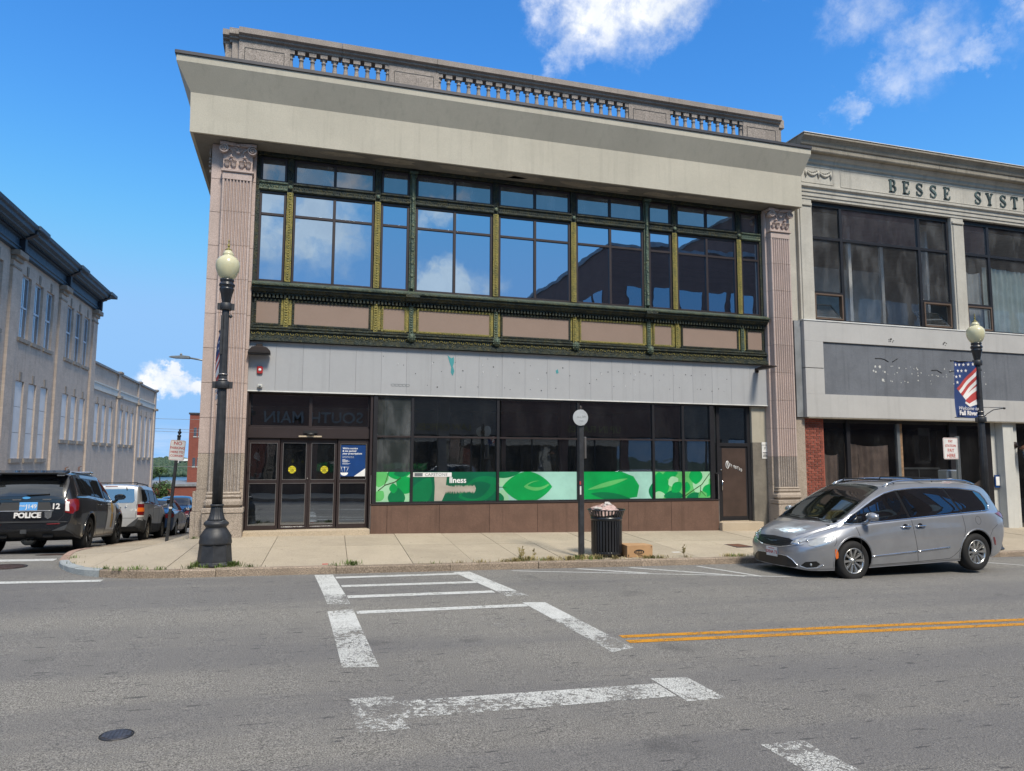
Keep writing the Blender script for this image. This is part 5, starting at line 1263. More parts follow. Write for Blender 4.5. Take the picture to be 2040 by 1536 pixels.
m = mb(); m.tube([(17.55, .33, 1.4), (17.58, .33, 1.0), (17.5, .33, .6), (17.56, .33, .2), (17.5, .33, -.3)], .008, 5); m.build('cable', 'black', N_)
# white pier, dark door bay beyond, wall lantern
m = mb(); m.box(22.86, 23.30, -.12, .3, -1.1, 2.44); m.box(23.301, 23.56, -.02, .3, -1.1, 2.44); m.box(22.62, 22.86, .15, .3, -1.1, 2.44); m.build('white_pier', 'dirty_white', N_, .006)
m = mb(); m.box(23.56, 23.64, .1, .3, -1.1, 2.4); m.box(25.6, 25.8, .1, .3, -1.1, 2.4); m.box(23.64, 25.6, .1, .3, 2.3, 2.4); m.box(26.0, XR, .0, .3, -1.2, 2.44); d_ = m.build('door_frame', 'black_frame', N_)
mb().quad((23.64, .2, -1.0), (25.6, .2, -1.0), (25.6, .2, 2.3), (23.64, .2, 2.3)).build('pane', 'glass_nb_low', d_)
m = mb(); m.box(22.64, 22.84, .08, .10, .35, .75); m.build('window_sticker', 'poster_blue', nf); m = mb(); m.box(22.68, 22.84, .07, .08, .42, .7); m.build('window_sticker', 'white', nf)
t = thing('wall_lantern', 'old copper wall lantern on the white pier at the right edge', 'lantern', (23.6, -.1, 1.7))
m = mb(); m.lathe([(.10, 0), (.10, -.03), (.05, -.05), (0, -.05)], 23.46, -.02, 16, 1.72, axis='y', cap=False); m.tube([(23.46, -.06, 1.70), (23.5, -.2, 1.62), (23.56, -.28, 1.72), (23.62, -.30, 1.88)], .02, 8); m.build('bracket', 'bronze_lamp', t)
m = mb(); m.lathe([(.03, .62), (.05, .60), (.03, .56), (.05, .52), (.20, .38), (.26, .32), (.25, .30), (.0, .30)], 23.66, -.32, 8, 1.28, cap=False); m.build('lantern_cap', 'rust', t)
m = mb(); m.lathe([(.12, 0), (.14, .02), (.22, .30)], 23.66, -.32, 6, 1.28, cap=False); m.build('lantern_glass', 'glass_nb', t)

# ============================================================ BEIGE BRICK BUILDING down the side street (left)
L_ = thing('brick_building', 'large beige brick building with blue cornice and boarded tall windows, left across the side street', 'building', (-15.5, 30, -3))
XW = -15.5
ZG = lambda y: zroad(-15, y)-.3
wall_parts = []
def wallseg(y0, y1, z0, z1, holes, x=XW, mat='beige_brick'):
    """wall in the plane x with rectangular window holes (y0,y1,z0,z1), real reveals 0.3 m deep"""
    ys_ = sorted({y0, y1}|{h[0] for h in holes}|{h[1] for h in holes}); zs_ = sorted({z0, z1}|{h[2] for h in holes}|{h[3] for h in holes}); m = mb()
    for i in range(len(ys_)-1):
        for j in range(len(zs_)-1):
            cy, cz = (ys_[i]+ys_[i+1])/2, (zs_[j]+zs_[j+1])/2
            if any(h[0] < cy < h[1] and h[2] < cz < h[3] for h in holes): continue
            m.quad((x, ys_[i], zs_[j]), (x, ys_[i+1], zs_[j]), (x, ys_[i+1], zs_[j+1]), (x, ys_[i], zs_[j+1]))
    for (a, b, c_, d) in holes:
        e = x-.32
        m.quad((x, a, c_), (e, a, c_), (e, a, d), (x, a, d)); m.quad((x, b, d), (e, b, d), (e, b, c_), (x, b, c_)); m.quad((x, a, d), (e, a, d), (e, b, d), (x, b, d)); m.quad((x, b, c_), (e, b, c_), (e, a, c_), (x, a, c_))
    return m.build('wall', mat, L_)
bays = [(4.3, 13.1), (13.1, 22.2), (22.2, 31.5), (31.5, 41.0), (41.0, 50.4)]
up_w, lo_w = [], []
for (a, b) in bays:
    w = (b-a)
    for k_ in range(3):
        c0 = a+w*(.285+.245*k_); up_w.append((c0-.80, c0+.80, 8.60, 12.60)); lo_w.append((c0-.75, c0+.75, 1.10 if b < 45 else 2.50, 5.95))
wallseg(-2.0, 50.9, -8, 13.62, up_w+lo_w)
low_bays = [(50.9, 60.2), (60.2, 69.7), (69.7, 80.2)]
lw2, bw2 = [], []
for i, (a, b) in enumerate(low_bays):
    for k_ in range(3): c0 = a+(b-a)*(.22+.27*k_); lw2.append((c0-.72, c0+.72, 2.50 if i < 2 else 1.20, 5.90)); bw2.append((c0-.72, c0+.72, -4.3 if i else -2.6, -2.0 if i else -1.2))
wallseg(50.9, 80.2, -10, 9.2, lw2+bw2)
m = mb(); m.box(-40, XW-.35, -2, 50.9, -8, 13.6); m.box(-40, XW-.35, 50.9, 80.15, -10, 9.1); m.build('building_core', 'dark_interior', L_)
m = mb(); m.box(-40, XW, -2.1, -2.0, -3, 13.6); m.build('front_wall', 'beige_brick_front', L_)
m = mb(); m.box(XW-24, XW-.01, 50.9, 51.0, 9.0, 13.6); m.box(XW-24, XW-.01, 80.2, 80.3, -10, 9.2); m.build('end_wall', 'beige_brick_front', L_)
plain('sash_blue', (.42, .50, .60), .5); plain('lintel', (.25, .22, .19), .9, var=.2)
for (a, b, c_, d) in up_w:
    x = XW-.16; m = mb(); t = .09
    m.box(x-.06, x, a, a+t, c_, d); m.box(x-.06, x, b-t, b, c_, d); m.box(x-.06, x, a+t, b-t, c_, c_+.12); m.box(x-.06, x, a+t, b-t, d-.10, d); zm = (c_+d)/2; m.box(x-.06, x+.02, a+t, b-t, zm-.06, zm+.06); m.box(x-.05, x-.01, (a+b)/2-.03, (a+b)/2+.03, c_+.12, d-.1)
    w = m.build('window', 'sash_blue', L_)
    for (p, q) in ((c_+.12, zm-.06), (zm+.06, d-.10)): mb().quad((x-.03, a+t, p), (x-.03, b-t, p), (x-.03, b-t, q), (x-.03, a+t, q)).build('pane', 'glass_far', w)
    m = mb(); m.box(XW-.28, XW+.12, a-.22, b+.22, c_-.24, c_-.002); m.build('window_sill', 'lintel', L_)
    m = mb(); m.prism([((a+b)/2-.12, d+.02), ((a+b)/2+.12, d+.02), ((a+b)/2+.18, d+.62), ((a+b)/2-.18, d+.62)], XW-.01, XW+.05, 'yz'); m.build('keystone', 'lintel', L_)
for (a, b, c_, d) in lo_w+lw2+bw2:
    x = XW-.10; n = 3 if d-c_ > 4 else (2 if d-c_ > 3 else 1)
    for i in range(n):
        p = c_+(d-c_)*i/n; q = c_+(d-c_)*(i+1)/n; mb().box(x-.03, x+random.uniform(-.008, .008), a+.02, b-.02, p+.012, q-.012).build('board', 'painted_board', L_)
    m = mb(); m.box(XW-.28, XW+.12, a-.2, b+.2, c_-.26, c_-.002); m.build('window_sill', 'lintel', L_)
    if d > 5: m = mb(); m.prism([((a+b)/2-.12, d+.02), ((a+b)/2+.12, d+.02), ((a+b)/2+.18, d+.55), ((a+b)/2-.18, d+.55)], XW-.01, XW+.05, 'yz'); m.build('keystone', 'lintel', L_)
for y in (4.3, 13.1, 22.2, 31.9, 41.3, 50.3):
    m = mb(); m.box(XW, XW+.16, y-.62, y+.62, -8, 13.0); m.build('brick_pilaster', 'beige_brick', L_)
    m = mb(); m.box(XW, XW+.22, y-.66, y+.66, 12.55, 12.7); m.box(XW, XW+.30, y-.66, y+.66, 13.0, 13.25); m.box(XW, XW+.52, y-.74, y+.74, 13.25, 13.6); m.build('pilaster_capital', 'lintel', L_, .03)
for y in (60.4, 69.9, 79.8):
    m = mb(); m.box(XW, XW+.14, y-.5, y+.42, -9, 9.35); m.build('brick_pilaster', 'beige_brick', L_)
    m = mb(); m.box(XW, XW+.40, y-.6, y+.5, 6.9, 7.15); m.box(XW, XW+.36, y-.56, y+.46, 9.3, 9.5); m.build('pilaster_capital', 'lintel', L_, .02)
cor = [(XW, 13.60), (XW+.35, 13.62), (XW+.35, 13.9), (XW+.45, 13.95), (XW+.45, 14.05), (XW+.30, 14.08), (XW+.30, 14.95), (XW+.50, 15.0), (XW+.55, 15.2), (XW+.95, 15.35), (XW+.98, 15.5), (XW+1.30, 15.62), (XW+1.34, 15.95), (XW+1.52, 16.05), (XW+1.60, 16.38), (XW, 16.42)]
cf = lambda d: d*.78
cz_ = lambda z: 13.6+(z-13.6)*.575
cor = [(XW+cf(a-XW), cz_(b)) for a, b in cor]
m = mb(); n_ = len(cor)
for yy in (-2.5, 50.9): m.v += [(a, yy, b) for a, b in cor]
for i in range(n_): j = (i+1) % n_; m._f((i, n_+i, n_+j, j))
m._f(tuple(range(n_))); m._f(tuple(range(2*n_-1, n_-1, -1))); m.build('cornice', 'blue_cornice', L_)
plain('cornice_deep', (.012, .018, .03), .6)
for y in (4.3, 13.1, 22.2, 31.9, 41.3, 50.3):
    m = mb(); m.box(XW+.22, XW+.56, y-.16, y+.16, 13.61, 14.42); m.prism([(XW+.45, 14.35), (XW+1.12, 14.75), (XW+1.16, 14.95), (XW+.4, 14.95)], y-.2, y+.2, 'xz')
    for i in range(len(m.v)): pass
    m.build('cornice_bracket', 'cornice_deep', L_, .02)
    m = mb(); m.box(XW+.1, XW+1.34, y-.25, y+1.6, 14.98, 15.28); m.build('cornice_break', 'blue_cornice', L_, .04)
m = mb(); r_ = random.Random(6)
for i in range(130): y = 20+i*.235; m.box(XW+.40, XW+.56, y, y+.12, 14.42, 14.51)
o = m.build('cornice_dentils', 'cornice_deep', L_); o['kind'] = 'stuff'
m = mb(); m.box(-40, XW-.1, -2.0, 50.9, 15.0, 15.1); m.build('roof', 'coping', L_)
for (a, b) in ((51.0, 59.9), (60.9, 69.4), (70.4, 79.3)): m = mb(); m.box(XW-.01, XW+.10, a, b, 7.05, 7.6); m.box(XW+.0, XW+.16, a, b, 7.6, 7.72); m.build('stone_band', 'dirty_white', L_)
m = mb(); m.box(XW-.5, XW+.22, 50.9, 80.3, 9.2, 9.38); m.build('parapet_coping', 'coping_grey', L_)
m = mb(); r_ = random.Random(14)
for (y, z) in ((44.6, -.2), (48.2, -.2)): m.tube([(XW+.1, y, -3.5), (XW+.1, y, .4), (XW+.1, y+.6, .45)], .04, 6)
m.build('pipe', 'rust', L_)

# ============================================================ FAR BUILDINGS at the foot of the street
t = thing('brick_warehouse', 'long low red brick building at the foot of the side street', 'building', (-20, 92, -9))
m = mb(); m.box(-30, -3, 92, 110, -12, -2.75); m.build('wall', 'red_far_brick', t); m = mb(); m.box(-30.2, -2.8, 91.8, 110, -2.75, -2.45); m.build('roof_coping', 'coping_grey', t)
t = thing('brick_mill', 'tall red brick mill with rows of arched windows, behind the corner building', 'building', (-12, 100, -9))
m = mb(); m.box(-14.0, 2, 100, 130, -12, 7.7); mw = m.build('wall', 'red_far_brick', t); m = mb(); m.box(-14.15, 2.1, 99.85, 130, 7.7, 7.95); m.build('roof_coping', 'coping', t)
for z in (4.4, -.1, -1.8-2.4):
    for i in range(6):
        x = -13.35+i*.62+(.25 if i > 2 else 0); m = mb(); m.box(x, x+.38, 99.93, 99.99, z, z+1.3); m.build('window', 'glass_far', t)
        m = mb(); m.box(x-.05, x+.43, 99.9, 99.99, z-.14, z-.01); m.build('window_sill', 'dirty_white', t)
# far shore buildings
r_ = random.Random(12)
t = thing('factory_building', 'long white factory building with open bays on the far shore', 'building', (-330, 2400, -15))
m = mb(); m.box(-346, -250, 2400, 2440, -9.0, -2); m.box(-346, -334, 2400, 2440, -36, -9); m.box(-296, -280, 2400, 2440, -36, -9); m.build('wall', 'white', t)
t = thing('domed_hall', 'wide white domed hall on the far shore', 'building', (-250, 2380, -30))
m = mb(); m.ball((-240, 2380, -30), (62, 45, 27), 20, 10); m.build('roof', 'tan_granite', t)
for i in range(16):
    x = r_.uniform(-300, -190); y = 1512+r_.uniform(0, 40); s_ = r_.uniform(4, 9); z = zfar(x, y)
    t = thing('house', 'small pale house on the far shore of the river', 'house', (x, y, z), 'houses on the far shore')
    m = mb(); m.box(x-s_, x+s_, y-4, y+4, z-2, z+4.5); m.build('wall', r_.choice(['white', 'beige_paint', 'dirty_white']), t)
    m = mb(); m.prism([(x-s_-.5, z+4.5), (x+s_+.5, z+4.5), (x, z+8)], y-4.5, y+4.5, 'xz'); m.build('roof', 'coping_grey', t)
# tree beside the end of the beige building
def tree(name, label, x, y, zb, h, rad, seed, group=None):
    r_ = random.Random(seed); t = thing(name, label, 'tree', (x, y, zb), group)
    m = mb(); m.tube([(x, y, zb-.2), (x+.1, y, zb+h*.3), (x, y+.1, zb+h*.55), (x-.1, y, zb+h*.85)], [h*.035, h*.027, h*.018, h*.006], 8)
    for i in range(7):
        a = r_.uniform(0, 2*pi); z = zb+h*r_.uniform(.3, .6); m.tube([(x, y, z), (x+rad*.4*cos(a), y+rad*.4*sin(a), z+h*.14), (x+rad*.75*cos(a), y+rad*.75*sin(a), z+h*.22)], [h*.014, h*.009, h*.004], 5)
    m.build('trunk', 'tree_bark', t); m = mb()
    cl = [(x+rad*.75*r_.uniform(-1, 1), y+rad*.75*r_.uniform(-1, 1), zb+h*r_.uniform(.40, .98), rad*r_.uniform(.25, .5)) for _ in range(26)]
    for (cx, cy, cz, cr) in cl:
        for i in range(90):
            v = Vector((r_.gauss(0, 1), r_.gauss(0, 1), r_.gauss(0, .8))).normalized()*cr*r_.uniform(.6, 1.05); s_ = .11*r_.uniform(.7, 1.4)
            a = Vector((r_.uniform(-1, 1), r_.uniform(-1, 1), r_.uniform(-.6, .6))).normalized(); b = a.orthogonal().normalized(); c0 = Vector((cx, cy, cz))+v
            m.quad(c0-a*s_, c0-b*s_*.6, c0+a*s_, c0+b*s_*.6)
    m.build('crown', 'leaf', t); return t
tree('street_tree', 'green tree peeking out past the end of the beige brick building', -15.7, 88, -7.6, 7.7, 1.35, 4)

# ============================================================ ACROSS THE MAIN STREET (mirrored in the windows)
def storefront(x0, x1, y, h, label, mat, sign=None, wins=4, seed=1, signz=3.1, ssize=.7, smat='white'):
    zb = zroad((x0+x1)/2, -20)+.1; t = thing('storefront_building', label, 'building', (x0, y, zb)); d = -12
    m = mb(); w = (x1-x0)/wins; m.box(x0, x1, y-.3, y, 2.55, h); m.box(x0, x1, y+d, y-11.7, -1.5, h); m.box(x0, x0+.3, y-12, y-.3, -1.5, h); m.box(x1-.3, x1, y-12, y-.3, -1.5, h); m.box(x0+.3, x1-.3, y-11.7, y-.3, h-.3, h-.1)
    for i in range(wins+1): m.box(x0+i*w-(.25 if 0 < i < wins else 0), x0+i*w+(.25 if i < wins else 0), y-.3, y, -1.5, 2.55) if i < wins else m.box(x1-.25, x1, y-.3, y, -1.5, 2.55)
    m.build('wall', mat, t); m = mb(); m.box(x0-.05, x1+.05, y-.35, y+.2, h, h+.18); m.build('parapet_coping', 'coping', t)
    for i in range(wins):
        a = x0+i*w+.26; b = x0+(i+1)*w-.26; m = mb(); m.box(a, b, y-.2, y-.12, -.1, 0); m.box((a+b)/2-.04, (a+b)/2+.04, y-.2, y-.12, 0, 2.5); m.box(a, b, y-.2, y-.12, 2.46, 2.55); wf = m.build('shop_window', 'black_frame', t)
        mb().quad((a, y-.16, -.0), (b, y-.16, -.0), (b, y-.16, 2.46), (a, y-.16, 2.46)).build('pane', 'glass_dark', wf); mb().box(a, b, y-.25, y-.1, -1.4, -.1).build('bulkhead', 'brown_slab', t)
        if h > 6:
            mb().box(a+.2, b-.2, y-.01, y+.03, 5.0, 6.6).build('upper_window', 'glass_dark', t)
    if sign: text('lettering', sign, ((x0+x1)/2, y+.03, signz), ssize, smat, t, rot=(pi/2, 0, pi), ex=.01, bold=.01)
    return t
storefront(-24, -8.2, -22, 7.6, 'brown brick shop row across the street, far left', 'brown_brick', wins=5)
storefront(-8, -1.6, -22, 6.6, 'tan brick shop across the street left of the SOUTH MAIN sign', 'tan_brick', wins=2)
storefront(-1.5, 5.6, -22, 6.9, 'dark brick shop with SOUTH MAIN lettering across the street', 'brown_brick', 'SOUTH MAIN', 2, signz=3.35, ssize=.85, smat='galv')
storefront(5.7, 12.4, -22, 6.2, 'tan brick law office across the street', 'tan_brick', 'LAW OFFICES', 2, signz=2.95, ssize=.5, smat='gilt')
storefront(12.5, 24, -22, 6.4, 'brick shop with UP IN FLAMES sign across the street', 'brown_brick', 'UP IN FLAMES', 3, signz=2.95, ssize=.55, smat='gilt')
def block(x0, x1, y0, y1, h, mat, label, rows, wd, gap, band):
    t = thing('office_block', label, 'building', (x0, y1, -1)); m = mb()
    m.box(x0+.2, x1, y1-.3, y1, -1.5, h); m.box(x0, x0+.2, y0, y1, -1.5, h); m.box(x0+.2, x1, y0, y0+.2, -1.5, h); m.box(x1-.2, x1, y0+.2, y1-.3, -1.5, h); m.box(x0+.2, x1-.2, y0+.2, y1-.3, h-.4, h-.2); m.build('wall', mat, t)
    m = mb(); m.box(x0-.1, x1+.1, y0-.1, y1+.1, h, h+.25); m.build('parapet_coping', 'coping_grey', t)
    for z in rows:
        x = x0+1.2
        while x+wd < x1: mb().box(x, x+wd, y1+.01, y1+.07, z, z+1.9).build('window', 'glass_far', t); x += wd+gap
        y = y1-1.2
        while y-wd > y0: mb().box(x0-.07, x0-.01, y-wd, y, z, z+1.9).build('window', 'glass_far', t); y -= wd+gap
        mb().box(x0, x1, y1+.01, y1+.12, z-.4, z-.12).build('stone_band', band, t)
block(20.5, 34.4, -42, -24.5, 15.2, 'brown_brick_side', 'dark brown brick block with window strips behind the shops across the street', (10.6,), 1.6, .35, 'beige_paint')
block(34.5, 80, -60, -22, 20.5, 'brown_brick', 'tall brick block with pale window strips across the street, far right', (10.4,), 1.9, .5, 'beige_paint')
storefront(24.1, 34, -22, 5.6, 'low tan brick shop beside the tall block across the street', 'tan_brick', wins=3)
t = thing('white_roof_building', 'low white-roofed building further back behind the shops across the street', 'building', (8, -45, 0))
m = mb(); m.box(7, 14, -60, -45, -1, 15.9); m.build('wall', 'white', t)

# ============================================================ STREET FURNITURE
k = NB('lamp_globe'); lw = k.pos(); k.col((.74, .70, .46)); k.setp(.22, 0, .5); k.b.inputs['Transmission Weight'].default_value = .25; k.b.inputs['Subsurface Weight'].default_value = .0; M['lamp_globe'] = k.m
def street_lamp(x, y, label, banner):
    zb = zwalk(x, y); t = thing('street_lamp', label, 'street lamp', (x, y, zb), 'acorn globe street lamps on the kerb'); z0 = zb
    # octagonal skirt
    m = mb(); m.lathe([(.325, 0), (.325, .03), (.29, .06), (.265, .33), (.265, .36)], x, y, 8, z0, cap=True); m.sm = [False]*len(m.f); m.build('base_skirt', 'lamp_iron', t, .008)
    m = mb(); m.lathe([(.265, .36), (.272, .38), (.272, .40), (.262, .45), (.262, .50), (.20, .60), (.17, .64), (.175, .66), (.21, .70), (.205, .73), (.16, .77)], x, y, 24, z0); m.build('base_moulding', 'lamp_iron', t)
    m = mb(); m.lathe([(.16, .77), (.14, .80), (.115, .88), (.100, .98), (.098, 1.02)], x, y, 48, z0, flute=16, fl_amp=.10); m.build('flared_foot', 'lamp_iron', t)
    m = mb(); m.lathe([(.112, 1.01), (.112, 1.04), (.10, 1.05), (.10, 1.01)], x, y, 24, z0); m.lathe([(.090, 1.04), (.082, 2.2), (.072, 3.3), (.062, 4.55), (.060, 4.62)], x, y, 48, z0, flute=12, fl_amp=.09); m.build('pole', 'lamp_iron', t)
    m = mb(); m.lathe([(.062, 4.58), (.070, 4.60), (.075, 4.66), (.10, 4.80), (.125, 4.88), (.125, 4.90), (.11, 4.92), (.135, 4.95), (.135, 4.98), (.115, 5.0), (.105, 5.02), (.12, 5.04), (.12, 5.07), (.09, 5.08)], x, y, 24, z0); m.build('lamp_holder', 'iron_gloss', t)
    m = mb(); g = [(.10, 5.075), (.15, 5.13), (.195, 5.24), (.208, 5.33), (.195, 5.41), (.15, 5.47), (.10, 5.50), (.088, 5.515), (.10, 5.53), (.085, 5.56), (.06, 5.60), (.05, 5.61)]; m.lathe(g, x, y, 28, z0, cap=False); m.build('globe', 'lamp_globe', t)
    m = mb(); m.lathe([(.045, 5.10), (.045, 5.30), (.03, 5.33), (0, 5.33)], x, y, 12, z0); m.build('bulb_socket', 'white', t)
    m = mb(); m.lathe([(.055, 5.605), (.06, 5.62), (.02, 5.65), (.015, 5.68), (.028, 5.70), (.015, 5.72), (.008, 5.76), (.014, 5.775), (.004, 5.82)], x, y, 12, z0); m.build('finial', 'bronze_gold', t)
    for zz, w in ((4.57, .115), (3.15, .14)):
        m = mb(); m.lathe([(w*.85, -.065), (w*.85, .065)], x, y, 20, z0+zz); m.box(x-w-.03, x-w*.75, y-.02, y+.02, z0+zz-.06, z0+zz+.06); m.box(x+w*.75, x+w+.03, y-.02, y+.02, z0+zz-.06, z0+zz+.06); m.build('clamp_band', 'lamp_iron', t, .004)
    m = mb(); m.tube([(x+.07, y, z0+4.42), (x+.10, y, z0+4.38)], .03, 8); m.box(x-.07, x-.03, y-.075, y-.06, z0+3.7, z0+4.4); m.build('fittings', 'lamp_iron', t)
    m = mb()
    for zz in (3.24, 3.34): m.lathe([(.083, -.012), (.083, .012)], x, y, 20, z0+zz)
    m.build('steel_strap', 'alu', t); return t
l1 = street_lamp(-.19, -4.02, 'left acorn-globe street lamp in front of the fluted corner pilaster', None)
l2 = street_lamp(17.38, -4.0, 'right acorn-globe street lamp behind the minivan, carrying the flag banner', None)
# scroll arm on the right lamp
m = mb(); zz = zwalk(17.38, -4)+3.15+.15; m.tube([(17.45, -4, zz+.16), (18.15, -4, zz+.16)], .008, 6); m.tube([(17.45, -4, zz-.10), (17.6, -4, zz-.0), (17.8, -4, zz+.10), (18.15, -4, zz+.15)], .012, 6); m.ball((18.17, -4, zz+.15), .03, 8, 6); m.build('bracket_arm', 'iron_gloss', l2)
def star(cx, cz, r, rot=0): return [(cx+(r if i % 2 == 0 else r*.42)*sin(pi*i/5+rot), cz+(r if i % 2 == 0 else r*.42)*cos(pi*i/5+rot)) for i in range(10)]
def banner(parent_label, x, y, z, ang, bulge, sag=0):
    t = thing('banner', parent_label, 'banner', (x, y, z), rz=ang, local=True)
    # local frame: +x runs away from the pole, z down from 0
    w, h = .72, 1.40
    def YY(u, v): return bulge*sin(pi*(v/h))*(.4+.6*u/w)+.018*sin(u*9+v*4)
    def surf(poly, off, name, mat, par):
        ok = bmesh.new(); vs = []
        # grid-cut the polygon so that it follows the cloth
        m = mb(); step = .06; u0 = min(p[0] for p in poly); u1 = max(p[0] for p in poly); v0 = min(p[1] for p in poly); v1 = max(p[1] for p in poly)
        i0, i1 = int(math.floor(u0/step)), int(math.ceil(u1/step)); j0, j1 = int(math.floor(v0/step)), int(math.ceil(v1/step)); ok.free()
        cx = sum(p[0] for p in poly)/len(poly); cz = sum(p[1] for p in poly)/len(poly); tris = geometry.tessellate_polygon([[Vector((a, b, 0)) for a, b in poly]])
        for tr in tris:
            T = [poly[k_] for k_ in tr]
            for i in range(i0, i1):
                for j in range(j0, j1):
                    q = clip([(i*step, j*step), ((i+1)*step, j*step), ((i+1)*step, (j+1)*step), (i*step, (j+1)*step)], T)
                    if len(q) > 2: m.quad(*[(a, YY(a, -b)+off, b) for a, b in q])
        o = m.build(name, mat, par); return o
    base = surf([(0.02, 0), (w, 0), (w, -h), (.02, -h)], 0, 'cloth', 'navy', t)
    for sg in (-1, 1):
        s_ = sg*.0025
        st = [(.66, -.09), (.53, -.085), (.40, -.08), (.27, -.07), (.13, -.06), (.59, -.24), (.46, -.235), (.33, -.225), (.66, -.39), (.53, -.37), (.63, -.53)]
        for (a, b) in st: surf(star(a, b, .048), s_, 'star', 'flag_white', t)
        # waving stripes, folded flag
        xs_ = lambda a: a
        P = [(.02, -.12), (.12, -.22), (.32, -.42), (.50, -.54), (.66, -.66)]
        for i in range(7):
            mt = 'flag_red' if i % 2 == 0 else 'flag_white'
            o_ = i*.105; q = [(.02, -.12-o_), (.02, -.225-o_), (.66-(i+1)*.055, -.68-(i+1)*.062), (.66-i*.055, -.68-i*.062+.0)]
            if i > 4: q = [(.02, -.60-(i-5)*.11), (.02, -.71-(i-5)*.11), (.40-(i-5)*.03, -.98-(i-5)*.07), (.45-(i-5)*.03, -.90-(i-5)*.07)]
            surf(q, s_*(1.5+i*.1), 'stripe', mt, t)
        surf([(.02, -.82), (.02, -.93), (.30, -1.07), (.42, -1.0), (.38, -.93)], s_*3, 'stripe', 'flag_red', t); surf([(.02, -.93), (.02, -1.06), (.30, -1.13), (.44, -1.04), (.42, -1.0), (.30, -1.05)], s_*3.2, 'stripe', 'flag_white', t)
    rz = pi
    text('lettering', 'Welcome to', (.36, .012+YY(.36, 1.17), -1.17), .125, 'flag_white', t, rot=(pi/2, 0, pi), shear=.35); text('lettering', 'Fall River', (.37, .013+YY(.37, 1.28), -1.29), .150, 'flag_white', t, rot=(pi/2, 0, pi), bold=.006)
    m = mb(); m.tube([(0, 0, .0), (w+.06, 0, .0)], .012, 6); m.ball((w+.08, 0, 0), .025, 8, 5); m.tube([(0, 0, -h), (w+.06, 0, -h)], .010, 6); m.build('banner_rod', 'iron_gloss', t)
    return t
banner('navy stars-and-stripes banner reading Welcome to Fall River on the right street lamp', 17.34, -4.0, 3.66, pi, -.03)
banner('navy banner seen edge-on hanging from the left street lamp', -.23, -3.95, 3.60, radians(99), .05)

# sign post with round tags, mid sidewalk
t = thing('sign_post', 'dark square sign post with round white plates standing beside the trash can', 'sign', (6.69, -4.0, zwalk(6.69, -4)))
x, y, z = 6.69, -4.0, zwalk(6.69, -4)
m = mb(); m.box(x-.05, x+.05, y-.05, y+.05, z-.02, z+2.72); m.build('pole', 'lamp_iron', t, .008)
m = mb(); m.box(x-.055, x+.055, y-.055, y+.055, z+2.72, z+2.76); m.lathe([(.07, 2.76), (.07, 2.82), (.04, 2.86), (.05, 2.90), (.055, 2.94), (.03, 3.0), (.035, 3.03), (.0, 3.07)], x, y, 14, z); m.build('finial', 'bronze_lamp', t)
m = mb(); m.lathe([(0, 0), (.165, 0), (.165, .01), (0, .01)], x-.0, y-.085, 28, z+2.81, axis='y', cap=False); m.v = [(a-.035, b, c_) for a, b, c_ in m.v]; m.sm = [False]*len(m.f); d_ = m.build('round_plate', 'plate_grey', t)
m = mb(); s0 = len(m.v); m.lathe([(0, 0), (.165, 0), (.165, .01), (0, .01)], 0, 0, 28, 0, axis='y', cap=False); m.xf(s0, Matrix.Translation((x+.10, y+.10, z+2.82)) @ Matrix.Rotation(radians(50), 4, 'Z')); m.sm = [False]*len(m.f); m.build('round_plate', 'plate_grey', t)
for o_, p_ in ((t, x),):
    pass
for ob_ in [o for o in t.children if o.name.startswith('round_plate')]: ob_.location.x += 0
m = mb(); yq = y-.087
def squig(x0, z0, w, h, n, seed):
    r_ = random.Random(seed); m.tube([(x0+w*i/n, yq, z0+h*r_.uniform(-.5, .5)) for i in range(n+1)], .0035, 4)
squig(x-.105, z+2.82, .085, .05, 9, 1); squig(x-.005, z+2.83, .09, .05, 9, 2); squig(x-.06, z+2.745, .085, .045, 9, 3); m.ball((x-.03, yq, z+2.925), .005, 6, 4); m.ball((x-.03, yq, z+2.68), .005, 6, 4)
m.build('handwriting', 'galv', d_)
m = mb(); m.box(x+.075, x+.125, y-.01, y+.36, z+1.98, z+2.42); m.build('side_plate', 'alu', t, .01)
m = mb(); m.box(x-.052, x-.02, y-.053, y-.050, z+1.45, z+1.52); m.build('sticker', 'flag_red', t); m = mb(); m.box(x-.045, x-.015, y-.053, y-.050, z+1.25, z+1.42); m.build('sticker', 'white_metal', t)

# trash can
x, y, z = 7.30, -3.88, zwalk(7.3, -3.88)
t = thing('trash_can', 'black slatted steel trash can overfull with litter, on the sidewalk', 'trash can', (x, y, z))
m = mb(); m.lathe([(.26, .03), (.30, .03), (.31, .07), (.31, .10), (.28, .10)], x, y, 28, z, cap=False); m.lathe([(.305, .72), (.325, .73), (.325, .80), (.305, .80)], x, y, 28, z, cap=False); m.build('hoop', 'iron_gloss', t)
m = mb(); m.box(.300, .316, -.020, .020, .09, .73); slat = m.mesh('slat', 'iron_gloss')
m = mb(); m.box(.318, .330, -.016, .016, .80, .93); m.v = [(vx+(.05 if vz > .85 else 0), vy, vz) for vx, vy, vz in m.v]; pick = m.mesh('slat', 'iron_gloss')
for i in range(32): inst('slat', slat, (x, y, z), t, rot=(0, 0, 2*pi*i/32))
for i in range(32): inst('slat', pick, (x, y, z), t, rot=(0, 0, 2*pi*(i+.5)/32))
m = mb(); pts = [(x+.38*cos(a*pi/14), y+.38*sin(a*pi/14), z+.935) for a in range(28)]; m.tube(pts, .014, 6, close=True); m.build('rim', 'iron_gloss', t)
m = mb(); m.lathe([(.0, .05), (.27, .05), (.275, .78), (.26, .80)], x, y, 24, z, cap=False); m.build('liner', 'black', t)
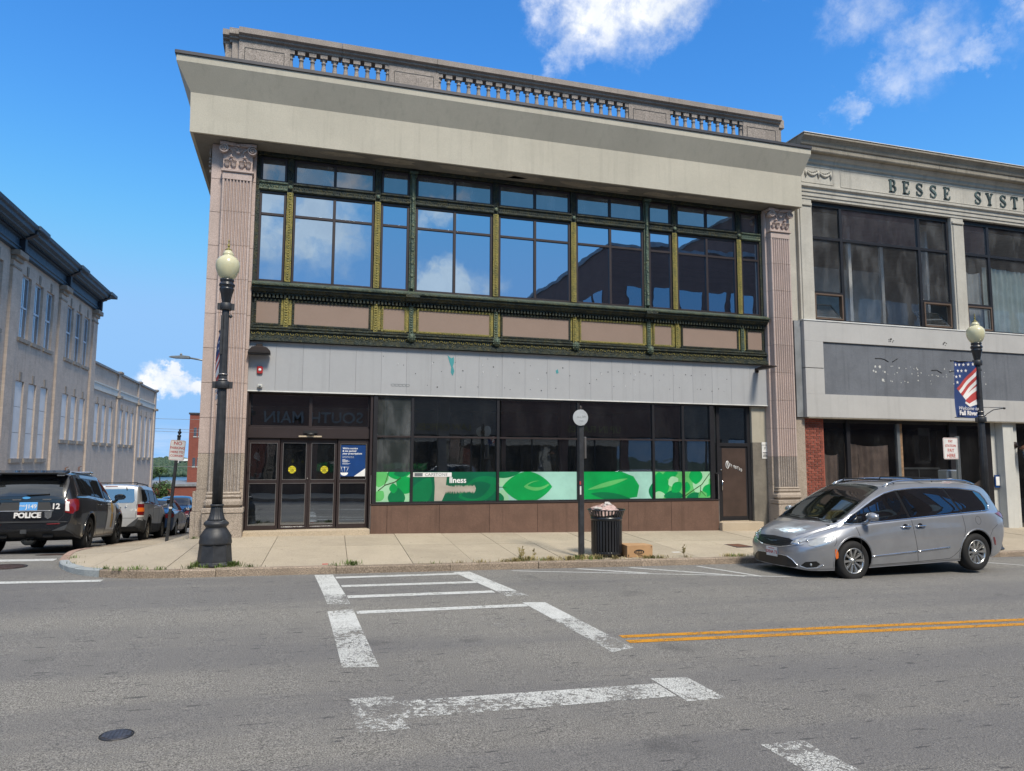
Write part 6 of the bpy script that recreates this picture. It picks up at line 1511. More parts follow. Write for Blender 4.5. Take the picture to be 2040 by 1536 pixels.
m = mb(); m.lathe([(.02, -.0), (.30, 0), (.26, .03), (.24, .03)], x, y, 24, z-.0, cap=True); m.build('foot', 'iron_gloss', t)
def crumple(c, r, seed, mat, name, par=None, label=None, cat=None):
    r_ = random.Random(seed); m = mb(); b = len(m.v); m.ball(c, r, 12, 8)
    for i in range(b, len(m.v)): v = m.v[i]; m.v[i] = (v[0]+r_.uniform(-1, 1)*r[0]*.22, v[1]+r_.uniform(-1, 1)*r[1]*.22, v[2]+r_.uniform(-1, 1)*r[2]*.3)
    m.sm = [False]*len(m.f); o = m.build(name, mat, par)
    if label: tag(o, label, cat)
    return o
plain('litter_pink', (.50, .36, .33), .7, var=.35, vs=9); plain('bag_clear', (.48, .45, .42), .3, var=.3, vs=12)
crumple((x-.05, y-.02, z+.90), (.30, .22, .13), 5, 'litter_pink', 'garbage_bag', None, 'pinkish crumpled garbage bag bulging out of the black trash can', 'garbage bag')
crumple((x+.02, y+.02, z+1.0), (.12, .10, .08), 6, 'bag_clear', 'paper_bag', None, 'small pale paper bag on top of the litter in the trash can', 'paper bag')
crumple((x-.24, y-.12, z+.97), (.10, .08, .03), 7, 'bag_clear', 'food_wrapper', None, 'flat pale food wrapper at the left rim of the trash can', 'wrapper')
m = mb(); r_ = random.Random(21); 
for i in range(26): a = r_.uniform(0, 2*pi); q = r_.uniform(.25, .42); m.box(x+q*cos(a)-.015, x+q*cos(a)+.01, y-.1+q*sin(a)*.7, y-.09+q*sin(a)*.7+.012, z, z+.008)
o = m.build('litter_crumbs', 'black'); o['kind'] = 'stuff'
# cardboard box
bx, by, bz = 7.90, -4.0, zwalk(7.9, -4.0)
t = thing('cardboard_box', 'closed brown cardboard box with a black printed logo beside the trash can', 'box', (bx, by, bz), rz=0)
m = mb(); m.box(bx-.285, bx+.285, by-.19, by+.19, bz, bz+.232); bxo = m.build('box_body', 'card', t, .004)
m = mb(); m.quad((bx-.285, by-.19, bz+.233), (bx+.285, by-.19, bz+.233), (bx+.285, by-.005, bz+.240), (bx-.285, by-.005, bz+.245)); m.quad((bx-.285, by+.005, bz+.245), (bx+.285, by+.005, bz+.240), (bx+.285, by+.19, bz+.234), (bx-.285, by+.19, bz+.25)); m.build('flap', 'card', t)
m = mb(); m.prism([(bx-.02+.115*cos(a*pi/10), bz+.105+.050*sin(a*pi/10)) for a in range(20)], by-.1925, by-.191, 'xz'); lg = m.build('printed_logo', 'black', t)
text('lettering', 'Chiquita', (bx-.02, by-.194, bz+.10), .058, 'card', lg, bold=.001) if False else None
m = mb()
for i in range(5): m.box(bx-.10+i*.035, bx-.085+i*.035, by-.1945, by-.193, bz+.085, bz+.125)
m.box(bx-.10, bx+.07, by-.1945, by-.193, bz+.078, bz+.086); m.build('logo_detail', 'card', t)
m = mb(); m.box(bx-.265, bx-.245, by-.1925, by-.191, bz+.02, bz+.06); m.box(bx+.245, bx+.265, by-.1925, by-.191, bz+.19, bz+.21); m.box(bx-.05, bx+.06, by-.1925, by-.191, bz+.03, bz+.04); m.build('printed_marks', 'black', t)
text('lettering', 'THIS SIDE', (bx-.05, by-.10, bz+.246), .06, 'wood', t, rot=(0, 0, 0)) if False else None
tag(MB().box(8.95, 9.13, -3.68, -3.58, zwalk(9, -3.6), zwalk(9, -3.6)+.004).build('flat_paper', 'white_metal'), 'flat pale piece of paper on the sidewalk between box and minivan', 'paper')
tag(MB().box(1.62, 1.72, -4.22, -4.17, zwalk(1.7, -4.2), zwalk(1.7, -4.2)+.01).build('wrapper', 'flag_red'), 'small reddish wrapper at the kerb near the crosswalk', 'wrapper')

# pay station sign, leaning post and its meter cabinet
def rounded(x0, x1, z0, z1, r, n=4):
    P = []
    for (cx, cz, a0) in ((x1-r, z1-r, 0), (x0+r, z1-r, 90), (x0+r, z0+r, 180), (x1-r, z0+r, 270)):
        for i in range(n+1): a = radians(a0+90*i/n); P.append((cx+r*cos(a), cz+r*sin(a)))
    return P
def sign_plate(t, x0, x1, z0, z1, y, lines, sizes, col='red_ink'):
    m = mb(); m.prism(rounded(x0, x1, z0, z1, .035), y, y+.005, 'xz'); p_ = m.build('sign_plate', 'white_metal', t)
    m = mb(); P = rounded(x0+.012, x1-.012, z0+.012, z1-.012, .028); m.tube([(a, y-.0015, b) for a, b in P], .0028, 4, close=True); m.build('border', col, p_)
    H = z1-z0
    for (tx, sz, zz) in lines: text('lettering', tx, ((x0+x1)/2, y-.0015, z0+H*zz), sz, col, p_, bold=.0012, sx=.92)
    return p_
t = thing('pay_station_sign', 'white and red sign reading PAY STATION PAY HERE on a steel post behind the minivan', 'sign', (16.60, -4.0, zwalk(16.6, -4)))
z = zwalk(16.6, -4)
m = mb(); m.box(16.58, 16.66, -3.985, -3.975, z-.02, 1.80); m.box(16.575, 16.60, -3.99, -3.94, z-.02, 1.80); m.box(16.64, 16.665, -3.99, -3.94, z-.02, 1.80)
m.build('channel_post', 'galv', t)
m = mb()
for i in range(44): m.lathe([(0, 0), (.006, 0), (.006, -.002), (0, -.002)], 16.62, -3.985, 6, z+.3+i*.05, axis='y', cap=False)
m.build('post_holes', 'black', t)
sign_plate(t, 16.14, 16.60, 1.24, 1.76, -4.0, [('PAY', .085, .83), ('STATION', .085, .62), ('PAY', .125, .40), ('HERE', .125, .16)], None)
t = thing('parking_meter', 'grey pay-station cabinet half hidden behind the minivan roof', 'parking meter', (16.68, -3.6, zwalk(16.7, -3.6)))
m = mb(); m.box(16.50, 16.86, -3.75, -3.45, z-.02, .98); m.build('cabinet', 'galv', t, .03)
# no parking sign on the side street, leaning
zz = zwalk(-2.35, 3.6)
t = thing('no_parking_sign', 'leaning post with a NO PARKING HERE TO CORNER sign on the side street sidewalk', 'sign', (-2.05, 3.3, zwalk(-2.05, 3.3)), local=True)
m = mb(); m.box(-.038, .038, -.038, .038, -.05, 2.75); m.build('pole', 'lamp_iron', t, .006)
m = mb(); m.lathe([(.05, 2.75), (.05, 2.79), (.02, 2.81), (.045, 2.85), (.05, 2.88), (.02, 2.91), (.03, 2.94), (0, 2.97)], 0, 0, 12, 0); m.build('finial', 'iron_gloss', t)
m = mb(); m.prism(rounded(-.19, .19, 2.12, 2.66, .04), -.048, -.043, 'xz'); p_ = m.build('sign_plate', 'white_metal', t)
m = mb(); m.tube([(a, -.0495, b) for a, b in rounded(-.175, .175, 2.135, 2.645, .03)], .003, 4, close=True); m.build('border', 'red_ink', p_)
for tx, sz, q in (('NO', .13, 2.57), ('PARKING', .088, 2.45), ('HERE TO', .078, 2.34), ('CORNER', .078, 2.24)): text('lettering', tx, (0, -.0495, q), sz, 'red_ink', p_, bold=.0015)
m = mb(); m.box(-.04, .04, -.041, -.039, .85, .90); m.build('reflective_band', 'white_metal', t)
t.rotation_euler = (0, radians(3.6), 0)
# roadway light on the side street
t = thing('roadway_light', 'grey arm street light reaching out from behind the corner building', 'street light', (-1.62, 13.5, zwalk(-1.6, 13.5)))
z = zwalk(-1.6, 13.5)
m = mb(); m.lathe([(.11, 0), (.09, 3), (.07, 6.15)], -1.62, 13.5, 12, z); m.tube([(-1.62, 13.5, z+5.9), (-2.1, 13.5, z+6.28), (-2.6, 13.5, z+6.52), (-3.15, 13.5, z+6.60)], .035, 8); m.build('pole', 'galv', t)
m = mb(); zq = z+6.60; m.prism([(-3.05, zq-.05), (-3.05, zq+.05), (-3.3, zq+.07), (-3.72, zq+.03), (-3.82, zq-.01), (-3.6, zq-.05)], 13.38, 13.62, 'xz'); m.ball((-3.38, 13.5, zq+.11), (.05, .05, .06), 8, 5); m.build('lamp_head', 'galv', t, .01)
# wires across the side street
t = thing('overhead_wires', 'thin overhead wires crossing the side street in front of the red mill', 'wires', (-8, 80, 5))
for (zL, zR) in ((6.3, 6.5), (5.1, 5.0), (4.8, 4.6), (.1, .6)):
    m = mb(); pts = [(-22+2.4*i, 84, zL+(zR-zL)*i/10-.25*sin(pi*i/10)) for i in range(11)]; m.tube(pts, .022, 4); m.build('wire', 'galv', t)
# ============================================================ VEHICLES
def carpaint(name, c, metal=.5, rough=.32, coat=1., flake=.0):
    k = NB(name); p = k.pos('object'); f = k.rng(k.noise(p, 2.5, 3), .3, .7); k.col(k.mix(f, mul(c, .94), mul(c, 1.06)))
    k.setp(rough, metal, .5, coat); d = k.rng(k.n('ShaderNodeSeparateXYZ').outputs[2], 0, 1) if False else None
    MATS[name] = k.m
carpaint('silver_paint', (.335, .345, .37), .55, .30); carpaint('black_paint', (.010, .011, .014), .0, .25); carpaint('pale_silver_paint', (.50, .50, .50), .4, .35); carpaint('grey_paint', (.10, .10, .10), .5, .3)
carpaint('blue_paint', (.03, .07, .16), .5, .3); carpaint('dark_blue_paint', (.008, .012, .03), .2, .25); carpaint('white_paint', (.7, .7, .7), .0, .3)
plain('plastic_dark', (.035, .037, .04), .55, obj=True); plain('trim_black', (.012, .012, .013), .3, obj=True); plain('tail_red', (.17, .008, .010), .15, coat=1., obj=True); plain('orange_lens', (.75, .16, .02), .2, coat=1., obj=True)
plain('lens_clear', (.45, .47, .48), .08, .5, coat=1., obj=True); plain('lens_silver', (.62, .63, .64), .2, .9, obj=True); plain('plate_white', (.66, .64, .62), .5, obj=True); plain('plate_red', (.45, .05, .05), .5, obj=True); plain('plate_blue', (.10, .34, .72), .45, obj=True)
plain('seat_cloth', (.10, .10, .095), .8, obj=True); plain('gold', (.45, .30, .10), .5, obj=True); plain('seam', (.02, .02, .022), .6, obj=True); plain('alloy_tan', (.34, .31, .26), .4, .7, obj=True); plain('steel_black', (.02, .02, .022), .4, .5, obj=True)
plain('navy_stripe', (.03, .06, .2), .4, obj=True)

def mono(tab, x):
    n = len(tab)
    if x <= tab[0][0]: return tab[0][1]
    if x >= tab[-1][0]: return tab[-1][1]
    for i in range(n-1):
        if x <= tab[i+1][0]: break
    def sl(j): return (tab[j+1][1]-tab[j][1])/(tab[j+1][0]-tab[j][0])
    def dv(j):
        if j == 0: return sl(0)
        if j == n-1: return sl(n-2)
        a, b = sl(j-1), sl(j); return 0 if a*b <= 0 else 2*a*b/(a+b)
    x0, y0 = tab[i]; x1, y1 = tab[i+1]; h = x1-x0; t = (x-x0)/h; d0, d1 = dv(i), dv(i+1)
    return (2*t**3-3*t*t+1)*y0+(t**3-2*t*t+t)*h*d0+(-2*t**3+3*t*t)*y1+(t**3-t*t)*h*d1
def cat(P, n):
    out = []
    for i in range(len(P)-1):
        p0 = P[max(0, i-1)]; p1 = P[i]; p2 = P[i+1]; p3 = P[min(len(P)-1, i+2)]
        for k in range(n):
            t = k/n; out.append(tuple(.5*((2*b)+(-a+c)*t+(2*a-5*b+4*c-d)*t*t+(-a+3*b-3*c+d)*t**3) for a, b, c, d in zip(p0, p1, p2, p3)))
    out.append(P[-1]); return out
class Car:
    def __init__(s, name, label, cat_, T, paint, group=None):
        s.T = T; s.L = T['L']; s.t = thing(name, label, cat_, (0, 0, 0), group, local=True)
        L = s.L; xs_ = []
        n = 110
        for i in range(n+1): u = i/n; xs_.append(L*(.5-.5*cos(pi*u))*.35+L*u*.65)
        rings = []
        for x in xs_:
            g = lambda k_: mono(T[k_], x)
            zb, zs, zr_, zt_ = g('zb'), g('zs'), g('zr'), g('zt'); wl, wm, ws, wr = g('wl'), g('wm'), g('ws'), g('wr')
            mz1 = zb+(zs-zb)*.40; mz2 = zb+(zs-zb)*.72; cz = T.get('crease', .012)
            P = [(0, zb), (wl-.12, zb), (wl-.02, zb+.03), (wl+.01, zb+.10), (wm-.008, mz1), (wm+cz*0, mz2), (wm*.35+ws*.65+.006, zs-.04), (ws, zs), (ws-.02-(ws-wr)*.03, zs+.012+(zr_-zs)*.05), (wr+(ws-wr)*.45, zs+(zr_-zs)*.55), (wr, zr_), (wr-.05, zr_+(zt_-zr_)*.45), (wr*.55, zt_-(zt_-zr_)*.12), (0, zt_)]
            rings.append(cat(P, 4))
        m = len(rings[0]); v = []; f = []
        for x, R in zip(xs_, rings):
            for (y, z) in R: v.append((x-L/2, y, z))
            for (y, z) in reversed(R[1:-1]): v.append((x-L/2, -y, z))
        M_ = 2*m-2
        for i in range(len(xs_)-1):
            for j in range(M_): k_ = (j+1) % M_; f.append((i*M_+j, i*M_+k_, (i+1)*M_+k_, (i+1)*M_+j))
        f.append(tuple(reversed(range(M_)))); f.append(tuple(range(len(xs_)*M_-M_, len(xs_)*M_)))
        me = bpy.data.meshes.new('body'); me.from_pydata(v, [], f); 
        bm = bmesh.new(); bm.from_mesh(me); bmesh.ops.triangulate(bm, faces=[q for q in bm.faces if len(q.verts) > 4]); bmesh.ops.recalc_face_normals(bm, faces=bm.faces); s.bvh = BVHTree.FromBMesh(bm); bm.to_mesh(me); bm.free()
        for mt in (paint, 'trim_black'): me.materials.append(M[mt])
        s.paint = paint
        body = bpy.data.objects.new('body', me); C.objects.link(body); s.body = body
        # wheel arches
        s.wx = [T['rear_axle']-L/2, T['front_axle']-L/2]; s.R = T['R']
        cm = mb()
        for wx in s.wx:
            for sg in (-1, 1):
                b = len(cm.v); n_ = 40; ra = s.R+T.get('gap', .055)
                for yy in (.50, 1.3):
                    for q in range(n_): a = 2*pi*q/n_; cm.v.append((wx+ra*cos(a), sg*yy, s.R+.01+ra*sin(a)))
                for q in range(n_): q2 = (q+1) % n_; cm._f((b+q, b+q2, b+n_+q2, b+n_+q))
                cm._f(tuple(b+q for q in range(n_))); cm._f(tuple(b+n_+q for q in reversed(range(n_))))
        cut = cm.build('cutter', 'trim_black')
        md = body.modifiers.new('b', 'BOOLEAN'); md.operation = 'DIFFERENCE'; md.object = cut; md.solver = 'EXACT'
        bpy.context.view_layer.update()
        me2 = bpy.data.meshes.new_from_object(body.evaluated_get(bpy.context.evaluated_depsgraph_get())); body.modifiers.clear(); body.data = me2; me2.name = 'body'; bpy.data.objects.remove(cut)
        me2.materials.clear(); 
        for mt in (paint, 'trim_black', T.get('lower', 'plastic_dark')): me2.materials.append(M[mt])
        lowz = T.get('lowz', 0)
        for p in me2.polygons:
            c = p.center; idx = 0
            for wx in s.wx:
                d = sqrt((c.x-wx)**2+(c.z-s.R-.01)**2)
                if d < s.R+.06 and abs(c.y) < mono(T['wm'], c.x+L/2)-.01 and (abs(p.normal.y) < .6 or abs(c.y) < .55): idx = 1
            if idx == 0 and lowz and (c.z < (mono(lowz, c.x+L/2) if isinstance(lowz, list) else lowz)): idx = 2
            if p.normal.z < -.8 and c.z < .4: idx = 1
            p.material_index = idx; p.use_smooth = True
        try: me2.set_sharp_from_angle(angle=radians(42))
        except Exception: pass
        body.parent = s.t
    def hit(s, ax, a, b, sg=1):
        """side (a=x,b=z) from y; end (a=y,b=z) along x; top (a=x,b=y) along z"""
        if ax == 'side': o, d = Vector((a, sg*3, b)), Vector((0, -sg, 0))
        elif ax == 'end': o, d = Vector((sg*5, a, b)), Vector((-sg, 0, 0))
        else: o, d = Vector((a, b, 4)), Vector((0, 0, -1))
        h = s.bvh.ray_cast(o, d)
        return (h[0], h[1]) if h[0] is not None else (None, None)
    def patch(s, name, ax, poly, mat, sg=1, off=.004, step=.05, par=None, thick=0):
        """surface patch cut from polygon poly and laid on the body"""
        u0 = min(p[0] for p in poly); u1 = max(p[0] for p in poly); v0 = min(p[1] for p in poly); v1 = max(p[1] for p in poly)
        tris = geometry.tessellate_polygon([[Vector((a, b, 0)) for a, b in poly]]); m = mb(); m.smooth = True; idx = {}
        def V(a, b):
            key = (round(a, 4), round(b, 4))
            if key not in idx:
                h, n = s.hit(ax, a, b, sg)
                if h is None: idx[key] = None
                else: m.v.append(tuple(h+n*off)); idx[key] = len(m.v)-1
            return idx[key]
        i0, i1 = int(math.floor(u0/step)), int(math.ceil(u1/step)); j0, j1 = int(math.floor(v0/step)), int(math.ceil(v1/step))
        for tr in tris:
            T = [poly[k_] for k_ in tr]
            for i in range(i0, i1):
                for j in range(j0, j1):
                    q = clip([(i*step, j*step), ((i+1)*step, j*step), ((i+1)*step, (j+1)*step), (i*step, (j+1)*step)], T)
                    if len(q) > 2:
                        ids = [V(a, b) for a, b in q]
                        ids = [w for k_, w in enumerate(ids) if w is not None and w != ids[k_-1]]
                        if len(set(ids)) > 2 and len(set(ids)) == len(ids): m._f(tuple(ids))
        if not m.f: return None
        me = m.mesh(name, mat); o = bpy.data.objects.new(name, me); C.objects.link(o); put(o, par or s.t); return o
    def line(s, name, ax, pts, r, mat, sg=1, off=0., par=None, close=False, n=10):
        P = []; src = pts+[pts[0]] if close else pts
        for i in range(len(src)-1):
            for k_ in range(n):
                t = k_/n; a = src[i][0]+(src[i+1][0]-src[i][0])*t; b = src[i][1]+(src[i+1][1]-src[i][1])*t; h, nn = s.hit(ax, a, b, sg)
                if h is not None: P.append(h+nn*off)
        if not close:
            h, nn = s.hit(ax, src[-1][0], src[-1][1], sg)
            if h is not None: P.append(h+nn*off)
        if len(P) < 2: return
        m = mb(); m.tube(P, r, 6, close=close); o = m.build(name, mat, par or s.t); return o
    def part(s, m, name, mat, par=None, bevel=0): return m.build(name, mat, par or s.t, bevel)
    def wheels(s, rim_r, spokes, rim_mat, width=.225, style='y', track=None):
        R = s.R; tm = mb(); hw = width/2
        prof = [(rim_r, -hw+.01), (rim_r+.03, -hw), (R-.05, -hw-.008), (R-.012, -hw+.02), (R, -hw+.05), (R, hw-.05), (R-.012, hw-.02), (R-.05, hw+.008), (rim_r+.03, hw), (rim_r, hw-.01)]
        tm.lathe(prof, 0, 0, 48, 0, axis='y', cap=False)
        for i in range(72):
            a = 2*pi*i/72
        tyre = tm.mesh('wheel', 'rubber')
        rm = mb(); rm.lathe([(rim_r, hw-.012), (rim_r+.006, hw-.005), (rim_r-.012, hw-.004), (rim_r-.022, hw-.03), (rim_r-.03, -hw+.03)], 0, 0, 48, 0, axis='y', cap=False)
        rm.lathe([(.0, hw-.02), (.035, hw-.022), (.04, hw-.04), (.075, hw-.045), (.08, hw-.07)], 0, 0, 24, 0, axis='y', cap=False)
        for i in range(spokes):
            a0 = 2*pi*i/spokes; b = len(rm.v); r0, r1 = .055, rim_r-.015; w0, w1 = (.016, .030) if style == 'y' else (.022, .020)
            if spokes <= 6: w0, w1 = .04, .05
            for (r_, w_, yo, yi) in ((r0, w0, hw-.035, hw-.07), ((r0+r1)/2, (w0+w1)/2, hw-.022, hw-.06), (r1, w1, hw-.012, hw-.05)):
                for (tt, yy) in ((-w_, yi), (-w_*.75, yo), (w_*.75, yo), (w_, yi)): rm.v.append((r_*cos(a0)-tt*sin(a0), yy, r_*sin(a0)+tt*cos(a0)))
            for k_ in range(2):
                for j in range(4): j2 = (j+1) % 4; rm._f((b+k_*4+j, b+k_*4+j2, b+k_*4+4+j2, b+k_*4+4+j))
        rim = rm.mesh('rim', rim_mat)
        dk = mb(); dk.lathe([(0, hw-.10), (rim_r-.03, hw-.10)], 0, 0, 24, 0, axis='y', cap=False); dk.lathe([(.0, hw-.095), (.13, hw-.095), (.13, hw-.09), (.06, hw-.085)], 0, 0, 24, 0, axis='y', cap=False); disc = dk.mesh('brake_disc', 'steel_black')
        for wx in s.wx:
            for sg in (1, -1):
                yc = sg*((track or (mono(s.T['wm'], wx+s.L/2)-.02))-hw)
                w = bpy.data.objects.new('wheel', tyre); C.objects.link(w); w.parent = s.t; w.location = (wx, yc, R)
                if sg < 0: w.rotation_euler = (0, 0, pi)
                for nm, mm in (('rim', rim), ('brake_disc', disc)): o = bpy.data.objects.new(nm, mm); C.objects.link(o); o.parent = w
    def mirror(s, x, z, y, mat, size=1.):
        for sg in (1, -1):
            m = mb(); q = size; b = len(m.v); m.ball((0, 0, 0), (.085*q, .135*q, .085*q), 14, 10)
            for i in range(b, len(m.v)):
                v = m.v[i]; m.v[i] = (x+max(v[0], -.04*q)+0, sg*(y+.17*q)+v[1], z+.08*q+v[2]*(1.0 if v[2] > 0 else .8))
            m.tube([(x+.02, sg*(y-.04), z-.06), (x+.02, sg*(y+.05), z-.03), (x+.01, sg*(y+.11), z+.03)], [.045*q, .038*q, .035*q], 8)
            mo = m.build('side_mirror', mat, s.t)
            mb().box(x-.045*q, x-.043*q, sg*(y+.06*q), sg*(y+.28*q), z+.02, z+.14*q).build('mirror_glass', 'chrome', mo)

# ---- silver minivan
VT = dict(L=5.17, rear_axle=1.05, front_axle=4.14, R=.365, gap=.06,
    zb=[(0, .40), (.25, .30), (.6, .22), (1.6, .20), (3.5, .20), (4.6, .20), (4.95, .20), (5.17, .24)],
    wl=[(0, .66), (.25, .86), (.7, .93), (1.5, .94), (3.6, .94), (4.5, .93), (4.8, .87), (4.98, .78), (5.1, .62), (5.17, .42)],
    wm=[(0, .72), (.08, .84), (.3, .94), (.7, 1.0), (1.3, 1.01), (2.6, .995), (3.6, .995), (4.2, 1.005), (4.6, .975), (4.85, .90), (5.0, .80), (5.1, .66), (5.17, .42)],
    zs=[(0, 1.06), (.3, 1.13), (.8, 1.135), (2, 1.10), (3.2, 1.045), (3.9, 1.01), (4.3, .97), (4.7, .88), (4.95, .78), (5.1, .69), (5.17, .60)],
    ws=[(0, .68), (.1, .79), (.35, .88), (.8, .94), (2, .955), (3.4, .95), (4.0, .91), (4.4, .86), (4.8, .76), (5.0, .64), (5.1, .52), (5.17, .32)],
    zr=[(0, 1.07), (.06, 1.2), (.2, 1.38), (.45, 1.56), (.9, 1.645), (1.8, 1.69), (2.6, 1.685), (3.0, 1.64), (3.4, 1.50), (3.8, 1.30), (4.2, 1.075), (4.35, 1.0), (4.7, .90), (4.95, .80), (5.1, .70), (5.17, .61)],
    wr=[(0, .60), (.1, .66), (.3, .68), (.9, .72), (2.0, .735), (2.8, .735), (3.4, .78), (3.9, .83), (4.25, .84), (4.4, .80), (4.8, .68), (5.0, .58), (5.1, .47), (5.17, .28)],
    zt=[(0, 1.08), (.05, 1.25), (.18, 1.50), (.35, 1.66), (.6, 1.735), (1.2, 1.765), (2.2, 1.775), (2.8, 1.755), (3.1, 1.705), (3.5, 1.53), (3.9, 1.33), (4.3, 1.135), (4.45, 1.075), (4.7, 1.01), (4.95, .92), (5.08, .83), (5.14, .74), (5.17, .62)])
def X(L, lst): return [(x-L/2, z) for x, z in lst]
v = Car('minivan', 'silver minivan parked at the kerb in front of the neighbouring shop', 'minivan', VT, 'silver_paint')
L = 5.17; T = v.t
# glass: side windows in one dark band, panes set in chrome
band = [(4.22, 1.045), (4.05, 1.165), (3.75, 1.31), (3.45, 1.45), (3.15, 1.56), (2.85, 1.615), (2.4, 1.64), (1.8, 1.64), (1.2, 1.61), (.75, 1.555), (.60, 1.50), (.53, 1.38), (.50, 1.25), (.55, 1.175), (.70, 1.155), (1.5, 1.125), (2.5, 1.085), (3.5, 1.04), (4.05, 1.015)]
for sg in (1, -1):
    v.patch('window_surround', 'side', X(L, band), 'trim_black', sg, .002)
    for pn in ([(4.19, 1.05), (4.05, 1.15), (3.93, 1.21), (3.93, 1.03), (4.05, 1.025)], [(3.90, 1.22), (3.75, 1.30), (3.45, 1.44), (3.15, 1.55), (2.87, 1.603), (2.72, 1.10), (3.5, 1.052), (3.90, 1.032)], [(2.80, 1.608), (2.4, 1.628), (1.8, 1.628), (1.63, 1.62), (1.36, 1.145), (2.0, 1.118), (2.67, 1.092)], [(1.57, 1.618), (1.2, 1.598), (.76, 1.545), (.615, 1.49), (.545, 1.38), (.515, 1.25), (.56, 1.19), (.70, 1.168), (1.30, 1.145)]):
        v.patch('window', 'side', X(L, pn), 'car_glass', sg, .006)
    v.line('chrome_trim', 'side', X(L, band), .015, 'chrome', sg, .004, close=True, n=4)
    # doors and seams
    for sm_ in ([(4.02, .98), (3.98, .75), (3.93, .32), (3.90, .26)], [(2.70, 1.08), (2.66, .80), (2.60, .50), (2.56, .27)], [(1.38, 1.12), (1.36, .85), (1.40, .62), (1.52, .42), (1.64, .33), (1.75, .275)], [(1.75, .275), (2.6, .265), (3.90, .262)], [(.42, .88), (.60, .79), (.71, .62)], [(4.45, .92), (4.53, .72), (4.58, .66)]):
        v.line('door_seam', 'side', X(L, sm_), .0045, 'seam', sg, -.001)
    v.line('door_moulding', 'side', X(L, [(3.72, .425), (2.62, .46)]), .014, 'chrome', sg, .003); v.line('door_moulding', 'side', X(L, [(2.58, .462), (1.78, .50)]), .014, 'chrome', sg, .003)
    m = mb()
    for (a, b) in ((2.99, 2.74), (2.62, 2.37)):
        P = []
        for i in range(7): x = a+(b-a)*i/6; h, n_ = v.hit('side', x-L/2, .935, sg); P.append(h+n_*(.035 if 0 < i < 6 else .0))
        m.tube(P, .014, 8)
    m.build('door_handle', 'chrome', T)
    for c_ in (2.87, 2.50): v.patch('handle_recess', 'side', X(L, [(c_+.06*cos(a*pi/6), .945+.045*sin(a*pi/6)) for a in range(12)]), 'trim_black', sg, .002, .03)
    v.line('fuel_door', 'side', X(L, [(.98+.075*cos(a*pi/6), .985+.08*sin(a*pi/6)) for a in range(12)]), .003, 'seam', sg, 0, close=True, n=2)
    v.patch('side_marker', 'side', X(L, [(4.575, .60), (4.53, .60), (4.50, .52), (4.50, .44), (4.54, .42), (4.575, .50)]), 'orange_lens', sg, .006, .03)
    v.patch('reflector', 'side', X(L, [(.60, .64), (.565, .64), (.52, .56), (.50, .48), (.535, .48), (.57, .55)]), 'tail_red', sg, .006, .03)
    v.patch('tail_light', 'side', X(L, [(.02, 1.06), (.14, 1.13), (.42, 1.10), (.30, 1.04), (.10, .96), (.03, .95)]), 'tail_red', sg, .010, .03)
    # arch lip, shoulder line
    for wx in (1.05, 4.14): v.line('arch_lip', 'side', X(L, [(wx+.445*cos(radians(a)), .375+.445*sin(radians(a))) for a in range(-12, 193, 12)]), .010, 'silver_paint', sg, .0, n=3)
    v.patch('headlight', 'side', X(L, [(4.50, .845), (4.62, .835), (4.80, .79), (4.95, .725), (4.98, .67), (4.90, .645), (4.72, .69), (4.60, .76)]), 'lens_clear', sg, .008, .03)
v.patch('windscreen', 'top', [(a-L/2, b) for a, b in [(3.10, -.60), (3.06, -.3), (3.05, 0), (3.06, .3), (3.10, .60), (3.16, .66), (4.18, .80), (4.32, .70), (4.40, .45), (4.43, 0), (4.40, -.45), (4.32, -.70), (4.18, -.80), (3.16, -.66)]], 'car_windscreen', 1, .006, .08)
v.line('windscreen_seal', 'top', [(a-L/2, b) for a, b in [(3.10, -.60), (3.05, 0), (3.10, .60), (3.16, .66), (4.18, .80), (4.32, .70), (4.43, 0), (4.32, -.70), (4.18, -.80), (3.16, -.66)]], .009, 'trim_black', 1, .004, close=True)
v.patch('cowl', 'top', [(a-L/2, b) for a, b in [(4.33, -.71), (4.44, 0), (4.33, .71), (4.40, .70), (4.52, 0), (4.40, -.70)]], 'trim_black', 1, .005, .06)
v.line('wiper', 'top', [(4.40-L/2, -.1), (4.33-L/2, -.5)], .009, 'trim_black', 1, .03); v.line('wiper', 'top', [(4.40-L/2, .55), (4.41-L/2, .1)], .009, 'trim_black', 1, .03)
for a in (-1, 1): v.line('bonnet_seam', 'top', [(4.42-L/2, a*.79), (4.7-L/2, a*.70), (4.9-L/2, a*.60), (5.02-L/2, a*.50)], .004, 'seam', 1, -.001)
v.patch('rear_window', 'end', [(-.60, 1.18), (.60, 1.18), (.52, 1.56), (-.52, 1.56)], 'car_glass', -1, .006, .06)
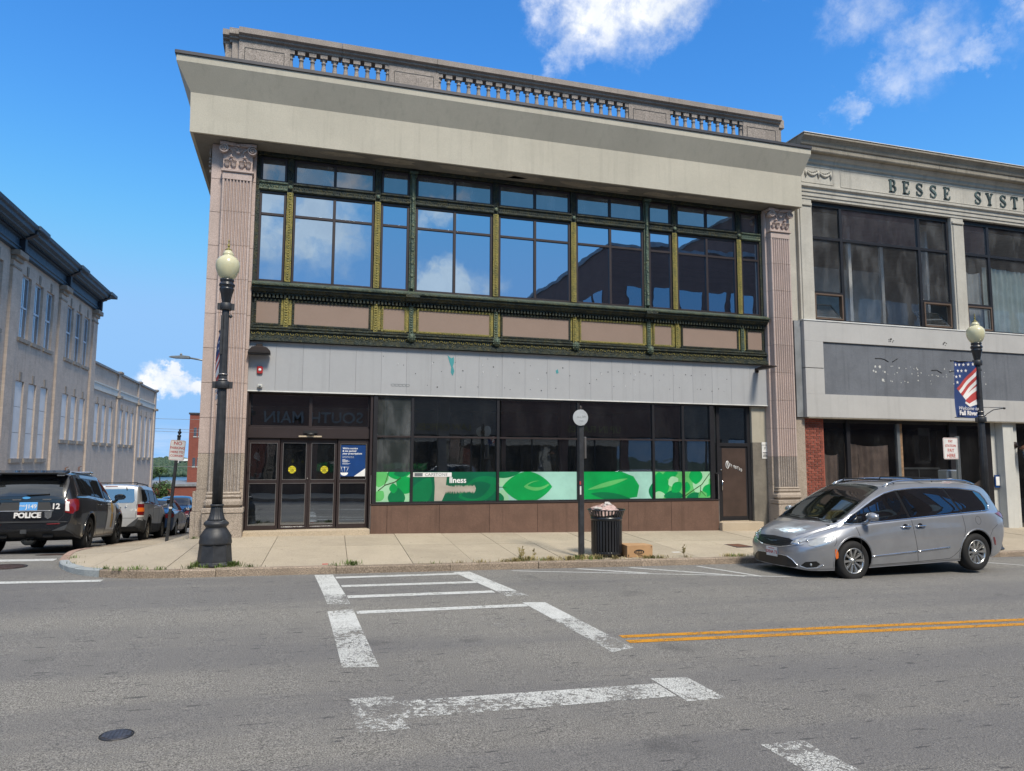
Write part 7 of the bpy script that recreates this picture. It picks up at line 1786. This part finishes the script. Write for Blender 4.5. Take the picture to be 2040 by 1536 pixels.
# cut real openings behind the windscreen and front door glass, with a cabin inside
def cut(car, tests):
    bm = bmesh.new(); bm.from_mesh(car.body.data); bmesh.ops.delete(bm, geom=[f for f in bm.faces if any(t(f.calc_center_median(), f.normal) for t in tests)], context='FACES'); bm.to_mesh(car.body.data); bm.free()
cut(v, [lambda c, n: 3.14-L/2 < c.x < 4.36-L/2 and abs(c.y) < .60+.14*(c.x+L/2-3.14) and c.z > 1.0 and n.z > .3])
m = mb(); m.box(-1.8, 1.95, -.8, .8, .45, .5); m.box(1.45, 1.9, -.75, .75, .85, 1.02); m.box(-1.9, -1.85, -.75, .75, .5, 1.5); m.build('cabin_floor', 'trim_black', T)
for yy in (-.38, .38):
    for xx in (.55, -.5):
        m = mb(); m.box(xx-.25, xx+.28, yy-.25, yy+.25, .55, .75); s0 = len(m.v); m.box(-.07, .07, -.24, .24, 0, .62); m.box(-.05, .05, -.12, .12, .62, .82); m.xf(s0, Matrix.Translation((xx-.25, yy, .70)) @ Matrix.Rotation(radians(-14), 4, 'Y')); m.build('seat', 'seat_cloth', T, .04)
m = mb(); s0 = len(m.v); m.tube([(0, .19*cos(a*pi/12), .19*sin(a*pi/12)) for a in range(24)], .017, 6, close=True); m.box(-.02, .02, -.18, .18, -.02, .02); m.xf(s0, Matrix.Translation((1.28, .38, 1.06)) @ Matrix.Rotation(radians(-25), 4, 'Y')); m.build('steering_wheel', 'alloy', T)
m = mb(); m.box(.98, 1.02, -.12, .12, 1.44, 1.50); m.build('rear_view_mirror', 'trim_black', T, .01)
# front end
v.patch('grille', 'end', [(-.56, .705), (-.40, .765), (0, .785), (.40, .765), (.56, .705), (.45, .645), (.25, .605), (0, .595), (-.25, .605), (-.45, .645)], 'trim_black', 1, .004, .03)
v.line('grille_trim', 'end', [(-.62, .69), (-.45, .64), (-.25, .598), (0, .588), (.25, .598), (.45, .64), (.62, .69)], .009, 'chrome', 1, .006, n=6)
m = mb()
for i in range(15):
    for j in range(4):
        yy = -.42+i*.06+(.03 if j % 2 else 0); zz = .625+j*.035; h, n_ = v.hit('end', yy, zz, 1)
        if h is not None and abs(yy) < .40: m.ball(tuple(h+n_*.006), (.004, .016, .006), 5, 3)
o = m.build('grille_mesh', 'plastic_dark', T)
v.patch('emblem', 'end', [(-.19, .715), (-.10, .705), (0, .70), (.10, .705), (.19, .715), (.10, .69), (.03, .678), (0, .675), (-.03, .678), (-.10, .69)], 'chrome', 1, .016, .03)
v.patch('lower_grille', 'end', [(-.50, .40), (-.40, .435), (0, .445), (.40, .435), (.50, .40), (.62, .30), (.56, .255), (0, .245), (-.56, .255), (-.62, .30)], 'trim_black', 1, .004, .03)
v.line('lower_grille_trim', 'end', [(.62, .285), (.52, .39), (.41, .445), (.2, .452), (0, .455), (-.2, .452), (-.41, .445), (-.52, .39), (-.62, .285)], .009, 'chrome', 1, .008, n=6)
for sg in (-1, 1):
    v.patch('headlight', 'end', [(sg*.60, .70), (sg*.72, .745), (sg*.82, .80), (sg*.70, .79), (sg*.55, .765), (sg*.47, .71), (sg*.46, .67), (sg*.56, .655), (sg*.68, .66)], 'lens_clear', 1, .008, .03)
    hl = v.patch('headlight_trim', 'end', [(sg*.50, .672), (sg*.58, .665), (sg*.70, .675), (sg*.70, .69), (sg*.58, .685), (sg*.50, .69)], 'lens_silver', 1, .012, .03)
    for (yy, zz, rr_) in ((.62, .715, .028), (.72, .74, .032)):
        h, n_ = v.hit('end', sg*yy, zz, 1)
        if h is not None: m = mb(); m.ball(tuple(h), (.02, rr_, rr_), 10, 8); m.build('headlight_lens', 'chrome', T)
    v.patch('fog_light_pocket', 'end', [(sg*.66, .30), (sg*.74, .37), (sg*.86, .39), (sg*.88, .34), (sg*.84, .28), (sg*.74, .265)], 'trim_black', 1, .005, .03)
    v.line('fog_light_trim', 'end', [(sg*.64, .29), (sg*.74, .258), (sg*.85, .27), (sg*.895, .33)], .007, 'chrome', 1, .008)
    h, n_ = v.hit('end', sg*.80, .325, 1)
    if h is not None: m = mb(); m.ball(tuple(h+n_*.005), (.015, .028, .028), 10, 8); m.build('fog_light', 'lens_clear', T)
h, _ = v.hit('end', 0, .49, 1)
m = mb(); m.box(h.x+.0, h.x+.02, -.155, .155, .40, .57); pt = m.build('number_plate', 'plate_white', T, .004)
text('lettering', '5XNA 73', (h.x+.022, 0, .478), .082, 'plate_red', pt, rot=(pi/2, 0, pi/2), bold=.0015); text('lettering', 'Massachusetts', (h.x+.022, 0, .548), .03, 'plate_red', pt, rot=(pi/2, 0, pi/2))
# roof rails and bars
for sg in (1, -1):
    P = []
    for i in range(21):
        x = .62+i*(3.02-.62)/20; h, n_ = v.hit('top', x-L/2, sg*.66); P.append(h+Vector((0, 0, .012+.045*min(1, sin(pi*i/20)*3))))
    m = mb(); m.tube(P, [.020]*21, 8); m.build('roof_rail', 'chrome', T)
for x in (2.75, 1.75):
    h, _ = v.hit('top', x-L/2, 0); m = mb(); m.tube([(x-L/2, -.66, h.z-.02), (x-L/2, -.62, h.z+.045), (x-L/2, 0, h.z+.055), (x-L/2, .62, h.z+.045), (x-L/2, .66, h.z-.02)], .014, 8); m.build('cross_bar', 'trim_black', T)
m = mb(); h, _ = v.hit('top', .52-L/2, 0); m.prism([(.35-L/2, h.z), (.62-L/2, h.z+.03), (.45-L/2, h.z+.055), (.36-L/2, h.z+.03)], -.04, .04, 'xz'); m.build('antenna', 'silver_paint', T, .01)
v.mirror(3.78-L/2, 1.08, .93, 'silver_paint')
v.wheels(.232, 10, 'alloy', .235)
# place: front faces -x, slightly nose-out
a = pi+radians(2.4); off = .985
fy, ry = -6.66, -6.50
px = (10.98+14.07)/2; py = (fy+ry)/2
cxl = (1.05+4.14)/2-L/2    # axle midpoint in local x
T.location = (px+cxl*1.0-.0, py+off, 0); T.location.z = -.79-.0155*px+.0
T.rotation_euler = (0, .0155, a)

# ---- generic SUV tables (x from rear)
ST = dict(L=5.05, rear_axle=1.10, front_axle=4.12, R=.385, gap=.06, lower='plastic_dark', lowz=[(0, .62), (.30, .60), (.55, .30), (5.05, .30)],
    zb=[(0, .48), (.3, .32), (.8, .26), (4.3, .26), (5.05, .34)],
    wl=[(0, .78), (.15, .90), (.6, .95), (4.4, .95), (4.8, .86), (5.05, .6)],
    wm=[(0, .86), (.10, .94), (.35, .985), (1.0, 1.0), (4.2, 1.0), (4.7, .95), (4.95, .84), (5.05, .66)],
    zs=[(0, 1.05), (.2, 1.18), (.8, 1.19), (2.5, 1.14), (3.7, 1.12), (4.4, 1.06), (4.8, .98), (5.05, .82)],
    ws=[(0, .80), (.12, .87), (.4, .92), (1.0, .945), (3.6, .94), (4.2, .90), (4.8, .78), (5.05, .6)],
    zr=[(0, 1.06), (.08, 1.25), (.25, 1.50), (.42, 1.64), (1.0, 1.68), (2.4, 1.69), (2.8, 1.63), (3.2, 1.48), (3.65, 1.22), (3.8, 1.14), (4.4, 1.08), (4.8, 1.0), (5.05, .84)],
    wr=[(0, .72), (.2, .74), (.5, .72), (1.5, .72), (2.8, .73), (3.6, .80), (3.9, .80), (4.6, .72), (5.05, .52)],
    zt=[(0, 1.07), (.05, 1.28), (.20, 1.55), (.30, 1.72), (.6, 1.765), (1.5, 1.78), (2.4, 1.77), (2.8, 1.71), (3.3, 1.50), (3.75, 1.25), (3.95, 1.17), (4.5, 1.12), (4.85, 1.03), (5.05, .85)])
def suv(name, label, cat_, paint, T, loc, heading, wheel, rear, glassband=None, sc=(1, 1, 1), lower=None):
    L = T['L']; c = Car(name, label, cat_, T, paint); t = c.t
    gb = glassband or [(3.68, 1.20), (3.25, 1.43), (2.85, 1.585), (2.4, 1.635), (1.0, 1.625), (.62, 1.60), (.48, 1.24), (1.2, 1.225), (2.5, 1.19), (3.60, 1.165)]
    for sg in (1, -1):
        c.patch('window_surround', 'side', X(L, gb), 'trim_black', sg, .002)
        zb0 = lambda x: 1.215 if x < 2 else 1.19
        for pn in c_windows(gb): c.patch('window', 'side', X(L, pn), 'car_glass', sg, .006)
        for sm_ in ([(3.72, 1.10), (3.66, .7), (3.60, .36)], [(2.62, 1.17), (2.58, .7), (2.55, .36)], [(1.62, 1.19), (1.55, .9), (1.62, .55), (1.75, .36)], [(1.75, .345), (3.60, .345)]):
            c.line('door_seam', 'side', X(L, sm_), .0045, 'seam', sg, -.001)
        m = mb()
        for (a_, b_) in ((2.88, 2.68), (1.92, 1.72)):
            P = [c.hit('side', a_+(b_-a_)*i/5-L/2, 1.03, sg) for i in range(6)]; m.tube([h+n_*(.03 if 0 < i < 5 else 0) for i, (h, n_) in enumerate(P)], .013, 6)
        m.build('door_handle', paint, t)
        for wx in (T['rear_axle'], T['front_axle']): c.line('arch_lip', 'side', X(L, [(wx+(T['R']+.085)*cos(radians(a)), .385+(T['R']+.085)*sin(radians(a))) for a in range(-10, 191, 12)]), .018, T.get('lip', paint), sg, .0, n=3)
    wt = 3.75/5.05*L
    c.patch('windscreen', 'top', [(a_-L/2, b_) for a_, b_ in [(2.85, -.62), (2.82, 0), (2.85, .62), (3.62, .74), (3.80, 0), (3.62, -.74)]], 'car_glass', 1, .006, .08)
    c.mirror(3.45-L/2, 1.17, .93, 'trim_black' if paint == 'black_paint' else paint)
    c.wheels(*wheel)
    t.location = loc; t.rotation_euler = (radians(0), radians(4.29), heading)  # nose-down slope
    rear(c, t, L); return c
def c_windows(gb):
    # three side panes cut from the glass band
    def ztop(x):
        for i in range(5):
            (a, b), (c_, d) = gb[i], gb[i+1]
            if c_ <= x <= a: return b+(d-b)*(a-x)/(a-c_) if a != c_ else b
        return gb[4][1]
    def zbot(x): return gb[-1][1]+(gb[6][1]-gb[-1][1])*(gb[-1][0]-x)/(gb[-1][0]-gb[6][0])
    xs_ = [(gb[0][0]-.10, 2.72), (2.62, 1.68), (1.58, gb[6][0]+.09)]; out = []
    for a, b in xs_:
        n = 6; up_ = [(a+(b-a)*i/n, ztop(a+(b-a)*i/n)-.018) for i in range(n+1)]; out.append(up_+[(b+.0, zbot(b)+.016), (a, zbot(a)+.012)])
    return out
def rear_police(c, t, L):
    c.patch('rear_window', 'end', [(-.66, 1.20), (.66, 1.20), (.60, 1.52), (.50, 1.56), (-.50, 1.56), (-.60, 1.52)], 'car_glass', -1, .006, .05)
    m = mb(); m.prism([(-L/2+.05, 1.66), (-L/2+.02, 1.70), (-L/2+.35, 1.765), (-L/2+.35, 1.70)], -.68, .68, 'xz'); m.build('spoiler', 'black_paint', t, .01)
    for yy in (-.60, .60): m = mb(); m.box(-L/2+.0, -L/2+.06, yy-.07, yy+.07, 1.625, 1.65); m.build('warning_light', 'lens_silver', t)
    for yy in (-.38, .17): h, _ = c.hit('end', yy, 1.13, -1); m = mb(); m.box(h.x-.02, h.x+.02, yy-.08, yy+.08, 1.115, 1.14); m.build('warning_light', 'lens_silver', t)
    c.line('wiper', 'end', [(.0, 1.215), (-.42, 1.235)], .012, 'trim_black', -1, .03)
    c.patch('emblem', 'end', [(.0+.075*cos(a*pi/8), 1.165+.025*sin(a*pi/8)) for a in range(16)], 'chrome', -1, .012, .03)
    c.line('tailgate_seam', 'end', [(-.80, 1.14), (.80, 1.14)], .006, 'seam', -1, 0); c.line('tailgate_seam', 'end', [(-.74, 1.10), (-.72, .80), (-.62, .68), (.62, .68), (.72, .80), (.74, 1.10)], .006, 'seam', -1, 0)
    rec = c.patch('plate_recess', 'end', [(-.44, 1.07), (.44, 1.07), (.50, .90), (.30, .88), (-.30, .88), (-.50, .90)], 'grey_paint', -1, .004, .05)
    c.line('recess_trim', 'end', [(-.52, .895), (.52, .895)], .010, 'silver_paint', -1, .004)
    h, _ = c.hit('end', 0, .97, -1); X0 = h.x-.012
    m = mb(); m.box(X0, X0+.012, -.22, .11, .905, 1.075); pl = m.build('number_plate', 'plate_blue', t, .003)
    for i in range(1): text('lettering', 'J149', (X0-.002, -.11, .985), .115, 'plate_white', pl, rot=(pi/2, 0, -pi/2), bold=.002); text('lettering', 'PAID', (X0-.002, .05, 1.0), .05, 'plate_white', pl, rot=(pi/2, 0, -pi/2), bold=.001)
    text('lettering', 'POLICE', (X0-.018, -.06, .80), .15, 'plate_white', t, rot=(pi/2, 0, -pi/2), bold=.006, ex=.02); 
    h, _ = c.hit('end', -.56, 1.0, -1); text('lettering', '12', (h.x-.012, -.56, .98), .16, 'plate_white', t, rot=(pi/2, 0, -pi/2), bold=.005, ex=.01)
    c.patch('reflective_badge', 'end', [(-.36, .88), (-.50, .88), (-.49, .76), (-.43, .72), (-.37, .76)], 'lens_silver', -1, .008, .03)
    for sg in (-1, 1):
        c.patch('tail_light', 'end', [(sg*.72, 1.12), (sg*.90, 1.14), (sg*.92, .90), (sg*.88, .82), (sg*.74, .86)], 'tail_red', -1, .010, .04)
        c.patch('tail_light', 'side', X(L, [(.02, 1.12), (.20, 1.13), (.17, 1.0), (.13, .90), (.03, .86)]), 'tail_red', sg, .010, .04)
        c.patch('reversing_light', 'end', [(sg*.735, 1.07), (sg*.80, 1.07), (sg*.82, .88), (sg*.745, .89)], 'plate_white', -1, .016, .03)
        c.line('reflector', 'end', [(sg*.42, .615), (sg*.66, .62)], .012, 'tail_red', -1, .004)
        m = mb(); m.box(-L/2+.10, -L/2+.3, sg*.42-.10, sg*.42+.10, .33, .42); m.build('exhaust_guard', 'trim_black', t, .02)
    c.patch('bumper_recess', 'end', [(-.52, .52), (.52, .52), (.44, .42), (-.44, .42)], 'trim_black', -1, .004, .05); c.line('bumper_step', 'end', [(-.80, .655), (-.1, .66), (.1, .66), (.80, .655)], .010, 'plastic_dark', -1, .006)
    m = mb(); h, _ = c.hit('end', 0, .47, -1); m.box(h.x-.03, h.x+.05, -.06, .06, .42, .51); m.build('tow_hitch', 'plastic_dark', t, .01)
    m = mb()
    for yy in (-.14, -.06, .02): m.lathe([(.022, 0), (.022, .12), (.016, .12), (.016, .02)], -L/2+.14, yy, 10, .30, axis='x', cap=False)
    m.build('exhaust_pipe', 'chrome', t); m = mb(); m.lathe([(.0, -.12), (.13, -.10), (.13, .10), (0, .12)], 0, 0, 14, 0, axis='x', cap=False); m.v = [(a_-L/2+.6, b_+.05, c_+.30) for a_, b_, c_ in m.v]; m.build('silencer', 'galv', t)
    for sg in (-1,):
        wp = c.patch('door_panel', 'side', X(L, [(3.62, 1.12), (2.72, 1.13), (2.66, .80), (2.64, .45), (3.52, .44), (3.58, .8)]), 'white_paint', sg, .003, .06)
        c.patch('door_crest', 'side', X(L, [(3.16+.14*cos(a*pi/8), .98+.13*sin(a*pi/8)) for a in range(16)]), 'gold', sg, .006, .04); c.patch('door_stripe', 'side', X(L, [(3.26, .83), (3.04, .84), (3.06, .50), (3.24, .50)]), 'gold', sg, .006, .04); c.patch('door_stripe', 'side', X(L, [(3.34, .86), (3.28, .86), (3.28, .48), (3.33, .48)]), 'navy_stripe', sg, .006, .04)
    m = mb(); m.box(.02, .30, -.58, .58, 1.79, 1.86); m.build('light_bar', 'lens_silver', t, .02); m = mb(); m.box(-.75, -.45, -.10, -.02, 1.775, 1.82); m.tube([(-.6, -.25, 1.78), (-.6, -.25, 1.88)], .02, 6); m.ball((-.75, -.12, 1.80), (.09, .09, .04), 10, 6); m.build('roof_antenna', 'trim_black', t)
    for sg in (-1, 1):
        P = []
        for i in range(12): h, n_ = c.hit('top', -L/2+.7+i*.19, sg*.63); P.append(h+Vector((0, 0, .012)))
        m = mb(); m.tube(P, .014, 6); m.build('roof_rail', 'trim_black', t)
def street_pose(y_rear, x_right, L, W, heading=pi/2):
    yc = y_rear+L/2*.997; xc = x_right-W; z = (zroad(xc, yc-1.5)+zroad(xc, yc+1.5))/2
    return (xc, yc, z)
p0 = street_pose(-.25, -3.30, 5.05, 1.0)
suv('police_car', 'black police SUV number 12 seen from behind, parked at the corner of the side street', 'police car', 'black_paint', ST, p0, pi/2+radians(.5), (.255, 5, 'steel_black', .25), rear_police)
ET = dict(ST); ET = {k_: ([(x*4.44/5.05, (w if k_[0] == 'z' else w*.91)) for x, w in q] if isinstance(q, list) else q) for k_, q in ST.items()}
ET.update(L=4.44, rear_axle=.93, front_axle=3.55, R=.35, lower='plastic_dark', lip='plastic_dark', lowz=[(0, .66), (.55, .66), (.60, .52), (4.44, .52)])
ET['zr'] = [(0, 1.1), (.03, 1.35), (.09, 1.58), (.3, 1.63), (1.0, 1.65), (2.2, 1.65), (2.5, 1.60), (2.9, 1.40), (3.2, 1.20), (3.35, 1.12), (3.9, 1.06), (4.25, .98), (4.44, .82)]
ET['zt'] = [(0, 1.12), (.03, 1.40), (.07, 1.66), (.3, 1.71), (1.2, 1.735), (2.1, 1.725), (2.45, 1.68), (2.9, 1.45), (3.25, 1.24), (3.5, 1.14), (4.0, 1.08), (4.3, 1.0), (4.44, .84)]
ET['wr'] = [(0, .70), (.3, .71), (2.4, .70), (3.2, .76), (3.6, .72), (4.2, .64), (4.44, .48)]
def rear_suv(c, t, L):
    c.patch('rear_window', 'end', [(-.60, 1.16), (.60, 1.16), (.64, 1.22), (.60, 1.56), (-.60, 1.56), (-.64, 1.22)], 'glass_far', -1, .006, .05)
    c.line('wiper', 'end', [(-.42, 1.52), (-.40, 1.60)], .012, 'trim_black', -1, .02); c.line('stop_light', 'end', [(-.16, 1.635), (.16, 1.635)], .012, 'tail_red', -1, .002)
    c.patch('plate_recess', 'end', [(-.30, 1.04), (.30, 1.04), (.30, .82), (-.30, .82)], 'plastic_dark', -1, .004, .05); h, _ = c.hit('end', 0, .92, -1); m = mb(); m.box(h.x-.012, h.x, -.155, .155, .84, .99); m.build('number_plate', 'plate_white', t)
    c.patch('lock', 'end', [(-.42+.03*cos(a*pi/6), 1.03+.025*sin(a*pi/6)) for a in range(12)], 'chrome', -1, .01, .03); c.line('tailgate_seam', 'end', [(-.70, 1.12), (-.70, .72), (.70, .72), (.70, 1.12)], .005, 'seam', -1, 0)
    for sg in (-1, 1):
        for (z0, z1, mt) in ((1.02, 1.12, 'tail_red'), (.90, 1.015, 'orange_lens'), (.80, .895, 'tail_red'), (.74, .795, 'plate_white')):
            c.patch('tail_light', 'end', [(sg*.73, z1), (sg*.86, z1), (sg*.86, z0), (sg*.73, z0)], mt, -1, .012, .04); c.patch('tail_light', 'side', X(L, [(.01, z1), (.17, z1), (.17, z0), (.01, z0)]), mt, sg, .012, .04)
        P = []
        for i in range(10): h, n_ = c.hit('top', -L/2+.35+i*.2, sg*.60); P.append(h+Vector((0, 0, .02+.03*min(1, sin(pi*i/9)*3))))
        m = mb(); m.tube(P, .016, 6); m.build('roof_rail', 'plastic_dark', t)
    m = mb(); m.tube([(-L/2+.5, -.6, 1.76), (-L/2+.5, .6, 1.76)], .016, 6); m.build('cross_bar', 'plastic_dark', t); m = mb(); m.box(-L/2+.2, -L/2+.9, -.3, .3, .28, .42); m.build('underbody', 'trim_black', t, .03)
gbE = [(3.22, 1.16), (2.9, 1.34), (2.55, 1.52), (2.2, 1.575), (1.0, 1.575), (.30, 1.56), (.22, 1.14), (1.2, 1.135), (2.2, 1.13), (3.16, 1.12)]
def c_windows(gb, old=c_windows):
    if gb[0][0] > 3.5: return old(gb)
    return [[(3.12, 1.18), (2.9, 1.30), (2.55, 1.48), (2.28, 1.555), (2.22, 1.15), (3.08, 1.135)], [(2.15, 1.555), (1.35, 1.555), (1.28, 1.155), (2.12, 1.15)], [(1.22, 1.555), (.36, 1.54), (.30, 1.16), (1.18, 1.155)]]
suv('parked_suv', 'boxy pale silver SUV with roof bars parked just behind the police car', 'SUV', 'pale_silver_paint', ET, street_pose(5.75, -3.08, 4.44, .90), pi/2, (.22, 5, 'alloy_tan', .22), rear_suv, gbE)
# sedans: low three-box tables
CT = dict(L=4.6, rear_axle=1.0, front_axle=3.7, R=.32, gap=.05,
    zb=[(0, .36), (.4, .22), (4.2, .2), (4.6, .26)], wl=[(0, .7), (.3, .84), (4.2, .84), (4.6, .5)], wm=[(0, .78), (.3, .89), (2.3, .91), (4.1, .88), (4.5, .70), (4.6, .5)],
    zs=[(0, .88), (.4, .98), (1.2, .98), (3.0, .93), (4.0, .80), (4.6, .60)], ws=[(0, .70), (.4, .80), (2.3, .85), (3.6, .80), (4.4, .6), (4.6, .42)],
    zr=[(0, .89), (.4, .99), (.7, 1.02), (1.3, 1.30), (1.8, 1.37), (2.4, 1.37), (2.8, 1.26), (3.4, .97), (4.0, .83), (4.6, .61)], wr=[(0, .62), (.6, .68), (1.3, .58), (2.4, .58), (3.3, .72), (4.2, .55), (4.6, .36)],
    zt=[(0, .91), (.4, 1.02), (.7, 1.06), (1.3, 1.36), (1.8, 1.44), (2.4, 1.43), (2.8, 1.33), (3.4, 1.01), (4.0, .90), (4.5, .74), (4.6, .62)])
def sedan(name, label, paint, T, loc, heading, group=None, pitch=4.29):
    L = T['L']; c = Car(name, label, 'car', T, paint, group); t = c.t; k_ = L/4.6
    zf = lambda z: z if T is CT else z*1.17
    for sg in (1, -1):
        for pn in ([(3.05, 1.0), (2.75, 1.19), (2.45, 1.30), (2.2, 1.33), (2.15, .99)], [(2.08, 1.33), (1.75, 1.33), (1.4, 1.26), (1.05, 1.10), (1.1, 1.02), (2.05, 1.0)]): c.patch('window', 'side', X(L, [(a_*k_, zf(b_)) for a_, b_ in pn]), 'car_glass', sg, .006)
        for sm_ in ([(3.1, .9), (3.0, .3)], [(2.12, .97), (2.1, .3)], [(1.2, .95), (1.3, .5), (1.4, .3)]): c.line('door_seam', 'side', X(L, [(a_*k_, zf(b_)) for a_, b_ in sm_]), .004, 'seam', sg)
        c.patch('tail_light', 'side', X(L, [(.02, zf(.84)), (.25, zf(.86)), (.22, zf(.72)), (.03, zf(.70))]), 'tail_red', sg, .01, .04); c.patch('tail_light', 'end', [(sg*.48, zf(.84)), (sg*.74, zf(.85)), (sg*.72, zf(.70)), (sg*.48, zf(.70))], 'tail_red', -1, .01, .04)
        c.patch('headlight', 'side', X(L, [((4.2)*k_, zf(.72)), (4.5*k_, zf(.66)), (4.5*k_, zf(.58)), (4.25*k_, zf(.62))]), 'lens_clear', sg, .01, .04)
    c.patch('rear_window', 'top', [((a_)*k_-L/2, b_) for a_, b_ in [(.78, -.58), (.78, .58), (1.28, .52), (1.28, -.52)]], 'car_glass', 1, .006, .06)
    c.patch('windscreen', 'top', [(a_*k_-L/2, b_) for a_, b_ in [(2.5, -.52), (2.5, .52), (3.32, .66), (3.32, -.66)]], 'car_glass', 1, .006, .06)
    h, _ = c.hit('end', 0, zf(.72), -1); m = mb(); m.box(h.x-.01, h.x, -.15, .15, zf(.62), zf(.62)+.14); m.build('number_plate', 'plate_white', t)
    c.mirror(2.85*k_-L/2, zf(.98), .84, paint, .8); c.wheels(.215, 7, 'alloy', .20)
    t.location = loc; t.rotation_euler = (0, radians(pitch), heading); return c
sedan('parked_sedan', 'dark sedan with pale blue rear glass parked behind the silver SUV', 'blue_paint', CT, street_pose(10.9, -3.0, 4.6, .9), pi/2)
C2 = {k_: ([(x, w*1.17 if k_[0] == 'z' else w*1.04) for x, w in q] if isinstance(q, list) else q) for k_, q in CT.items()}; C2['R'] = .36
sedan('parked_hatchback', 'tall dark blue car farthest down the side street kerb', 'dark_blue_paint', C2, street_pose(16.3, -2.95, 4.6, .94), pi/2)
# two cars parked on the near kerb, only seen mirrored in the glass
for i, (cx, pt, lb) in enumerate(((8.3, 'grey_paint', 'grey sedan parked on the opposite kerb, mirrored in the shop windows'), (14.4, 'white_paint', 'white sedan parked on the opposite kerb further along'))):
    z = zroad(cx, -16.1); sedan('parked_sedan', lb, pt, CT, (cx, -16.15, z), pi if i else 0, pitch=0)
for o in bpy.data.objects:
    if '_local' in o: del o['_local']
# pieces built in one go but separate in the place become parts of their own
def split_loose(o):
    bm = bmesh.new(); bm.from_mesh(o.data); bm.verts.ensure_lookup_table(); seen = set(); groups = []
    for v_ in bm.verts:
        if v_.index in seen: continue
        st_ = [v_]; seen.add(v_.index); g_ = []
        while st_:
            q = st_.pop(); g_.append(q.index)
            for e in q.link_edges:
                w = e.other_vert(q)
                if w.index not in seen: seen.add(w.index); st_.append(w)
        groups.append(set(g_))
    if len(groups) < 2 or len(groups) > 40: bm.free(); return
    for g_ in groups:
        b2 = bm.copy(); b2.verts.ensure_lookup_table(); bmesh.ops.delete(b2, geom=[v_ for v_ in b2.verts if v_.index not in g_], context='VERTS')
        me = bpy.data.meshes.new(o.data.name); b2.to_mesh(me); b2.free()
        for mt in o.data.materials: me.materials.append(mt)
        c = o.copy(); c.data = me; C.objects.link(c)
    bm.free(); bpy.data.objects.remove(o)
names = {'banner_rod', 'jamb', 'door_jamb', 'peeling_plaster', 'hoop', 'interior_pillar', 'interior_post', 'return_trim', 'peeled_paint', 'flap', 'bent_fixing', 'reflector', 'side_fillet', 'white_pier', 'display_frame', 'boarding'}
for o in [o for o in bpy.data.objects if o.type == 'MESH' and o.name.split('.')[0] in names and not o.children]: split_loose(o)
for o in bpy.data.objects:
    if o.name.split('.')[0] in ('glue_spots', 'bolt_holes', 'verdigris_streaks', 'small_print', 'post_holes', 'lens_ribs', 'grille_mesh', 'torn_edge', 'handwriting', 'logo_detail', 'printed_marks'): o['kind'] = 'stuff'
